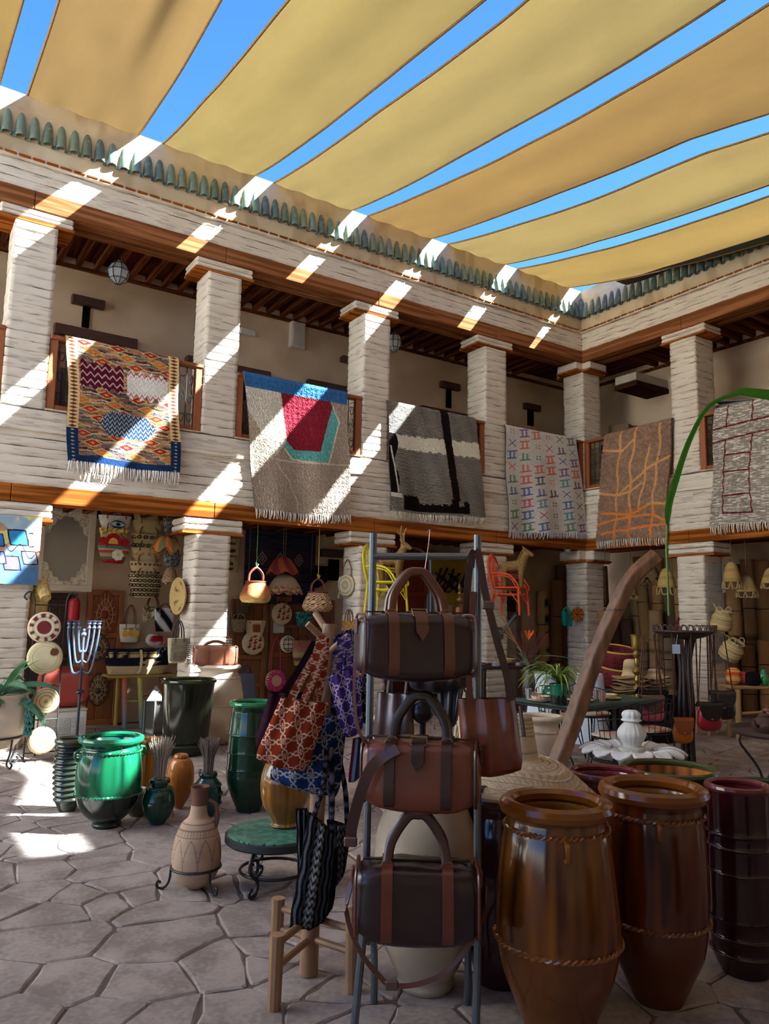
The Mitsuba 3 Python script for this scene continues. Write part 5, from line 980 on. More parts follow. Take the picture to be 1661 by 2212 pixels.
# ================================================================ CORNER AND RIGHT FACADE SHOP
t = thing('wire_grid', 'white wire grid hung on the corner column', 'wire grid', (-.025, .22, 1.05), -90)
for x in np.linspace(-.17, .17, 8): part(t, 'wire', tube([(x, 0, 0), (x, 0, .78)], .004, 4), (196, 196, 200), 'm_metal')
for z in np.linspace(0, .78, 5): part(t, 'wire', tube([(-.17, 0, z), (.17, 0, z)], .005, 4), (196, 196, 200), 'm_metal')
basket_bag('turquoise crocheted bag hanging beside the wire grid', (-.07, .43, 1.44), .22, .27, lambda v: np.where(((v[:, 0]*60) % 1 < .5)[:, None], C(40, 150, 140), C(30, 110, 110)), sy=.3, hh=.13, hcol=(50, 160, 130), flare=.9, rz=-75, hr=.012)
t = thing('feather_fan', 'round orange brown feather fan on the wire grid', 'fan', (-.05, .17, 1.66), -80)
for k in range(16):
    a = k*2*PI/16; part(t, 'feather', xf(sheet(lambda u, v: np.stack([u*.17, -.01 - .01*np.sin(PI*u) + 0*v, (v - .5)*.055*np.sin(PI*np.clip(u + .08, 0, 1))], -1), 7, 3, .003), (0, 0, 0), 0, 0, math.degrees(a)), (190, 110, 40) if k % 2 else (140, 74, 30))
part(t, 'hub', blob(.04, .03, .04, n=8, m=12), (70, 90, 50))
def bell_shade(label, loc, r, h, cord, fr=7, col=(176, 144, 92)): return hat_shade(label, loc, r, h, lambda v: np.where(((v[:, 2]*46) % 1 < .3)[:, None], C(*col)*.78, C(*col)), 0.0, 'bell_lampshade', 'straw lampshades with looped fringe', 'lampshade', cord, fr, col)
bell_shade('straw bell lampshade hung behind the long leaf stem', (.06, -1.70, 2.12), .155, .33, .42); bell_shade('domed straw lampshade right of the right facade column', (.30, -2.74, 2.20), .14, .32, .52, 8); bell_shade('lower domed straw lampshade at the right edge', (.60, -2.80, 2.05), .155, .26, .73, 8); bell_shade('straw lampshade half cut by the right edge', (.60, -3.22, 2.18), .15, .24, .62, 8); bell_shade('dim straw lampshade behind the curved pole', (.5, -.62, 2.02), .12, .20, .82, 6, (130, 104, 66)); hat_shade('dark shaggy straw lampshade behind the tip of the curved pole', (.40, -1.13, 2.28), .18, .26, (110, 88, 58), .05, 'shaggy_lampshade', cord=.5, fringe=10)
t = thing('wire_rack', 'silver wire rack on the side of the right facade column', 'wire rack', (.24, -2.47, .95))
for x in np.linspace(-.20, .22, 12): part(t, 'wire', tube([(x, 0, 0), (x, 0, 1.52)], .0045, 4), (186, 188, 196), 'm_metal')
for z in np.linspace(0, 1.52, 9): part(t, 'wire', tube([(-.20, 0, z), (.22, 0, z)], .005, 4), (186, 188, 196), 'm_metal')
def belly_basket(label, loc, r, tilt, rz=0):
    t = thing('belly_basket', label, 'basket', loc, rz, 'belly baskets on the wire rack', rx=tilt); sc_ = r/.165
    part(t, 'body', cup([(.10*sc_, 0), (.155*sc_, .03*sc_), (.165*sc_, .12*sc_), (.15*sc_, .17*sc_), (.165*sc_, .20*sc_), (.12*sc_, .27*sc_), (.125*sc_, .31*sc_)], 36, 1, .01, 40), lambda v: np.where(((v[:, 2]*60) % 1 < .3)[:, None], C(160, 136, 92), C(192, 168, 120))); part(t, 'rim', tube([(.125*sc_*math.cos(a), .125*sc_*math.sin(a), .31*sc_) for a in np.arange(24)*2*PI/24], .007, 5, True), (206, 184, 136))
    part(t, 'hanger', tube([(0, .12, .31), (0, .376, .289)] if tilt > 20 else [(0, .12, .31), (0, .21, .40)], .006, 5), (200, 178, 130))
    for s in (-1, 1): part(t, 'handle', xf(handle(-.05, .05, .28*sc_, .10, .006), (s*.12*sc_, 0, 0), 90), (200, 178, 130))
belly_basket('straw belly basket with handles, upper one on the wire rack', (.10, -2.625, 1.44), .165, 14); belly_basket('straw belly basket hung lower, tipped forward', (.26, -2.62, 1.00), .17, 34)
# upright rolled rugs along the back
ROLL = [(150, 112, 72), (172, 136, 88), (134, 98, 64), (162, 130, 92), (128, 104, 82), (180, 142, 98), (110, 84, 66), (160, 114, 70)]
ORD = ['first', 'second', 'third', 'fourth', 'fifth', 'sixth', 'seventh', 'eighth', 'ninth', 'tenth', 'eleventh', 'twelfth', 'thirteenth', 'fourteenth', 'fifteenth', 'sixteenth', 'seventeenth', 'eighteenth']
gg = np.random.default_rng(12)
spots = [(1.93 - gg.uniform(0, .08), 1.15 - .27*k, 'tall', f'in the back row of the right shop, {ORD[k]} from the corner') for k in range(18)] + [(.35 + .27*k, 1.42, 'tall', f'behind the corner column, {ORD[k]} from the left') for k in range(5)] + [(1.60 - gg.uniform(0, .08), .9 - .31*k, 'short', f'in the front row of the right shop, {ORD[k]} from the corner') for k in range(12)]
for k, (x, y, size, where) in enumerate(spots):
    h = gg.uniform(1.9, 2.9) if size == 'tall' else gg.uniform(1.1, 1.9); r = gg.uniform(.11, .135); c = ROLL[int(gg.integers(8))]; pat = int(gg.integers(3))
    def rc(v, c=c, pat=pat, r=r):
        o = np.broadcast_to(C(*c), v.shape); z = v[:, 2]
        if pat == 0: o = np.where((((z*3.1) % 1) < .10)[:, None], o*.35, o)
        if pat == 1: o = np.where(((np.abs(((z*9) % 1) - .5) < .2) & (v[:, 0] < -r*.8))[:, None], C(30, 24, 22), o)
        q = np.hypot(v[:, 0], v[:, 1]); return np.where((((q*70) % 1) < .35)[:, None] & (z > h - .01)[:, None], o*.5, o)
    P = [(.001, 0), (r, 0)] + [(r*(1 - .02*math.sin(z*7 + k)), z) for z in np.linspace(.05, h - .03, 26)] + [(r*.97, h), (.001, h)]
    key = one('rolled_rug', f'{size} rolled rug upright {where}', 'rug roll', lathe(P, 18, wob=.04, seed=k), rc, 'm_matte', (x, y, 0), gg.uniform(0, 360), 'rolled rugs standing against the back wall', rx=gg.uniform(-3, 3), ry=gg.uniform(-2.5, 1))
    for z in (h*.3, h*.68): part(key, 'binding', tube([(r*1.02*math.cos(a), r*1.02*math.sin(a), z) for a in np.arange(14)*2*PI/14], .007, 4, True), (40, 30, 24))
# bench with cushions and trinkets
t = thing('wooden_bench', 'rustic wooden bench with round legs at the right edge', 'bench', (-.62, -3.80, 0), -34); part(t, 'seat_plank', box(1.25, .36, .045, (0, 0, .69), .012), (150, 116, 80))
for x in (-.5, .5):
    for y in (-.13, .13): part(t, 'leg', tube([(x, y, .67), (x*1.03, y*1.1, 0)], [.042, .038], 10), (170, 134, 92))
    part(t, 'rung', tube([(x, -.14, .3), (x, .14, .3)], .018, 7), (160, 124, 84))
part(t, 'rung', tube([(-.5, -.14, .34), (.5, -.14, .42)], .02, 7), (160, 124, 84))
bx = lambda u, v: (-.62 + .829*u + .559*v, -3.80 - .559*u + .829*v, .713)
def pouchy(label, cat, u, v, rx, rz_, col, name, e=.9, dz=0, mat='m_matte'): return one(name, label, cat, blob(rx, rx*.8, rz_, (0, 0, rz_*.97), e, 14, 22), col, mat, (bx(u, v)[0], bx(u, v)[1], .713 + dz), -34)
pouchy('coral red round cushion heaped on the bench goods', 'cushion', .22, .10, .16, .11, (176, 60, 60), 'round_cushion', 1.0, .12); pouchy('pink woven pouch with a magenta zigzag on the bench', 'pouch', .12, -.08, .10, .12, lambda v: np.where((np.abs(((v[:, 0]*12 + v[:, 2]*12) % 1) - .5) < .12)[:, None] & (v[:, 1] < 0)[:, None] & (np.abs(v[:, 0]) < .05)[:, None], C(160, 40, 80), C(200, 160, 160)), 'woven_pouch', .6); pouchy('grey white pouch at the right end of the bench', 'pouch', .34, -.06, .09, .09, (170, 168, 178), 'woven_pouch', .8); pouchy('green glass bottle with round body on the bench', 'bottle', -.10, -.09, .055, .07, (40, 130, 70), 'glass_bottle', 1.0, 0, 'm_glaze'); pouchy('pale green bottle at the back of the bench', 'bottle', .42, .10, .06, .14, (90, 160, 130), 'glass_bottle', .9, 0, 'm_glaze'); pouchy('black pouch with a tan diamond at the left of the bench', 'pouch', -.26, -.08, .09, .095, lambda v: np.where((np.abs(v[:, 0])/.03 + np.abs(v[:, 2] - .09)/.05 < 1)[:, None] & (v[:, 1] < 0)[:, None], C(200, 160, 100), C(28, 24, 26)), 'woven_pouch', .5); pouchy('dark pouch at the far right of the bench', 'pouch', .50, -.08, .08, .09, (40, 36, 44), 'woven_pouch', .6); pouchy('coral cushion at the left back of the bench', 'cushion', -.34, .10, .15, .09, (190, 80, 76), 'round_cushion', .9); pouchy('orange striped pouch on the bench behind the bag straps', 'pouch', -.48, .02, .10, .12, lambda v: np.where(((v[:, 2]*30) % 1 < .5)[:, None], C(200, 80, 40), C(214, 170, 100)), 'woven_pouch', .8); pouchy('small green striped pouch in the middle of the bench', 'pouch', -.03, .08, .05, .11, bands([(60, 150, 120), (200, 200, 190), (60, 130, 120)], 0, .2), 'woven_pouch', 1.0)
t = thing('low_stool', 'small rustic wooden stool on the floor behind the hanging bags', 'stool', (-1.05, -3.20, 0), -20); part(t, 'seat', box(.42, .34, .04, (0, 0, .42), .01), (176, 156, 120))
for x in (-.17, .17):
    for y in (-.13, .13): part(t, 'leg', tube([(x, y, .42), (x, y, 0)], .024, 8), (186, 166, 130))
for y in (-.13, .13): part(t, 'rung', tube([(-.17, y, .2), (.17, y, .2)], .014, 6), (186, 166, 130))
# ================================================================ MIDDLE OF THE COURTYARD
def glaze(c0, c1, z0=None, low=None, streak=16, amt=.6):
    """glaze that runs: streaks of c1 on c0, optionally another colour below z0"""
    a, b = C(*c0), C(*c1)
    def f(v):
        th = np.arctan2(v[:, 1], v[:, 0]); s = meshkit.fbm(np.column_stack([np.cos(th)*streak*.35, np.sin(th)*streak*.35, v[:, 2]*1.5]), 3); s2 = meshkit.fbm(np.column_stack([np.cos(th)*streak, np.sin(th)*streak, v[:, 2]*2.0]), 2)
        k = np.clip((s*.6 + s2*.4 - .38)*4*amt, 0, 1)[:, None]; o = a*(1 - k) + b*k
        if z0 is not None:
            e_ = (v[:, 2] < z0 + (s2 - .5)*.06)[:, None]; o = np.where(e_, C(*low), o)
        return o
    return f
def rope(r, z, th=.011, n=60, dip=0.0):
    """a twisted clay band around a pot"""
    a = np.arange(n*2)*PI/n
    return join(*[tube(np.stack([(r + th*.55*np.cos(a*n/2.2 + p))*np.cos(a), (r + th*.55*np.cos(a*n/2.2 + p))*np.sin(a), z + th*.55*np.sin(a*n/2.2 + p) + dip*np.sin(a)], 1), th*.62, 5, True) for p in (0, PI)])
def pot(name, label, cat, loc, prof, col, mat='m_glaze', n=48, sm=60, wob=.015, rim=None, rimcol=None, ropes=(), ropecol=None, lugs=None, wall=.02, group=None, inner=None, seed=1, rz=0):
    t = thing(name, label, cat, loc, rz, group); P = smooth_path(np.array(prof, float), sm); Q = P[P[:, 1] > P[-1, 1]*.25].copy(); Q[:, 0] = np.maximum(Q[:, 0] - wall, .002)
    v, f = lathe(np.vstack([[[.001, P[0, 1]]], P]), n, wob=wob, seed=seed); part(t, 'body', (v, f), col, mat)
    vi, fi = lathe(np.vstack([Q[::-1], [[.001, Q[0, 1]]]]), n, wob=wob, seed=seed); part(t, 'inside', (vi, fi), inner or col, mat)
    rr, rh = rim or (.012, .012); R_ = P[-1, 0] - wall/2; zt = P[-1, 1]
    part(t, 'rim', xf(tube([(R_*math.cos(a), R_*math.sin(a), 0) for a in np.arange(56)*2*PI/56], rr + wall/2, 9, True), (0, 0, zt), s=(1, 1, 1)), rimcol or col, mat)
    for k, (r, z) in enumerate(ropes): part(t, 'rope_band', rope(r, z), ropecol or col, mat)
    for (a, z, r) in lugs or ():
        c_, s_ = math.cos(a), math.sin(a); part(t, 'lug', tube(smooth_path([(r*c_, r*s_, z + .035), ((r + .035)*c_, (r + .035)*s_, z + .02), ((r + .03)*c_, (r + .03)*s_, z - .025), ((r - .005)*c_, (r - .005)*s_, z - .035)], 12), .012, 7), rimcol or col, mat)
    return t
GRN, GRND, BLK = (22, 118, 84), (8, 52, 40), (12, 24, 20)
pot('green_jar', 'big emerald green glazed jar with rope band and two tone base', 'jar', (-9.48, -3.75, 0), [(.095, 0), (.105, .02), (.104, .045), (.160, .095), (.206, .16), (.232, .25), (.240, .35), (.232, .48), (.215, .56), (.20, .585), (.215, .615), (.225, .635)], glaze((16, 96, 60), (5, 34, 24), .245, (5, 22, 16), 18, 1.1), ropes=[(.221, .555), (.236, .25)], ropecol=(14, 74, 48), rimcol=(16, 92, 60), rim=(.014, .01), lugs=[(PI, .53, .22), (0, .53, .22)], inner=(14, 60, 46))
pr_ = [(.062, 0), (.072, .02), (.085, .05)]
for k in range(11):
    z = .07 + k*.042; r = .105 + .018*math.sin(min(k/7, 1)*PI*.6) - .004*max(0, k - 8); pr_ += [(r - .010, z), (r + .006, z + .021)]
pr_ += [(.108, .535), (.118, .545)]
pot('ribbed_pot', 'dark ribbed spiral pot left of the big green jar', 'pot', (-9.63, -3.12, 0), pr_, glaze((26, 34, 28), (40, 44, 30)), sm=130, inner=(40, 44, 30), rimcol=(60, 64, 44))
def brush(label, loc, h, r, col):
    t = thing('twig_bunch', label, 'twig bunch', loc); g = np.random.default_rng(int(h*1e4)); tw = []
    for k in range(120):
        a = g.uniform(0, 6.28); q = math.sqrt(g.uniform(0, 1)); tw.append(tube([(.025*q*math.cos(a), .025*q*math.sin(a), -.10), (r*.5*q*math.cos(a), r*.5*q*math.sin(a), h*.5), (r*q*math.cos(a) + g.uniform(-.01, .01), r*q*math.sin(a) + g.uniform(-.01, .01), h*g.uniform(.82, 1.05))], [.0035, .003, .0022], 4))
    part(t, 'twig', join(tw), col, kind='stuff', jit=.3)
VP1 = [(.05, 0), (.062, .02), (.10, .07), (.122, .15), (.112, .22), (.085, .265), (.06, .285), (.066, .312)]
pot('green_vase', 'small dark green vase with carved leaves, in front, holding twigs', 'vase', (-9.13, -3.86, 0), VP1, glaze((10, 54, 38), (6, 28, 22), streak=26), ropes=[(.09, .255)], inner=(10, 40, 34)); brush('bunch of pale grey twigs standing in the front green vase', (-9.13, -3.86, .30), .33, .10, (150, 132, 120))
pot('green_vase', 'small teal vase with raised dots, behind the terracotta jug, holding twigs', 'vase', (-8.73, -3.82, 0), [(.054, 0), (.06, .015), (.095, .06), (.112, .14), (.10, .235), (.07, .285), (.058, .30), (.062, .315)], glaze((14, 58, 48), (8, 34, 30), streak=26), ropes=[(.105, .10), (.113, .17), (.10, .235)], inner=(12, 46, 44)); brush('bunch of dark grey twigs standing in the teal vase', (-8.73, -3.82, .30), .29, .085, (120, 104, 96))
t = pot('amber_pot', 'round orange brown ribbed pot behind the twig vases', 'pot', (-8.84, -3.49, 0), [(.03, 0), (.04, .02), (.085, .10), (.112, .21), (.108, .31), (.08, .385), (.05, .40), (.05, .41)], lambda v: np.where((np.abs(np.sin(np.arctan2(v[:, 1], v[:, 0])*7)) < .10)[:, None], C(120, 66, 24), C(176, 106, 44)), 'm_glaze', wob=.01)
pot('amber_pot', 'amber pot with dark stripes half hidden by the big green jar', 'pot', (-9.03, -3.12, 0), [(.06, 0), (.075, .04), (.09, .18), (.10, .32), (.11, .46), (.115, .50)], glaze((180, 120, 40), (70, 40, 16), streak=30, amt=1.1), sm=50)
pot('grey_bowl', 'small grey round pot with white rim beside the front twig vase', 'pot', (-9.20, -3.55, 0), [(.05, 0), (.085, .05), (.09, .11), (.06, .17), (.064, .19)], (84, 84, 80), 'm_satin', rimcol=(190, 190, 186))
t = pot('black_pot', 'tall glossy black green glazed pot with yellow green inside', 'pot', (-7.99, -1.21, 0), [(.13, .0), (.20, .02), (.225, .05), (.235, .10), (.255, .26), (.276, .51), (.285, .70), (.297, .80), (.302, .815)], glaze((12, 16, 10), (28, 36, 14)), rim=(.014, .01), rimcol=(26, 32, 16), inner=(130, 120, 24), sm=50)
t = thing('pot_stand', 'thin black iron ring stand around the foot of the black pot', 'stand', (-7.99, -1.21, 0)); part(t, 'ring', tube([(.29*math.cos(a), .29*math.sin(a), .12) for a in np.arange(40)*2*PI/40], .009, 6, True), (36, 32, 30), 'm_iron')
for k in range(4): a = k*PI/2 + .4; part(t, 'leg', tube(smooth_path([(.29*math.cos(a), .29*math.sin(a), .12), (.33*math.cos(a), .33*math.sin(a), .05), (.38*math.cos(a), .38*math.sin(a), .012)], 8), .009, 6), (36, 32, 30), 'm_iron')
CLAY = lambda v: C(196, 176, 154)*(.85 + .3*meshkit.fbm(v*5, 3))[:, None]
pot('clay_jar', 'tall pale clay jar that carries the brown duffel before the second column', 'jar', (-7.43, -.72, 0), [(.11, 0), (.19, .05), (.26, .14), (.302, .28), (.311, .5), (.28, .70), (.232, .84), (.222, .87), (.245, .91), (.25, .93)], CLAY, 'm_matte', ropes=[(.25, .80), (.312, .48)], lugs=[(.2, .76, .27), (PI + .2, .76, .27)], rim=(.016, .01))
M9P = [(.10, 0), (.105, .03), (.15, .13), (.187, .25)] + [(.189, .33), (.196, .338), (.189, .346), (.186, .46), (.194, .468), (.186, .476), (.183, .60), (.191, .608), (.183, .616), (.172, .74), (.166, .80), (.176, .85)]
pot('green_pot', 'tall dark green pot with raised rings right of the twig vases', 'pot', (-8.38, -3.84, 0), M9P, glaze((8, 44, 26), (6, 28, 18)), sm=90, rim=(.014, .01), rimcol=(20, 96, 60), inner=(16, 60, 40))
g_ = np.random.default_rng(33)
plant('agave with stiff green leaves behind the orange patterned tote', (-8.05, -3.95, .0), [(xf(blade(.36, .05, .5), (0, 0, .60), az, 0, -el), (96, 130, 70)) for az, el in ((150, 62), (200, 50), (100, 70), (30, 65))] + [(xf(blade(.42, .06, 1.0), (0, 0, .55), 215, 0, -12), (110, 140, 80))], 'agave_plant')
pot('green_planter', 'green glazed planter that holds the agave', 'planter', (-8.05, -3.95, 0), [(.09, 0), (.13, .1), (.15, .4), (.15, .60)], glaze((12, 60, 42), (8, 36, 28)), inner=(40, 30, 24))
# terracotta jug on an iron ring
t = thing('terracotta_jug', 'carved terracotta jug with a long neck and handle', 'jug', (-9.37, -5.33, 0)); TP = smooth_path([(.05, .012), (.10, .05), (.135, .12), (.140, .20), (.128, .29), (.095, .365), (.06, .40), (.048, .44), (.045, .52), (.052, .565), (.058, .575)], 170)
def tcol(v):
    th = np.arctan2(v[:, 1], v[:, 0]); z = v[:, 2]; o = C(176, 146, 122)*(.85 + .3*meshkit.fbm(v*9, 3))[:, None]; o = np.where((z > .47)[:, None], C(112, 78, 64), o)
    x = ((th*10/6.283) % 1) - .5; pet = np.abs(np.abs(x)*2 - np.sqrt(np.clip((.29 - z)/.12, 0, 1))) < .07; ln = pet & (z > .13) & (z < .295); bd = (np.abs(z - .31) < .003) | (np.abs(z - .345) < .003) | (np.abs(z - .375) < .003) | ((np.abs(((th*40/6.283 + 0) % 1) - .5) < .14) & (z > .315) & (z < .34))
    return np.where((ln | bd)[:, None], o*.5, o)
part(t, 'body', lathe(np.vstack([[[.001, .012]], TP, [[.04, .57], [.036, .46], [.001, .44]]]), 150), tcol, 'm_matte'); part(t, 'handle', strap(smooth_path([(.045, -.035, .50), (.085, -.05, .47), (.095, -.055, .40), (.085, -.05, .345)], 12), .035, .016, (0, .8, 0)), (120, 84, 68), 'm_matte')
t = thing('jug_stand', 'black iron ring with three curled feet under the terracotta jug', 'stand', (-9.37, -5.33, 0)); part(t, 'ring', tube([(.142*math.cos(a), .142*math.sin(a), .125) for a in np.arange(36)*2*PI/36], .007, 6, True), (34, 30, 30), 'm_iron')
for a in (-1.35, .75, 2.75): c_, s_ = math.cos(a), math.sin(a); part(t, 'leg', tube(smooth_path([(.142*c_, .142*s_, .125), (.15*c_, .15*s_, .05), (.18*c_, .18*s_, .012), (.215*c_, .215*s_, .02), (.215*c_, .215*s_, .05), (.195*c_, .195*s_, .045)], 18), .007, 6), (34, 30, 30), 'm_iron')
# green mosaic table with an amber pot on it
t = thing('mosaic_table', 'low round table with green tile top on curled iron legs', 'table', (-8.96, -5.52, 0)); part(t, 'rim', lathe([(.001, .255), (.285, .255), (.295, .265), (.295, .30), (.285, .303), (.001, .303)], 56), (36, 40, 40), 'm_iron')
import shapely.geometry as SG_
DISC_ = SG_.Point(0, 0).buffer(.281, 24)
for i in range(-9, 10):
    for j in range(-9, 10):
        x, y = i*.033 + (.016 if j % 2 else 0), j*.033
        q_ = SG_.box(x - .0155, y - .0155, x + .0155, y + .0155).intersection(DISC_)
        if q_.area > 1.2e-4: part(t, 'tile', prism(np.array(q_.exterior.coords)[:-1], .009, .302), [(60, 104, 86), (68, 114, 96), (56, 98, 82), (74, 120, 102)][int(g_.integers(4))], 'm_satin', False)
for k in range(3):
    a = k*2*PI/3 + 3.75; c_, s_ = math.cos(a), math.sin(a); q = lambda r, z: (r*c_, r*s_, z)
    part(t, 'leg', tube(smooth_path([q(.22, .255), q(.275, .20), q(.265, .14), q(.20, .09), q(.19, .05), q(.215, .015), q(.26, .012), q(.275, .04), q(.25, .055)], 34), .011, 7), (30, 28, 30), 'm_iron'); part(t, 'scroll', tube(smooth_path([q(.205, .10), q(.15, .12), q(.145, .15), q(.175, .15)], 12), .009, 6), (30, 28, 30), 'm_iron')
part(t, 'stretcher_ring', tube([(.20*math.cos(a), .20*math.sin(a), .095) for a in np.arange(36)*2*PI/36], .009, 6, True), (30, 28, 30), 'm_iron')
t = pot('amber_pot', 'amber glazed pot with dark drips on the green tile table', 'pot', (-8.87, -5.46, .313), [(.07, 0), (.088, .01), (.075, .025), (.09, .06), (.135, .13), (.153, .22), (.15, .30), (.125, .37), (.10, .39), (.105, .40)], glaze((150, 98, 34), (60, 32, 12), streak=22, amt=.8))
# ---- duffel on the clay jar, at the second column
def duffel(label, loc, rz, L, h, d, body, trim, handle_h=.16, sc=1.0, buckle=True, hcol=None, strapx=.23, name='duffel_bag', droop=None):
    t = thing(name, label, 'bag', loc, rz, sc=sc); e = .42
    v, f = blob(L/2, d/2, h/2, (0, 0, h/2), e, 26, 44); v = v.copy(); s_ = v[:, 0]/(L/2); v[:, 2] -= .018*np.cos(s_*PI/2)*(v[:, 2] < h*.5)*1; v[:, 1] *= 1 - .18*(v[:, 2]/h) + .05; v += (meshkit.fbm(v*A(9, 9, 9) + L, 3) - .5)[:, None]*A(.006, .028, .022); part(t, 'body', (v, f), body, 'm_leather', True)
    sec = lambda k, th: (d/2*np.sign(np.cos(th))*np.abs(np.cos(th))**e*k, h/2 + h/2*np.sign(np.sin(th))*np.abs(np.sin(th))**e*k)
    for s in (-1, 1):
        th = np.linspace(-2.2, -PI*1.12, 40) if False else np.linspace(PI*.38, PI*1.36, 40); P = []
        for q in th: y, z = sec(1.03, q); P.append((s*L*strapx, y*(1 - .18*(z/h) + .05)*1.02 - .004, z))
        bk = part(t, 'band', strap(P, .042*L/.5, .006, (1, 0, 0)), trim, 'm_leather')
        hp = smooth_path([(-L*strapx, s*d*.16 - .02, h*.99), (-L*strapx*.86, s*.03 - .01, h + handle_h*.45), (-L*strapx*.35, s*.02 - .01, h + handle_h*.93), (0, s*.02 - .01, h + handle_h), (L*strapx*.35, s*.02 - .01, h + handle_h*.93), (L*strapx*.86, s*.03 - .01, h + handle_h*.45), (L*strapx, s*d*.16 - .02, h*.99)], 40)
        hk = part(t, 'handle', tube(hp, .011, 8, flat=(1.0, 1.6)), hcol or trim, 'm_leather')
        part(t, 'end_piping', tube([(s*L/2*.93, y*.99, z) for y, z in [sec(.95, q) for q in np.arange(40)*2*PI/40]], .006, 5, True), trim, 'm_leather')
        for q in (-1, 1): part(hk, 'ring', xf(tube([(.022*math.cos(a), 0, .018*math.sin(a)) for a in np.arange(16)*2*PI/16], .003, 5, True), (q*L*strapx, s*d*.18 - .02, h*.985)), (120, 100, 80), 'm_metal')
        part(bk, 'rivet', blob(.006, .004, .006, (s*L*strapx, -d/2*.88, h*.80), n=6, m=8), (190, 160, 130), 'm_metal')
        part(t, 'end_tab', box(.012, .05, .06, (s*L/2*1.0, 0, h*.78), .004), trim, 'm_leather')
    part(t, 'zip', strap([(x, -.0, h*1.0 + .003) for x in np.linspace(-L*.42, L*.42, 8)], .02, .006, (0, 1, 0)), (70, 56, 44), 'm_metal')
    if buckle:
        P = [(0.0, sec(1.04, q)[0]*(1 - .18*(sec(1, q)[1]/h) + .05)*1.03 - .006, sec(1.04, q)[1]) for q in np.linspace(PI*.42, PI*.93, 18)]; part(t, 'buckle_strap', strap(P, .048, .007, (1, 0, 0)), trim, 'm_leather'); q = P[6]
        part(t + '__buckle_strap', 'buckle', xf(tube([(-.03, 0, -.02), (.03, 0, -.02), (.03, 0, .02), (-.03, 0, .02)], .004, 5, True), (0, q[1] - .006, q[2]), 0, -50), (150, 120, 90), 'm_metal')
        q = P[-1]; part(t, 'strap_tip', prism_tip := (lambda m: (np.column_stack([m[0][:, 0], q[1] - m[0][:, 2], q[2] + m[0][:, 1]]), m[1][:, ::-1]))(prism(np.array([(-.024, .01), (.024, .01), (.024, -.015), (0, -.05), (-.024, -.015)]), .007)), trim, 'm_leather')
    return t
duffel('brown leather duffel resting on the tall clay jar', (-7.50, -.74, .945), -12, .54, .24, .26, (140, 84, 62), (128, 74, 54), .05, buckle=False)
# ---- dining table group
t = thing('dining_table', 'long green topped table laid with plates and cups', 'table', (-4.60, -4.06, 0), 3.4); part(t, 'tabletop', box(1.36, .88, .035, (0, 0, .722), .008), (44, 70, 60), 'm_satin'); part(t, 'apron', box(1.30, .82, .03, (0, 0, .69), .004), (28, 30, 30), 'm_iron')
for x in (-.5, .5):
    part(t, 'post', box(.06, .06, .68, (x, 0, .34), .006), (28, 32, 34), 'm_iron'); part(t, 'foot', box(.06, .6, .03, (x, 0, .015), .006), (28, 32, 34), 'm_iron')
for s in (-1, 1): part(t, 'brace', join(*[tube([(s*.5 + .18*q, -.1, .05), (s*.5 - .18*q, -.1, .66)], .008, 5) for q in (-1, 1)]), (28, 30, 30), 'm_iron')
ZT = .741
def setting(label, x, y, r, c0, c1):
    t = thing('plate', label, 'plate', (x, y, ZT), group='plates on the green table'); part(t, 'dish', lathe([(.001, 0), (r*.6, 0), (r, .014), (r, .018), (r*.55, .008), (.001, .008)], 32), c0, 'm_glaze')
    b = thing('bowl', label.replace('plate under', 'bowl on').replace('plate', 'ribbed bowl on the plate'), 'bowl', (x, y, ZT + .012), group='bowls on the plates'); part(b, 'body', cup([(r*.4, 0), (r*.6, .01), (r*.72, .04)], 30, 1, .008, 12), lambda v: np.where((np.sin(np.arctan2(v[:, 1], v[:, 0])*16) > .3)[:, None], C(*c1), C(214, 196, 176)), 'm_glaze')
setting('pink rimmed plate left of the spider plant pot', -5.24, -4.01, .14, (206, 180, 160), (196, 130, 110)); setting('pink rimmed plate right of the curved pole', -4.86, -4.20, .14, (206, 184, 160), (190, 130, 112)); setting('pale yellow plate at the right of the table', -4.42, -4.18, .15, (196, 184, 130), (190, 176, 120)); setting('small pink plate at the far left of the table', -5.02, -3.74, .11, (206, 180, 160), (196, 130, 110))
def cupp(label, x, y, z, c): one('cup', label, 'cup', cup([(.026, 0), (.03, .01), (.036, .10)], 24, 1, .004, 10), lambda v: np.where(((np.arctan2(v[:, 1], v[:, 0])*9/6.283) % 1 < .5)[:, None], C(206, 196, 184), C(*c)), 'm_glaze', (x, y, z), group='striped cups on the green table')
cupp('grey striped cup alone behind the yellow plate', -4.36, -3.86, ZT, (90, 90, 110)); cupp('tan striped cup at the bottom of a pair', -4.70, -4.36, ZT, (170, 110, 80)); cupp('purple striped cup behind the pair of cups', -4.56, -4.16, ZT, (110, 80, 100)); cupp('grey striped cup by the small pink plate', -5.16, -3.76, ZT, (90, 90, 110))
pot('green_bowl', 'small squat green glazed pot at the left of the table', 'pot', (-4.98, -3.94, ZT), [(.05, 0), (.10, .02), (.115, .06), (.10, .10), (.085, .115)], glaze((24, 80, 60), (14, 50, 40)))
t = pot('plant_pot', 'straight green glazed pot with dark lower half on the table', 'pot', (-5.28, -4.30, ZT), [(.075, 0), (.08, .01), (.082, .10), (.085, .18), (.085, .19)], glaze((22, 110, 84), (14, 80, 60), .085, (16, 30, 26)), rim=(.004, .004), inner=(40, 30, 24)); 
g_ = np.random.default_rng(8)
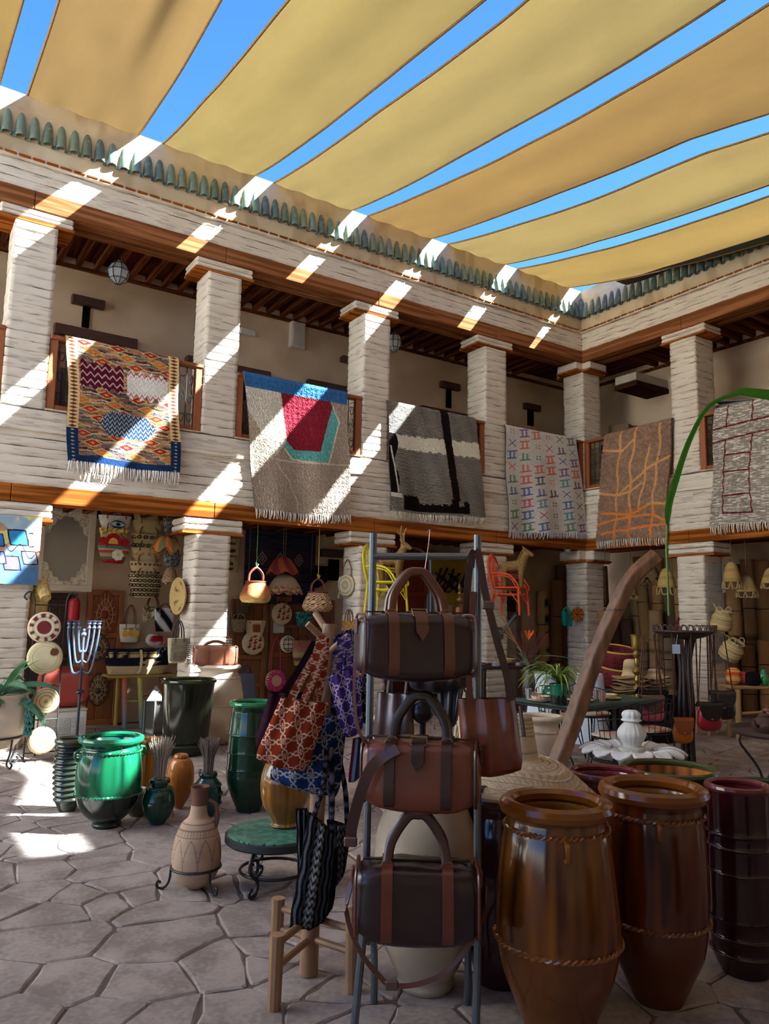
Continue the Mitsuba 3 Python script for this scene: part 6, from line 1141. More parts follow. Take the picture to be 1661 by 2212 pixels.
plant('bushy spider plant with striped leaves in the green table pot', (-5.28, -4.30, ZT + .20), [(xf(blade(g_.uniform(.32, .56), .018, g_.uniform(1.3, 2.2), 8), (0, 0, g_.uniform(-.02, .05)), g_.uniform(0, 360), 0, -g_.uniform(35, 80)), [(140, 160, 84), (110, 140, 66), (170, 180, 110), (96, 124, 60)][int(g_.integers(4))]) for _ in range(110)], 'spider_plant')
t = plant('tall flower bunch with orange and dark leaves behind the spider plant', (-4.95, -3.55, .741), [(xf(blade(.36, .055, .9), (0, 0, .28), az, 0, -el), c) for az, el, c in ((10, 50, (90, 120, 80)), (-30, 30, (110, 140, 110)), (200, 60, (110, 120, 100)), (150, 55, (100, 110, 96)), (80, 70, (120, 130, 110)), (-60, 60, (90, 60, 60)))] + [(xf(blade(.62, .075, .35), (0, 0, .42), -28, 0, -6), (110, 150, 120))], 'flower_bunch')
part(t, 'vase', lathe([(.001, 0), (.06, .005), (.07, .15), (.05, .27), (.06, .30)], 24), (60, 60, 56), 'm_glaze'); part(t, 'orange_flower', join(*[xf(blade(.14, .03, .2), (.02, .02, .60), a, 0, -60) for a in (0, 40, -40, 80)]), (214, 96, 40), 'm_leaf'); part(t, 'dark_stem', join(*[tube([(0, 0, .25), (.10*math.cos(a) , .10*math.sin(a), .5), (.22*math.cos(a), .22*math.sin(a), .68)], .004, 4) for a in np.linspace(-2, 3.2, 22)]), (90, 46, 50)); part(t, 'bare_twig', join(*[tube(smooth_path([(0, 0, .28), (-.12, .05, .55), (-.34, .16, .72 + .1*k)], 8), .005, 4) for k in range(4)]), (140, 110, 70))
for i, (x, y) in enumerate([(-3.66, -2.50), (-3.17, -2.84)]):
    one('white_lamp', f'tall white tapered floor lamp behind the table, {["left", "right"][i]} one', 'lamp', lathe([(.001, 0), (.26, .0), (.17, .86), (.16, .88), (.001, .88)], 32), (196, 206, 222), 'm_satin', (x, y, 0), group='white floor lamps')
def wire_chair(label, x, y, rz):
    t = thing('wire_chair', label, 'chair', (x, y, 0), rz, 'black wire chairs around the table'); I = (26, 24, 26)
    def sh(u, v):  # bucket: u around the back, v up
        a = (u - .5)*PI*1.05; r = .22 + .05*v; return np.stack([r*np.sin(a), .02 + (r*.85)*np.cos(a), .44 + .36*v*(1 - .25*np.abs(u - .5)*2)], -1)
    w = []
    for k in range(13): q = k/12; w.append(tube([tuple(sh(np.array(q), np.array(v_))) for v_ in np.linspace(0, 1, 6)], .0045, 4))
    for v_ in (0, .33, .66, 1): w.append(tube([tuple(sh(np.array(q), np.array(v_))) for q in np.linspace(0, 1, 18)], .006, 4))
    part(t, 'back', join(w), I, 'm_iron'); part(t, 'seat_frame', tube([(.22*math.cos(a), .19*math.sin(a), .44) for a in np.arange(24)*2*PI/24], .008, 5, True), I, 'm_iron')
    part(t, 'seat_wire', join(*[tube([(q, -math.sqrt(max(0, .19**2*(1 - (q/.22)**2))), .44), (q, math.sqrt(max(0, .19**2*(1 - (q/.22)**2))), .44)], .004, 4) for q in np.linspace(-.2, .2, 9)]), I, 'm_iron')
    for sx in (-1, 1):
        for sy in (-1, 1): part(t, 'leg', join(tube([(sx*.10, sy*.12, .44), (sx*.21, sy*.21, 0)], .007, 5), tube([(sx*.18, sy*.14, .44), (sx*.21, sy*.21, 0)], .007, 5)), I, 'm_iron')
    one('seat_cushion', f'pale pink striped cushion on the {label.replace("black ", "")}', 'cushion', blob(.21, .19, .022, (0, 0, .022), .6, 8, 24), lambda v: np.where((np.abs(v[:, 0] - .03) < .05)[:, None], C(206, 120, 116), C(200, 186, 164)), 'm_matte', (x, y, .45), rz, 'cushions on the wire chairs')
wire_chair('black wire chair nearest the curved pole', -4.92, -4.70, 180); wire_chair('black wire chair behind the fountain finial', -4.28, -4.60, 176); wire_chair('black wire chair across the table by the plant', -4.35, -3.42, 4); wire_chair('black wire chair at the far right of the table', -3.78, -3.40, -6)
rattan_chair('natural rattan armchair at the left end of the table, farther one', (-5.15, -2.95, 0), 75, CANE, .92); rattan_chair('natural rattan armchair at the left end of the table, nearer one', (-5.80, -3.75, 0), 60, CANE, .92)
# clay jars in front of the table
pot('clay_jar', 'pale clay jar with rope band left of the curved pole', 'jar', (-5.91, -4.67, 0), [(.10, 0), (.16, .10), (.20, .30), (.195, .52), (.165, .62), (.185, .66), (.20, .69)], CLAY, 'm_matte', ropes=[(.185, .575)], rim=(.014, .01)); pot('clay_jar', 'pale clay jar seen between the middle duffel and the brown tote', 'jar', (-6.66, -4.79, 0), [(.10, 0), (.16, .10), (.21, .30), (.20, .60), (.17, .70), (.19, .74), (.20, .76)], CLAY, 'm_matte', ropes=[(.185, .66)], rim=(.014, .01)); pot('clay_jar', 'broad clay jar glimpsed left of the duffel rack', 'jar', (-7.4, -4.6, 0), [(.12, 0), (.2, .12), (.26, .34), (.25, .58), (.20, .70), (.22, .76)], CLAY, 'm_matte', rim=(.014, .01))
# lotus fountain
t = thing('fountain', 'white carved stone fountain with lotus basin and bud finial', 'fountain', (-5.35, -5.24, 0)); ST = (206, 206, 206)
part(t, 'pedestal', lathe([(.001, 0), (.24, 0), (.24, .06), (.12, .12), (.09, .25), (.14, .38), (.001, .40)], 32), ST); part(t, 'basin', lathe([(.001, .38), (.30, .40), (.38, .44), (.40, .46), (.30, .43), (.001, .42)], 40), ST)
for k in range(14):
    a = k*2*PI/14; part(t, 'petal', xf(sheet(lambda u, v: np.stack([.22 + .24*u, (v - .5)*.22*(.55 + .6*u)*np.sqrt(np.clip(1.02 - u**3, 0, 1)), .425 + .05*np.sin(u*2.4) + .03*(2*(v - .5))**2*(1 - u) - .035*u*u], -1), 10, 9, .018), (0, 0, 0), math.degrees(a)), ST, smooth=True)
part(t, 'collar', lathe([(.001, .42), (.115, .42), (.115, .47), (.08, .475), (.08, .49), (.001, .49)], 32), (190, 186, 178))
def gad(prof, n, amp):
    v, f = lathe(smooth_path(prof, 30), 84); th = np.arctan2(v[:, 1], v[:, 0]); k = 1 + amp*np.abs(np.sin(th*n/2)); v = v.copy(); v[:, 0] *= k; v[:, 1] *= k; return v, f
part(t, 'bulb', gad([(.075, .485), (.08, .50), (.115, .56), (.118, .60), (.09, .65), (.06, .68), (.055, .69)], 18, .05), (200, 198, 192), smooth=True); part(t, 'crown', gad([(.055, .685), (.082, .70), (.07, .715), (.072, .73), (.075, .755), (.05, .785), (.001, .79)], 10, .10), ST, smooth=True)
# curved pole
P = smooth_path([(-7.09, -5.71, 0), (-6.99, -5.77, .30), (-6.88, -5.85, .64), (-6.79, -5.91, .92), (-6.70, -5.97, 1.22), (-6.61, -6.03, 1.48), (-6.47, -6.13, 1.84), (-6.38, -6.19, 1.97), (-6.29, -6.255, 2.065)], 60); rr = np.linspace(.078, .058, len(P))*(1 + .06*(meshkit.noise(P*7) - .5)*2)
t = thing('curved_pole', 'old curved wooden pole leaning over the courtyard', 'pole')
def polec(v): g = meshkit.fbm(v*A(40, 40, 4), 3)[:, None]; return (C(60, 36, 22)*(1 - g) + C(124, 82, 54)*g)*np.where((np.abs(v[:, 2] - 1.66) < .006)[:, None], .4, 1)
v, f = tube(P, rr, 6, flat=(1.12, .95)); b_ = trimesh.Trimesh(v, f, process=False).subdivide().subdivide(); v, f = np.array(b_.vertices), np.array(b_.faces); part(t, 'shaft', (v + (meshkit.fbm(v*A(16, 16, 5), 3) - .5)[:, None]*.02, f), polec, 'm_satin'); 
# stand with small leather bags
t = thing('bag_tree', 'dark iron bag stand with a scalloped tray top and splayed legs', 'stand', (-3.49, -4.50, 0)); I = (44, 34, 32)
part(t, 'tray', sheet(lambda u, v: np.stack([.335*v*np.cos(u*2*PI), .335*v*np.sin(u*2*PI), 1.38 + .09*v**2], -1), 40, 8, .014), (60, 44, 42), 'm_iron'); part(t, 'scallop', join(*[tube(smooth_path([(.33*math.cos(a - .11), .33*math.sin(a - .11), 1.47), (.34*math.cos(a - .05), .34*math.sin(a - .05), 1.53), (.34*math.cos(a + .05), .34*math.sin(a + .05), 1.53), (.33*math.cos(a + .11), .33*math.sin(a + .11), 1.47)], 8), .006, 4) for a in np.arange(30)*2*PI/30]), (80, 60, 54), 'm_iron', kind='stuff')
for k in range(6):
    a = k*PI/3 + .3; c_, s_ = math.cos(a), math.sin(a); part(t, 'leg', tube(smooth_path([(.10*c_, .10*s_, 1.40), (.05*c_, .05*s_, 1.1), (.07*c_, .07*s_, .6), (.05*c_, .05*s_, .3), (.06*c_, .06*s_, 0)], 20), .024, 7), I, 'm_iron')
for k in range(10): a = k*2*PI/10 + .2; part(t, 'strap', tube([(.31*math.cos(a), .31*math.sin(a), 1.44), (.30*math.cos(a), .30*math.sin(a), .62 + .2*((k*7) % 3)/2)], .008, 5), (66, 36, 30), 'm_leather')
def flap_bag(label, px, w, h, d, body, flap, rz, strap_top, shape='round'):
    t = thing('flap_bag', label, 'bag', px, rz, 'small leather bags on the iron stand'); e = .75 if shape == 'round' else .4
    v, f = blob(w/2, d/2, h/2, (0, 0, h/2), e, 18, 28); v = v.copy(); v[:, 0] *= 1 + (.18*(1 - 2*v[:, 2]/h) if shape == 'round' else 0); part(t, 'body', (v, f), body, 'm_leather', True)
    part(t, 'flap', sheet(lambda u, q: np.stack([(u - .5)*w*1.02*np.sqrt(np.clip(1 - .55*q**3, 0, 1)), np.interp(q, [0, .15, .3, 1], [d*.45, 0, -d*.5, -d*.60]), np.interp(q, [0, .15, .3, 1], [h*.86, h*1.03, h*.95, h*.38]) + .10*h*(2*u - 1)**2*q], -1), 16, 14, .006), flap, 'm_leather', True); part(t, 'clasp', blob(.014, .008, .010, (0, -d*.62, h*.44), n=6, m=8), (170, 130, 100), 'm_metal')
    for s in (-1, 1): part(t, 'strap', tube([(s*w*.46, 0, h*.85), (s*w*.2, .02, strap_top)], .007, 5), (76, 40, 32), 'm_leather')
def pk(v): return np.where((((v[:, 2]*70) % 1) < .35)[:, None], C(170, 60, 80), C(206, 92, 110))
flap_bag('pink woven bag with a brown flap, leftmost on the iron stand', (-3.93, -4.38, .50), .25, .27, .10, pk, (92, 66, 56), -30, .93, 'box'); flap_bag('orange leather bag with a tan flap, lowest on the iron stand', (-3.66, -4.56, .27), .22, .27, .10, (190, 106, 30), (140, 70, 34), -30, 1.15); flap_bag('red leather bag with a black flap in the middle of the iron stand', (-3.44, -4.74, .41), .26, .30, .11, (150, 24, 40), (22, 18, 22), -30, 1.02); flap_bag('black leather bag at the right of the iron stand', (-3.22, -4.76, .52), .26, .30, .11, (34, 28, 30), (30, 24, 28), -40, .92); flap_bag('black leather bag behind the pink woven one', (-3.70, -4.20, .40), .34, .42, .14, (24, 20, 22), (24, 20, 22), -20, 1.0)
t = thing('brass_candlestick', 'tall brass candlestick of stacked knobs behind the pink woven bag', 'candlestick', (-3.62, -3.95, 0)); BP = [(.001, 0), (.11, 0), (.11, .03), (.05, .06)]
z = .06
for k, r in enumerate([.035, .05, .03, .055, .032, .045, .03, .05, .035, .055, .03, .045]): BP += [(.024, z + .01), (r, z + .05), (.024, z + .095)]; z += .098
BP += [(.05, z + .02), (.06, z + .16), (.066, z + .18), (.001, z + .18)]; part(t, 'shaft', lathe(smooth_path(BP, 150), 22), (150, 120, 60), 'm_metal')
# hats, burgundy baskets
gg = np.random.default_rng(14)
t = thing('hat_plinth', 'dark wooden plinth under the stack of straw hats', 'plinth', (-2.72, -3.14, 0)); part(t, 'body', box(.5, .5, .46, (0, 0, .23), .01), (40, 32, 30)); part(t, 'top', box(.54, .54, .03, (0, 0, .475), .008), (50, 40, 36))
def straw_hat(label, x, y, z, r, ch, group, ry=0):
    def fn(u, v):
        a = u*2*PI; R_ = np.interp(v, [0, .25, .42, .5, 1], [.03, .085, .11, .13, r]); zz = np.interp(v, [0, .25, .42, .5, 1], [ch, ch*.93, .03, .012, .0]) - .02*(v > .6)*np.sin(a*3)*.7
        return np.stack([R_*np.cos(a), R_*np.sin(a), zz], -1)
    one('straw_hat', label, 'hat', sheet(fn, 44, 16, .008), lambda v: np.where(((np.hypot(v[:, 0], v[:, 1])*60) % 1 < .4)[:, None], C(150, 124, 88), C(196, 172, 134)), 'm_matte', (x, y, z), gg.uniform(0, 90), group, smooth=True, ry=ry)
on = ['lowest', 'second', 'third', 'fourth', 'fifth', 'sixth', 'seventh', 'eighth', 'ninth']
for k in range(9): straw_hat(f'flat straw hat, {on[k]} from the bottom of the hat stack' if k < 8 else 'straw hat with a tall crown on top of the hat stack', -2.72 + gg.uniform(-.02, .02), -3.14 + gg.uniform(-.02, .02), .495 + .042*k, .25, .10 if k < 8 else .24, 'straw hats in a stack', gg.uniform(-3, 3))
for k in range(5): straw_hat(f'white striped straw hat, {on[k]} from the bottom of the second stack', -2.30 + gg.uniform(-.02, .02), -3.20, .62 + .05*k, .20, .12, 'hats in the second stack', gg.uniform(-4, 4))
one('hat_plinth', 'dark plinth under the white striped hats', 'plinth', box(.4, .4, .60, (0, 0, .3), .01), (40, 32, 30), 'm_matte', (-2.30, -3.20, 0))
def bc(v): th = np.arctan2(v[:, 1], v[:, 0]); return np.where((((v[:, 2]*14) % 1) < .45)[:, None] & (((th*26/6.283) % 1) < .5)[:, None], C(70, 44, 44), C(112, 44, 48))
for i, (x, y, z, r, lb) in enumerate([(-1.95, -2.25, .62, .31, 'burgundy woven basket below its twin'), (-1.93, -2.23, .86, .31, 'burgundy woven basket with yellow rim, upper one')]):
    t = thing('burgundy_basket', lb, 'basket', (x, y, z), -20, rx=12); part(t, 'body', cup([(.18, 0), (.24, .05), (.31, .20), (.29, .30)], 44, 1, .014, 20), bc); part(t, 'rim', tube([(.288*math.cos(a), .288*math.sin(a), .30) for a in np.arange(34)*2*PI/34], .014, 6, True), (190, 150, 70)); part(t, 'handle', xf(handle(-.05, .05, .28, .09, .012), (.28, .02, 0), 90), (50, 34, 32))
one('display_stool', 'dark stool under the burgundy baskets', 'stool', join(lathe([(.001, .56), (.24, .56), (.24, .60), (.001, .60)], 24), *[tube([(.18*math.cos(a), .18*math.sin(a), .57), (.22*math.cos(a), .22*math.sin(a), 0)], .022, 7) for a in (.3, 1.87, 3.44, 5.0)]), (40, 32, 30), 'm_satin', (-1.95, -2.25, 0))
# round tray table at the right edge
t = thing('tray_table', 'round dark iron tray table at the right edge', 'table', (-4.02, -5.90, 0)); part(t, 'tray', lathe([(.001, .565), (.44, .565), (.47, .59), (.475, .62), (.465, .62), (.44, .58), (.001, .575)], 56), (70, 52, 46), 'm_iron')
for k in range(4):
    a = k*PI/2 + 2.2; c_, s_ = math.cos(a), math.sin(a); q = lambda r, z: (r*c_, r*s_, z); part(t, 'leg', tube(smooth_path([q(.38, .565), q(.39, .48), q(.34, .40), q(.24, .25), q(.20, .08), q(.24, 0)], 20), .012, 6), (34, 30, 30), 'm_iron')
    part(t, 'brace', tube([q(.20, .12), q(.05, .40), q(0, .565)], .009, 5), (34, 30, 30), 'm_iron')
def kettle(label, x, y, r, h, col, mat='m_satin', spout=True, name='clay_pot', cat='pot'):
    t = thing(name, label, cat, (x, y, .577)); part(t, 'body', lathe(smooth_path([(.001, 0), (r*.6, 0), (r, h*.35), (r*.9, h*.6), (r*.5, h*.8), (r*.55, h*.86)], 22), 28), col, mat); part(t, 'lid', lathe([(r*.55, h*.84), (r*.4, h*.92), (.015, h*.97), (.02, h*1.04), (.001, h*1.08)], 20), col, mat)
    if spout: part(t, 'spout', tube(smooth_path([(-r*.8, 0, h*.4), (-r*1.3, 0, h*.5), (-r*1.5, 0, h*.75)], 8), np.linspace(.02, .010, 9), 7), col, mat)
kettle('brown clay teapot at the left of the tray table', -4.26, -5.84, .11, .20, (70, 48, 40)); kettle('tall brown clay pot with knob lid on the tray table', -4.08, -6.02, .11, .27, (92, 70, 58), spout=False); kettle('banded cream and brown pot at the right of the tray table', -3.94, -6.14, .10, .19, bands([(170, 150, 130), (120, 90, 60), (170, 150, 130), (110, 84, 50)], 0, .19), spout=False); kettle('coppery metal pot at the back of the tray table', -4.00, -5.72, .09, .22, (150, 110, 90), 'm_metal', False); kettle('pale copper jug at the back right of the tray table', -3.84, -5.86, .08, .26, (170, 130, 110), 'm_metal', False)
tk = basket_bag('tan woven basket with a loop handle hanging behind the curved pole', (-.30, -.70, 1.46), .30, .27, weave((150, 116, 70), (120, 90, 54), 40, 60), sy=.8, hh=.10, flare=.85, hcol=(140, 110, 70), rz=-60)
part(tk, 'cord', join(tube([(0, 0, .36), (-.05, .31, 1.50)], .004, 5)), (90, 76, 56))
one('cone_hat', 'striped conical hat in red and white beside the right facade column', 'hat', lathe([(.001, .34), (.02, .33), (.15, .02), (.16, 0), (.14, 0), (.001, .30)], 28), bands([(90, 40, 50), (206, 196, 190), (110, 50, 50), (60, 50, 60), (190, 170, 160), (120, 40, 44)]*2, 0, .34), 'm_matte', (.24, -1.79, 1.30))
t = thing('hat_post', 'dark post that carries the striped conical hat', 'post', (.24, -1.79, 0)); part(t, 'post', tube([(0, 0, 0), (0, 0, 1.45)], .02, 8), (50, 36, 28), 'm_satin'); part(t, 'base', lathe([(.001, 0), (.14, 0), (.14, .03), (.001, .04)], 20), (50, 36, 28), 'm_satin')
tk = one('price_tag', 'pale blue paper tag hanging on the iron bag stand', 'tag', box(.085, .004, .10), (170, 184, 206), 'm_matte', (-3.78, -4.60, 1.28), -33)
part(tk, 'string', tube([(0, 0, .04), (.03, .02, .17)], .003, 4), (150, 150, 150))
one('dome_camera', 'small white dome camera under the beam left of the corner column', 'camera', join(blob(.05, .05, .045, (0, 0, 0), n=10, m=16), lathe([(.001, .0), (.06, .0), (.06, .04), (.001, .04)], 18)), (150, 150, 150), 'm_satin', (-.42, .06, 2.81))
# ================================================================ FOREGROUND
AMB = glaze((124, 68, 2), (54, 20, 2), .36, (92, 46, 4), 14, .9)
pot('amber_jar', 'tall amber glazed jar, the front left one of the pair, with plain rope bands', 'jar', (-8.73, -7.57, 0), [(.112, 0), (.128, .03), (.172, .13), (.218, .25), (.240, .39), (.230, .56), (.212, .72), (.198, .79), (.196, .82), (.206, .85)], AMB, 'm_glaze', 64, 70, .012, rim=(.022, .02), rimcol=(112, 60, 14), ropes=[(.201, .775), (.241, .36)], ropecol=(120, 66, 26), lugs=[(-2.2, .735, .208), (.9, .735, .208)], inner=(130, 84, 30))
pot('amber_jar', 'tall brown amber jar behind right of its twin, with a twisted rope under the rim', 'jar', (-8.16, -7.60, 0), [(.099, 0), (.118, .04), (.146, .10), (.19, .20), (.209, .33), (.213, .52), (.207, .70), (.20, .78), (.20, .81), (.212, .85)], glaze((104, 46, 4), (40, 12, 4), .34, (84, 40, 6), 14, .9), 'm_glaze', 64, 70, .012, rim=(.022, .02), rimcol=(108, 56, 16), ropes=[(.206, .765), (.211, .335)], ropecol=(110, 64, 36), lugs=[(-2.4, .73, .206), (.7, .73, .206)], inner=(124, 78, 28), seed=5)
mp = [(.10, -.0), (.125, .05)]
for z in (.10, .17, .25, .45, .56, .62): mp += [(.142, z - .012), (.150, z), (.142, z + .012)]
pot('maroon_jar', 'tall maroon jar with shiny raised rings at the right edge', 'jar', (-7.60, -7.65, 0), mp + [(.141, .72), (.143, .82)], glaze((50, 12, 20), (30, 6, 14)), 'm_glaze', 56, 110, .006, rim=(.008, .006), rimcol=(90, 34, 36), inner=(90, 26, 34))
pot('maroon_jar', 'dark maroon jar standing behind the front amber jar', 'jar', (-8.62, -7.12, 0), [(.10, 0), (.15, .15), (.18, .4), (.17, .62), (.15, .72), (.165, .78)], glaze((58, 24, 26), (30, 12, 16)), 'm_glaze', lugs=[(2.6, .45, .178)], inner=(50, 20, 24))
pot('maroon_pot', 'wide maroon pot behind the second amber jar', 'pot', (-7.76, -7.00, 0), [(.12, 0), (.17, .2), (.185, .5), (.18, .72), (.19, .78)], glaze((96, 34, 38), (70, 20, 30)), 'm_glaze', rim=(.01, .008), inner=(100, 34, 40))
pot('drip_planter', 'wide green rimmed planter with orange drips inside, farthest of the front pots', 'planter', (-7.20, -6.98, 0), [(.16, 0), (.22, .2), (.255, .5), (.26, .70), (.262, .745)], glaze((40, 50, 28), (24, 30, 20)), 'm_glaze', rim=(.010, .008), rimcol=(54, 62, 34), inner=glaze((180, 110, 60), (44, 34, 20), streak=30, amt=1.2))
pot('dark_pot', 'dark glazed pot cut off at the right edge behind the ringed jar', 'pot', (-7.05, -7.45, 0), [(.12, 0), (.16, .3), (.17, .6), (.175, .72)], glaze((34, 38, 26), (20, 24, 18)), 'm_glaze')
# big straw hat lying on the maroon jar
t = thing('sombrero', 'huge woven straw hat with tall blunt crown resting on the pots', 'hat', (-8.27, -6.88, .80), 0)
def somb(u, v):
    a = u*2*PI; r = np.interp(v, [0, .10, .3, .42, .48, 1], [.001, .06, .075, .092, .11, .40]); z = np.interp(v, [0, .10, .3, .42, .48, .7, 1], [.30, .295, .20, .085, .075, .05, -.085]) + .035*np.sin(a*2 + .8)*np.clip(v - .5, 0, 1)*2 + .010*np.sin(a*5)*np.clip(v - .5, 0, 1)
    z = z + .004*np.sin(np.where(v < .45, z*300, r*170))
    return np.stack([r*np.cos(a), r*np.sin(a), z], -1)
def sombc(v):
    r = np.hypot(v[:, 0], v[:, 1]); th = np.arctan2(v[:, 1], v[:, 0]); q = np.where(r > .095, r*27, v[:, 2]*50) % 1; w = ((th*np.maximum(r, .05)*120) % 1 < .5); c = np.where(w[:, None], C(206, 186, 160), C(180, 158, 132)); return np.where((q < .25)[:, None], c*.55, c)
part(t, 'crown_and_brim', sheet(somb, 150, 130, .006), sombc, smooth=True, jit=.06); gg = np.random.default_rng(2)
part(t, 'loose_straw', join(*[tube(smooth_path([(.39*math.cos(a), .39*math.sin(a), -.075), (.44*math.cos(a + .1), .42*math.sin(a + .1), -.06 + gg.uniform(-.02, .03)), (.48*math.cos(a + .15), .48*math.sin(a + .15), -.09 + gg.uniform(-.04, .03))], 8), .0016, 4) for a in gg.uniform(3.2, 4.2, 14)]), (196, 184, 176))
# amphora behind the rack
pot('amphora', 'big pale clay amphora behind the duffel rack', 'jar', (-8.93, -6.98, 0), [(.112, 0), (.124, .02), (.122, .05), (.150, .10), (.195, .20), (.224, .33), (.234, .50), (.222, .64), (.18, .75), (.15, .80), (.165, .86), (.17, .88)], lambda v: C(176, 156, 134)*(.85 + .3*meshkit.fbm(v*5, 3))[:, None], 'm_matte', rim=(.012, .01))
# ---- grey steel rack with the leather bags
RX, RY, RZ = -9.18, -7.24, -35.0
c_, s_ = math.cos(math.radians(RZ)), math.sin(math.radians(RZ))
rk = lambda x, y, z: (RX + x*c_ - y*s_, RY + x*s_ + y*c_, z)
t = thing('bag_rack', 'grey steel tube rack on splayed legs that carries the leather bags', 'rack', (RX, RY, 0), RZ); SG = (104, 108, 112)
for s, x in ((-1, -.20), (1, .245)):
    part(t, 'post', tube([(x, 0, .42), (x + (.004 if s < 0 else 0), 0, 1.94)], .016, 10), SG, 'm_metal'); part(t, 'front_leg', tube(smooth_path([(x, 0, .46), (x - .01*(s < 0), -.01, .30), (x - .035*(s < 0) - .01*(s > 0), -.03, 0)], 14), .016, 9), SG, 'm_metal')
    part(t, 'rear_leg', tube(smooth_path([(x, .0, .36), (x + .012, .04, .30), (x + .03 if s < 0 else x - .02, .17, .25), (x + .035 if s < 0 else x - .02, .19, .1), (x + .035 if s < 0 else x - .025, .20, 0)], 20), .015, 9), SG, 'm_metal')
for z, q in ((1.842, .015), (1.355, .013), (.860, .013), (.366, .013)): part(t, 'crossbar', tube([(-.20, 0, z), (.245, 0, z + .006)], q, 9), SG, 'm_metal')
def rduf(label, x, z, L, h, d, body, trim, hh, hcol=None, yaw=0, buckle=True, sx=.23): return duffel(label, rk(x, -.13, z), RZ + yaw, L, h, d, body, trim, hh, 1.0, buckle, hcol, sx)
k1 = rduf('dark plum leather duffel with brown bands and a buckle, topmost on the rack', -.018, 1.362, .475, .245, .235, (40, 20, 24), (92, 50, 34), .165, None, 13)
k2 = rduf('red brown leather duffel with dark bands, middle of the rack', .012, .875, .465, .245, .24, (100, 46, 28), (46, 22, 18), .165, (36, 24, 24), -8)
k3 = rduf('dark leather duffel with brown bands and a long looped strap, lowest on the rack', .0, .40, .49, .265, .24, (36, 18, 17), (94, 42, 30), .175, (64, 34, 30), buckle=False)
one('bag_hook', 'thin wire hook from the top bar to the topmost duffel', 'hook', tube(smooth_path([(0, 0, .10), (.012, -.03, .11), (.008, -.05, .06), (0, -.08, 0), (-.012, -.11, -.085)], 12), .0025, 5), (150, 120, 120), 'm_metal', rk(.03, .0, 1.845), RZ)
def rstrap(label, pts, w, col, up=(1, 0, 0), buckle=None):
    t = thing('shoulder_strap', label, 'strap', (RX, RY, 0), RZ); part(t, 'band', strap(smooth_path(pts, 40), w, .006, up), col, 'm_leather')
    if buckle: part(t, 'buckle', box(.05, .016, .035, buckle, .005), (84, 60, 54), 'm_leather')
rstrap('long dark strap hanging from the right post to the brown tote', [(.215, -.02, 1.80), (.22, -.035, 1.86), (.245, -.04, 1.85), (.27, -.05, 1.70), (.32, -.05, 1.5), (.36, -.04, 1.36), (.375, -.03, 1.26)], .030, (58, 32, 30), (1, 0, .2), (.283, -.055, 1.645))
rstrap('second strand of the dark strap behind the right post', [(.215, .03, 1.82), (.205, .04, 1.7), (.195, .05, 1.5), (.19, .06, 1.30)], .030, (50, 28, 28), (1, 0, .1))
rstrap('brown strap tail hanging at the left of the middle duffel', [(-.235, -.12, 1.52), (-.255, -.15, 1.36), (-.24, -.17, 1.18), (-.19, -.16, 1.10), (-.10, -.15, 1.12)], .012, (110, 66, 54), (1, 0, .3))
rstrap('wide dark strap hanging off the left end of the middle duffel', [(-.08, -.26, 1.10), (-.17, -.27, 1.04), (-.215, -.27, .94), (-.245, -.25, .82), (-.25, -.24, .76)], .042, (66, 42, 36), (1, 0, .4), (-.25, -.25, .76))
rstrap('looped brown shoulder strap under the lowest duffel', [(-.25, -.13, .58), (-.265, -.16, .48), (-.21, -.20, .36), (-.13, -.2, .27), (-.09, -.2, .245), (0, -.2, .25), (.10, -.2, .29), (.19, -.19, .38), (.25, -.16, .48), (.262, -.14, .58)], .018, (84, 44, 36), (0, .4, 1), (-.09, -.2, .245))
def pouch(t, nm, cor, d, col, mat='m_matte', nu=96, nv=90, open_=True, seed=0, fold=.010):
    """soft bag: corners TL TR BR BL as (x, z), thickness d; col(u metres, v metres, front)"""
    tl, tr, br, bl = [A(*c) for c in cor]; W, H = np.linalg.norm(tr - tl), np.linalg.norm(bl - tl)
    th, v = np.meshgrid(np.linspace(0, 2*PI, nu*2 + 1), np.linspace(0, 1, nv), indexing='ij'); s = (1 - np.cos(th))/2
    s2 = np.where(v > .8, .5 + (s - .5)*(1 - .10*((v - .8)/.2)**2), s)
    p = (tl*(1 - s2)[..., None] + tr*s2[..., None])*(1 - v)[..., None] + (bl*(1 - s2)[..., None] + br*s2[..., None])*v[..., None]
    dd = d*(.30 + .70*np.sin(PI*np.clip(.10 + .80*v, 0, 1)))*np.where(v > .93, np.sqrt(np.clip((1 - v)/.07, 0, 1)), 1); y = -np.sin(th)*dd/2
    y = y + fold*np.sin(s*17 + seed)*(np.sin(th) > 0)*(1 - .5*v)*-1 + (meshkit.fbm(np.stack([p[..., 0]*8, p[..., 1]*8, y*0 + seed], -1), 2) - .5)*.02
    q = np.stack([p[..., 0], y, p[..., 1] + .012*np.sin(PI*s)*(v)*-1.5], -1); nn = nv
    i, j = np.meshgrid(np.arange(nu*2), np.arange(nn - 1), indexing='ij'); i, j = i.ravel(), j.ravel(); F = tri(np.stack([i*nn + j, i*nn + j + 1, (i+1)*nn + j + 1, (i+1)*nn + j], 1))
    c = col(s*W, v*H, np.sin(th) > 0); key = numbered(t + '__' + nm); V = HERE[t]((q.reshape(-1, 3), F))[0]
    scene[key] = mikit.ply((V, F), mat, smooth=True, color=np.clip(np.asarray(c, float).reshape(-1, 3), .002, .9))
t = thing('leather_tote', 'brown leather tote hanging from the right post of the rack', 'bag', (RX, RY, 0), RZ)
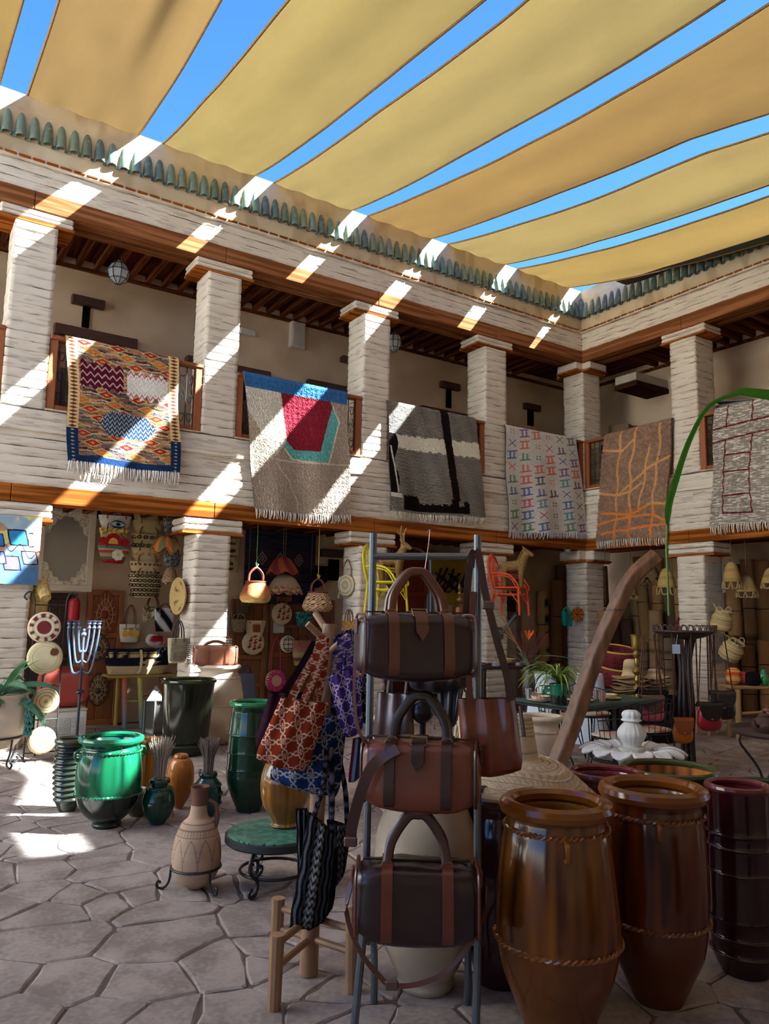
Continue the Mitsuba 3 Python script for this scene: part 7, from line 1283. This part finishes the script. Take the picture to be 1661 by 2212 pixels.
pouch(t, 'body', [(.165, 1.262), (.40, 1.268), (.432, .985), (.185, .962)], .10, lambda u, v, f: C(112, 58, 44)*(.75 + .5*meshkit.fbm(np.stack([u*12, v*12, u*0], -1), 3))[..., None], 'm_leather'); part(t, 'handle', strap(smooth_path([(.21, -.05, 1.26), (.205, -.05, 1.36), (.215, -.03, 1.5), (.225, -.02, 1.7)], 16), .026, .006, (1, 0, 0)), (90, 46, 40), 'm_leather'); part(t, 'tassel', tube([(.415, -.02, 1.24), (.43, -.03, 1.12)], .008, 6), (80, 40, 36), 'm_leather')
t = thing('leather_tote', 'grey brown leather tote hanging behind the left of the middle duffel', 'bag', rk(-.10, .28, 0), RZ + 2); pouch(t, 'body', [(-.075, 1.255), (.085, 1.245), (.095, 1.04), (-.095, 1.05)], .09, lambda u, v, f: C(104, 84, 82)*(.75 + .5*meshkit.fbm(np.stack([u*12, v*12, u*0], -1), 3))[..., None], 'm_leather')
for x in (-.03, .05): part(t, 'handle', tube(smooth_path([(x, 0, 1.24), (x + .01, 0, 1.34), (x + .015, 0, 1.45)], 8), .009, 6), (90, 60, 56), 'm_leather')
t = thing('leather_satchel', 'black leather satchel hanging in the middle behind the rack', 'bag', rk(.06, .26, 0), RZ); pouch(t, 'body', [(-.10, 1.36), (.16, 1.37), (.14, 1.27), (-.09, 1.275)], .10, lambda u, v, f: C(40, 36, 42)*(.8 + .4*meshkit.fbm(np.stack([u*12, v*12, u*0], -1), 3))[..., None], 'm_leather'); pouch(t, 'lower_pocket', [(.03, 1.28), (.15, 1.28), (.12, 1.12), (.04, 1.12)], .06, lambda u, v, f: C(46, 44, 52) + 0*u[..., None], 'm_leather')
one('round_pouch', 'small round black pouch hanging under the satchel', 'pouch', blob(.055, .04, .055, n=14, m=20), (34, 30, 34), 'm_leather', rk(.03, .30, 1.17)); one('black_mannequin_stem', 'thin black post under the round pouch behind the rack', 'post', tube([(0, 0, 0), (0, 0, 1.13)], .014, 8), (24, 24, 26), 'm_iron', rk(.03, .30, 0))
# ---- log stand with the cloth bags
BX, BY, BZ = -9.31, -6.62, -29.0
t = thing('bag_stand', 'log post on three legs with pegs that carries the patterned cloth bags', 'stand', (BX, BY, 0), BZ); W1 = lambda v: C(140, 104, 74)*(.8 + .35*meshkit.fbm(v*A(18, 18, 3), 3))[:, None]
part(t, 'post', tube([(-.005, 0, 0), (.01, 0, .6), (.05, 0, 1.55)], [.042, .036, .034], 12), W1, 'm_satin')
inv = lambda x, y: ((x - BX)*math.cos(math.radians(BZ)) + (y - BY)*math.sin(math.radians(BZ)), -(x - BX)*math.sin(math.radians(BZ)) + (y - BY)*math.cos(math.radians(BZ)))
for (wx, wy), h in (((-9.58, -6.82), .285), ((-9.40, -6.46), .29), ((-9.235, -6.86), .33)):
    x, y = inv(wx, wy); part(t, 'leg', tube([(x, y, 0), (x*.98, y*.98, h)], [.028, .032], 10), W1, 'm_satin')
    for z in (.16, .25): part(t, 'rung', tube([(0, 0, z - .01), (x, y, z)], .016, 8), W1, 'm_satin')
for (x0, z0), (x1, z1), y in (((.045, 1.46), (-.055, 1.55), -.03), ((.05, 1.50), (-.02, 1.60), .06), ((.05, 1.42), (.14, 1.50), -.05)): part(t, 'peg', tube([(x0, y*.3, z0), (x1, y*1.5, z1)], .016, 9), W1, 'm_satin')
def star(cb, cl, cd, cell=.062, rot=.3):
    def f(u, v, front):
        x, y = u*math.cos(rot) - v*math.sin(rot), u*math.sin(rot) + v*math.cos(rot); x, y = x/cell, y/cell; gx, gy = np.abs((x % 1) - .5), np.abs((y % 1) - .5)
        m = np.minimum(np.maximum(gx, gy), (gx + gy)/1.4142); line = np.abs(m - .36) < .040; d = np.abs(gx - .5) + np.abs(gy - .5); o = np.broadcast_to(C(*cb), u.shape + (3,)); o = np.where((d < .16)[..., None], C(*cd), o); o = np.where(line[..., None], C(*cl), o)
        arm = ((np.abs(gx - .5) < .035) & (gy > .30) & (gy < .42)) | ((np.abs(gy - .5) < .035) & (gx > .30) & (gx < .42)); return np.where(arm[..., None], C(*cl), o)
    return f
def vstar(cb, cl, cd, cell=.05): g = star(cb, cl, cd, cell); return lambda v: g(v[:, 0] + v[:, 1], v[:, 2], None)
OR, BL, PU = ((124, 46, 28), (190, 160, 136), (170, 104, 76)), ((28, 46, 84), (150, 146, 144), (120, 112, 108)), ((62, 42, 100), (164, 152, 170), (156, 120, 126))
def cloth_bag(label, cor, d, pal, straps, y=0.0, rot=.3, seed=0, top=None, name='star_tote', sw=.034):
    x0, z0 = 0, 0; loc = (BX + y*-math.sin(math.radians(BZ)), BY + y*math.cos(math.radians(BZ)), 0); t = thing(name, label, 'bag', loc, BZ); pouch(t, 'body', cor, d, star(*pal, rot=rot), seed=seed, nu=110, nv=110)
    for P in straps:
        q = smooth_path(P, 40); m = strap(q, sw, .007, (1, 0, .1)); mm = trimesh.Trimesh(*m, process=False).subdivide().subdivide(); part(t, 'strap', (np.array(mm.vertices), np.array(mm.faces)), vstar(*pal), jit=.05)
    return t
cloth_bag('orange star patterned cloth tote in front on the log stand', [(-.16, 1.225), (.055, 1.20), (-.035, .905), (-.27, .965)], .13, OR, [[(-.115, -.04, 1.22), (-.07, -.05, 1.31), (-.01, -.05, 1.42), (.01, -.04, 1.50)], [(-.06, -.04, 1.21), (-.02, -.05, 1.31), (.015, -.05, 1.42), (.02, -.04, 1.50)], [(.0, .02, 1.21), (.02, .0, 1.31), (.03, -.01, 1.42), (.03, -.02, 1.49)]], -.16, .45, 1)
cloth_bag('blue star patterned cloth bag sagging under the orange tote', [(-.10, 1.12), (.145, 1.14), (.115, .76), (-.22, .845)], .22, BL, [[(.06, 0, 1.12), (.07, -.01, 1.28), (.05, -.02, 1.42), (.05, -.02, 1.49)], [(.11, 0, 1.12), (.105, -.01, 1.30), (.08, -.02, 1.44), (.06, -.02, 1.49)]], .0, .3, 2)
cloth_bag('purple star patterned tote hanging at the right of the log stand', [(.045, 1.315), (.19, 1.365), (.215, 1.085), (.12, 1.045)], .07, PU, [[(.08, -.01, 1.32), (.095, -.02, 1.42), (.105, -.02, 1.49)], [(.15, -.01, 1.34), (.14, -.02, 1.44), (.125, -.02, 1.50)]], -.10, .2, 3)
for i, (x, z0, z1, pal, lb) in enumerate([(.085, 1.12, 1.50, BL, 'blue star patterned strap bunched beside the post'), (.125, 1.30, 1.52, PU, 'purple star patterned strap folded over the right peg'), (.165, 1.28, 1.53, BL, 'blue star patterned strap folded at the far right of the pegs'), (.215, 1.10, 1.36, ((24, 26, 46), (150, 150, 160), (90, 90, 110)), 'navy star patterned bag edge behind the left post of the rack')]):
    t = thing('cloth_strap', lb, 'strap', (BX, BY, 0), BZ); pouch(t, 'fold', [(x - .02, z1), (x + .03, z1 + .005), (x + .035, z0), (x - .03, z0 + .02)], .05, star(*pal, cell=.05), nu=40, nv=90, seed=i)
t = thing('velvet_bag', 'dark plum velvet bag hanging behind the orange tote', 'bag', (BX - .03, BY - .06, 0), BZ); pouch(t, 'body', [(-.22, 1.235), (-.06, 1.24), (-.08, .96), (-.285, 1.0)], .10, lambda u, v, f: C(48, 28, 38)*(.6 + .8*meshkit.fbm(np.stack([u*30, v*8, u*0], -1), 3))[..., None]); part(t, 'strap', strap(smooth_path([(-.16, 0, 1.23), (-.09, 0, 1.34), (-.02, 0, 1.47)], 12), .03, .006, (1, 0, .3)), (30, 20, 26))
def wov(c0, c1, c2=None):
    def f(u, v, fr):
        s = ((u*44 + .15*np.sin(v*50)) % 1); o = np.where((s < .5)[..., None], C(*c0), C(*c1)); z = (np.abs(((u*7) % 1) - .5) < .16) & (np.abs(((v*26 + np.abs(((u*50) % 1) - .5)*1.2) % 1) - .5) < .22); return np.where(z[..., None], C(*(c2 or c1)), o)
    return f
BWN = wov((14, 14, 17), (58, 58, 62), (110, 106, 100))
def hung(label, cor, d, y, col, straps, name='striped_bag', seed=0):
    t = thing(name, label, 'bag', (BX - y*math.sin(math.radians(BZ)), BY + y*math.cos(math.radians(BZ)), 0), BZ); pouch(t, 'body', cor, d, col, seed=seed, nu=80, nv=100)
    for P in straps: part(t, 'strap', tube(smooth_path(P, 20), .012, 7), lambda v: np.where(((v[:, 2]*40) % 1 < .4)[:, None], C(90, 88, 100), C(20, 20, 26)))
hung('black and white woven bag left of the log post', [(-.085, .70), (-.015, .70), (-.015, .27), (-.06, .31)], .07, .03, BWN, [], seed=4); hung('black striped woven bag hanging in front of the log post', [(-.02, .72), (.10, .62), (.07, .26), (-.10, .23)], .13, -.10, BWN, [[(0, 0, .70), (.04, -.01, .85), (.05, 0, 1.0)], [(.08, 0, .64), (.08, -.01, .80), (.07, 0, 1.0)]], seed=5); hung('dark striped woven bag at the right of the log stand', [(.06, .66), (.175, .63), (.15, .43), (.08, .36)], .10, .0, wov((12, 13, 18), (48, 52, 60), (90, 86, 86)), [[(.08, 0, .65), (.075, -.01, .82), (.07, 0, 1.0)], [(.155, 0, .63), (.14, -.01, .80), (.10, 0, .98)]], seed=6); hung('black cloth bag with pale piping drooping lowest on the log stand', [(-.03, .52), (.12, .56), (.10, .30), (-.02, .20)], .10, -.06, wov((14, 14, 18), (20, 20, 26), (30, 30, 40)), [], seed=7)
hung('red and blue striped woven bag beside the rack post', [(.17, 1.03), (.235, 1.04), (.225, .885), (.15, .835)], .06, -.05, lambda u, v, f: np.where((((u*26) % 1) < .3)[..., None], C(120, 34, 60), np.where((((u*26) % 1) < .6)[..., None], C(110, 130, 150), C(60, 70, 96))), [], 'woven_bag', 8)
# ---- long arching leaf close to the camera, from a plant at the right
g_ = np.random.default_rng(3)
t = thing('strap_leaf_plant', 'long green strap leaf that arches in from the right edge', 'plant')
P = smooth_path([(-8.78, -8.86, 2.08), (-8.93, -8.73, 2.215), (-9.04, -8.645, 2.25), (-9.081, -8.621, 2.243), (-9.139, -8.576, 2.205), (-9.175, -8.537, 2.111), (-9.197, -8.506, 2.005), (-9.208, -8.485, 1.926), (-9.206, -8.475, 1.86)], 60)
w = np.interp(np.linspace(0, 1, len(P)), [0, .2, .36, .42, .52, .8, .92, 1], [.030, .030, .014, .010, .012, .021, .020, .006])
def leafm(P, w): T_ = np.gradient(P, axis=0); S = np.cross(T_, A(.55, .83, .1)); S /= np.linalg.norm(S, axis=1, keepdims=True); return (np.stack([P + S*w[:, None]/2, P + A(.004, .006, 0), P - S*w[:, None]/2], 1).reshape(-1, 3), tri(np.array([[i*3 + j, i*3 + 3 + j, i*3 + 4 + j, i*3 + 1 + j] for i in range(len(P) - 1) for j in (0, 1)])))
HERE['strap_leaf_plant'] = Place(); part(t, 'leaf', leafm(P, w), (74, 132, 44), 'm_leaf', True); part(t, 'stem', tube(smooth_path([(-9.206, -8.475, 1.87), (-9.202, -8.468, 1.794), (-9.19, -8.46, 1.70), (-9.181, -8.453, 1.61)], 12), .0035, 6), (110, 140, 70)); P2 = smooth_path([(-8.62, -8.62, .95), (-8.68, -8.56, .93), (-8.74, -8.50, .90)], 16); part(t, 'low_leaf', leafm(P2, np.interp(np.linspace(0, 1, len(P2)), [0, .7, 1], [.02, .018, .003])), (80, 130, 60), 'm_leaf', True)
"""plant body, outside the frame"""
part(t, 'base_leaf', join(leafm(smooth_path([(-8.45, -9.0, .55), (-8.6, -8.95, 1.3), (-8.70, -8.92, 1.85), (-8.78, -8.86, 2.08)], 20), np.full(22, .03)[:len(smooth_path([(0,0,0)]*4, 20))]), leafm(smooth_path([(-8.45, -9.0, .55), (-8.50, -8.80, .85), (-8.62, -8.62, .95)], 14), np.full(len(smooth_path([(0,0,0)]*3, 14)), .02))), (74, 132, 44), 'm_leaf', True)
pot('dark_pot', 'dark pot of the strap leaved plant beyond the right edge', 'pot', (-8.42, -9.0, 0), [(.10, 0), (.15, .2), (.17, .5), (.18, .55)], (50, 46, 40), 'm_satin')
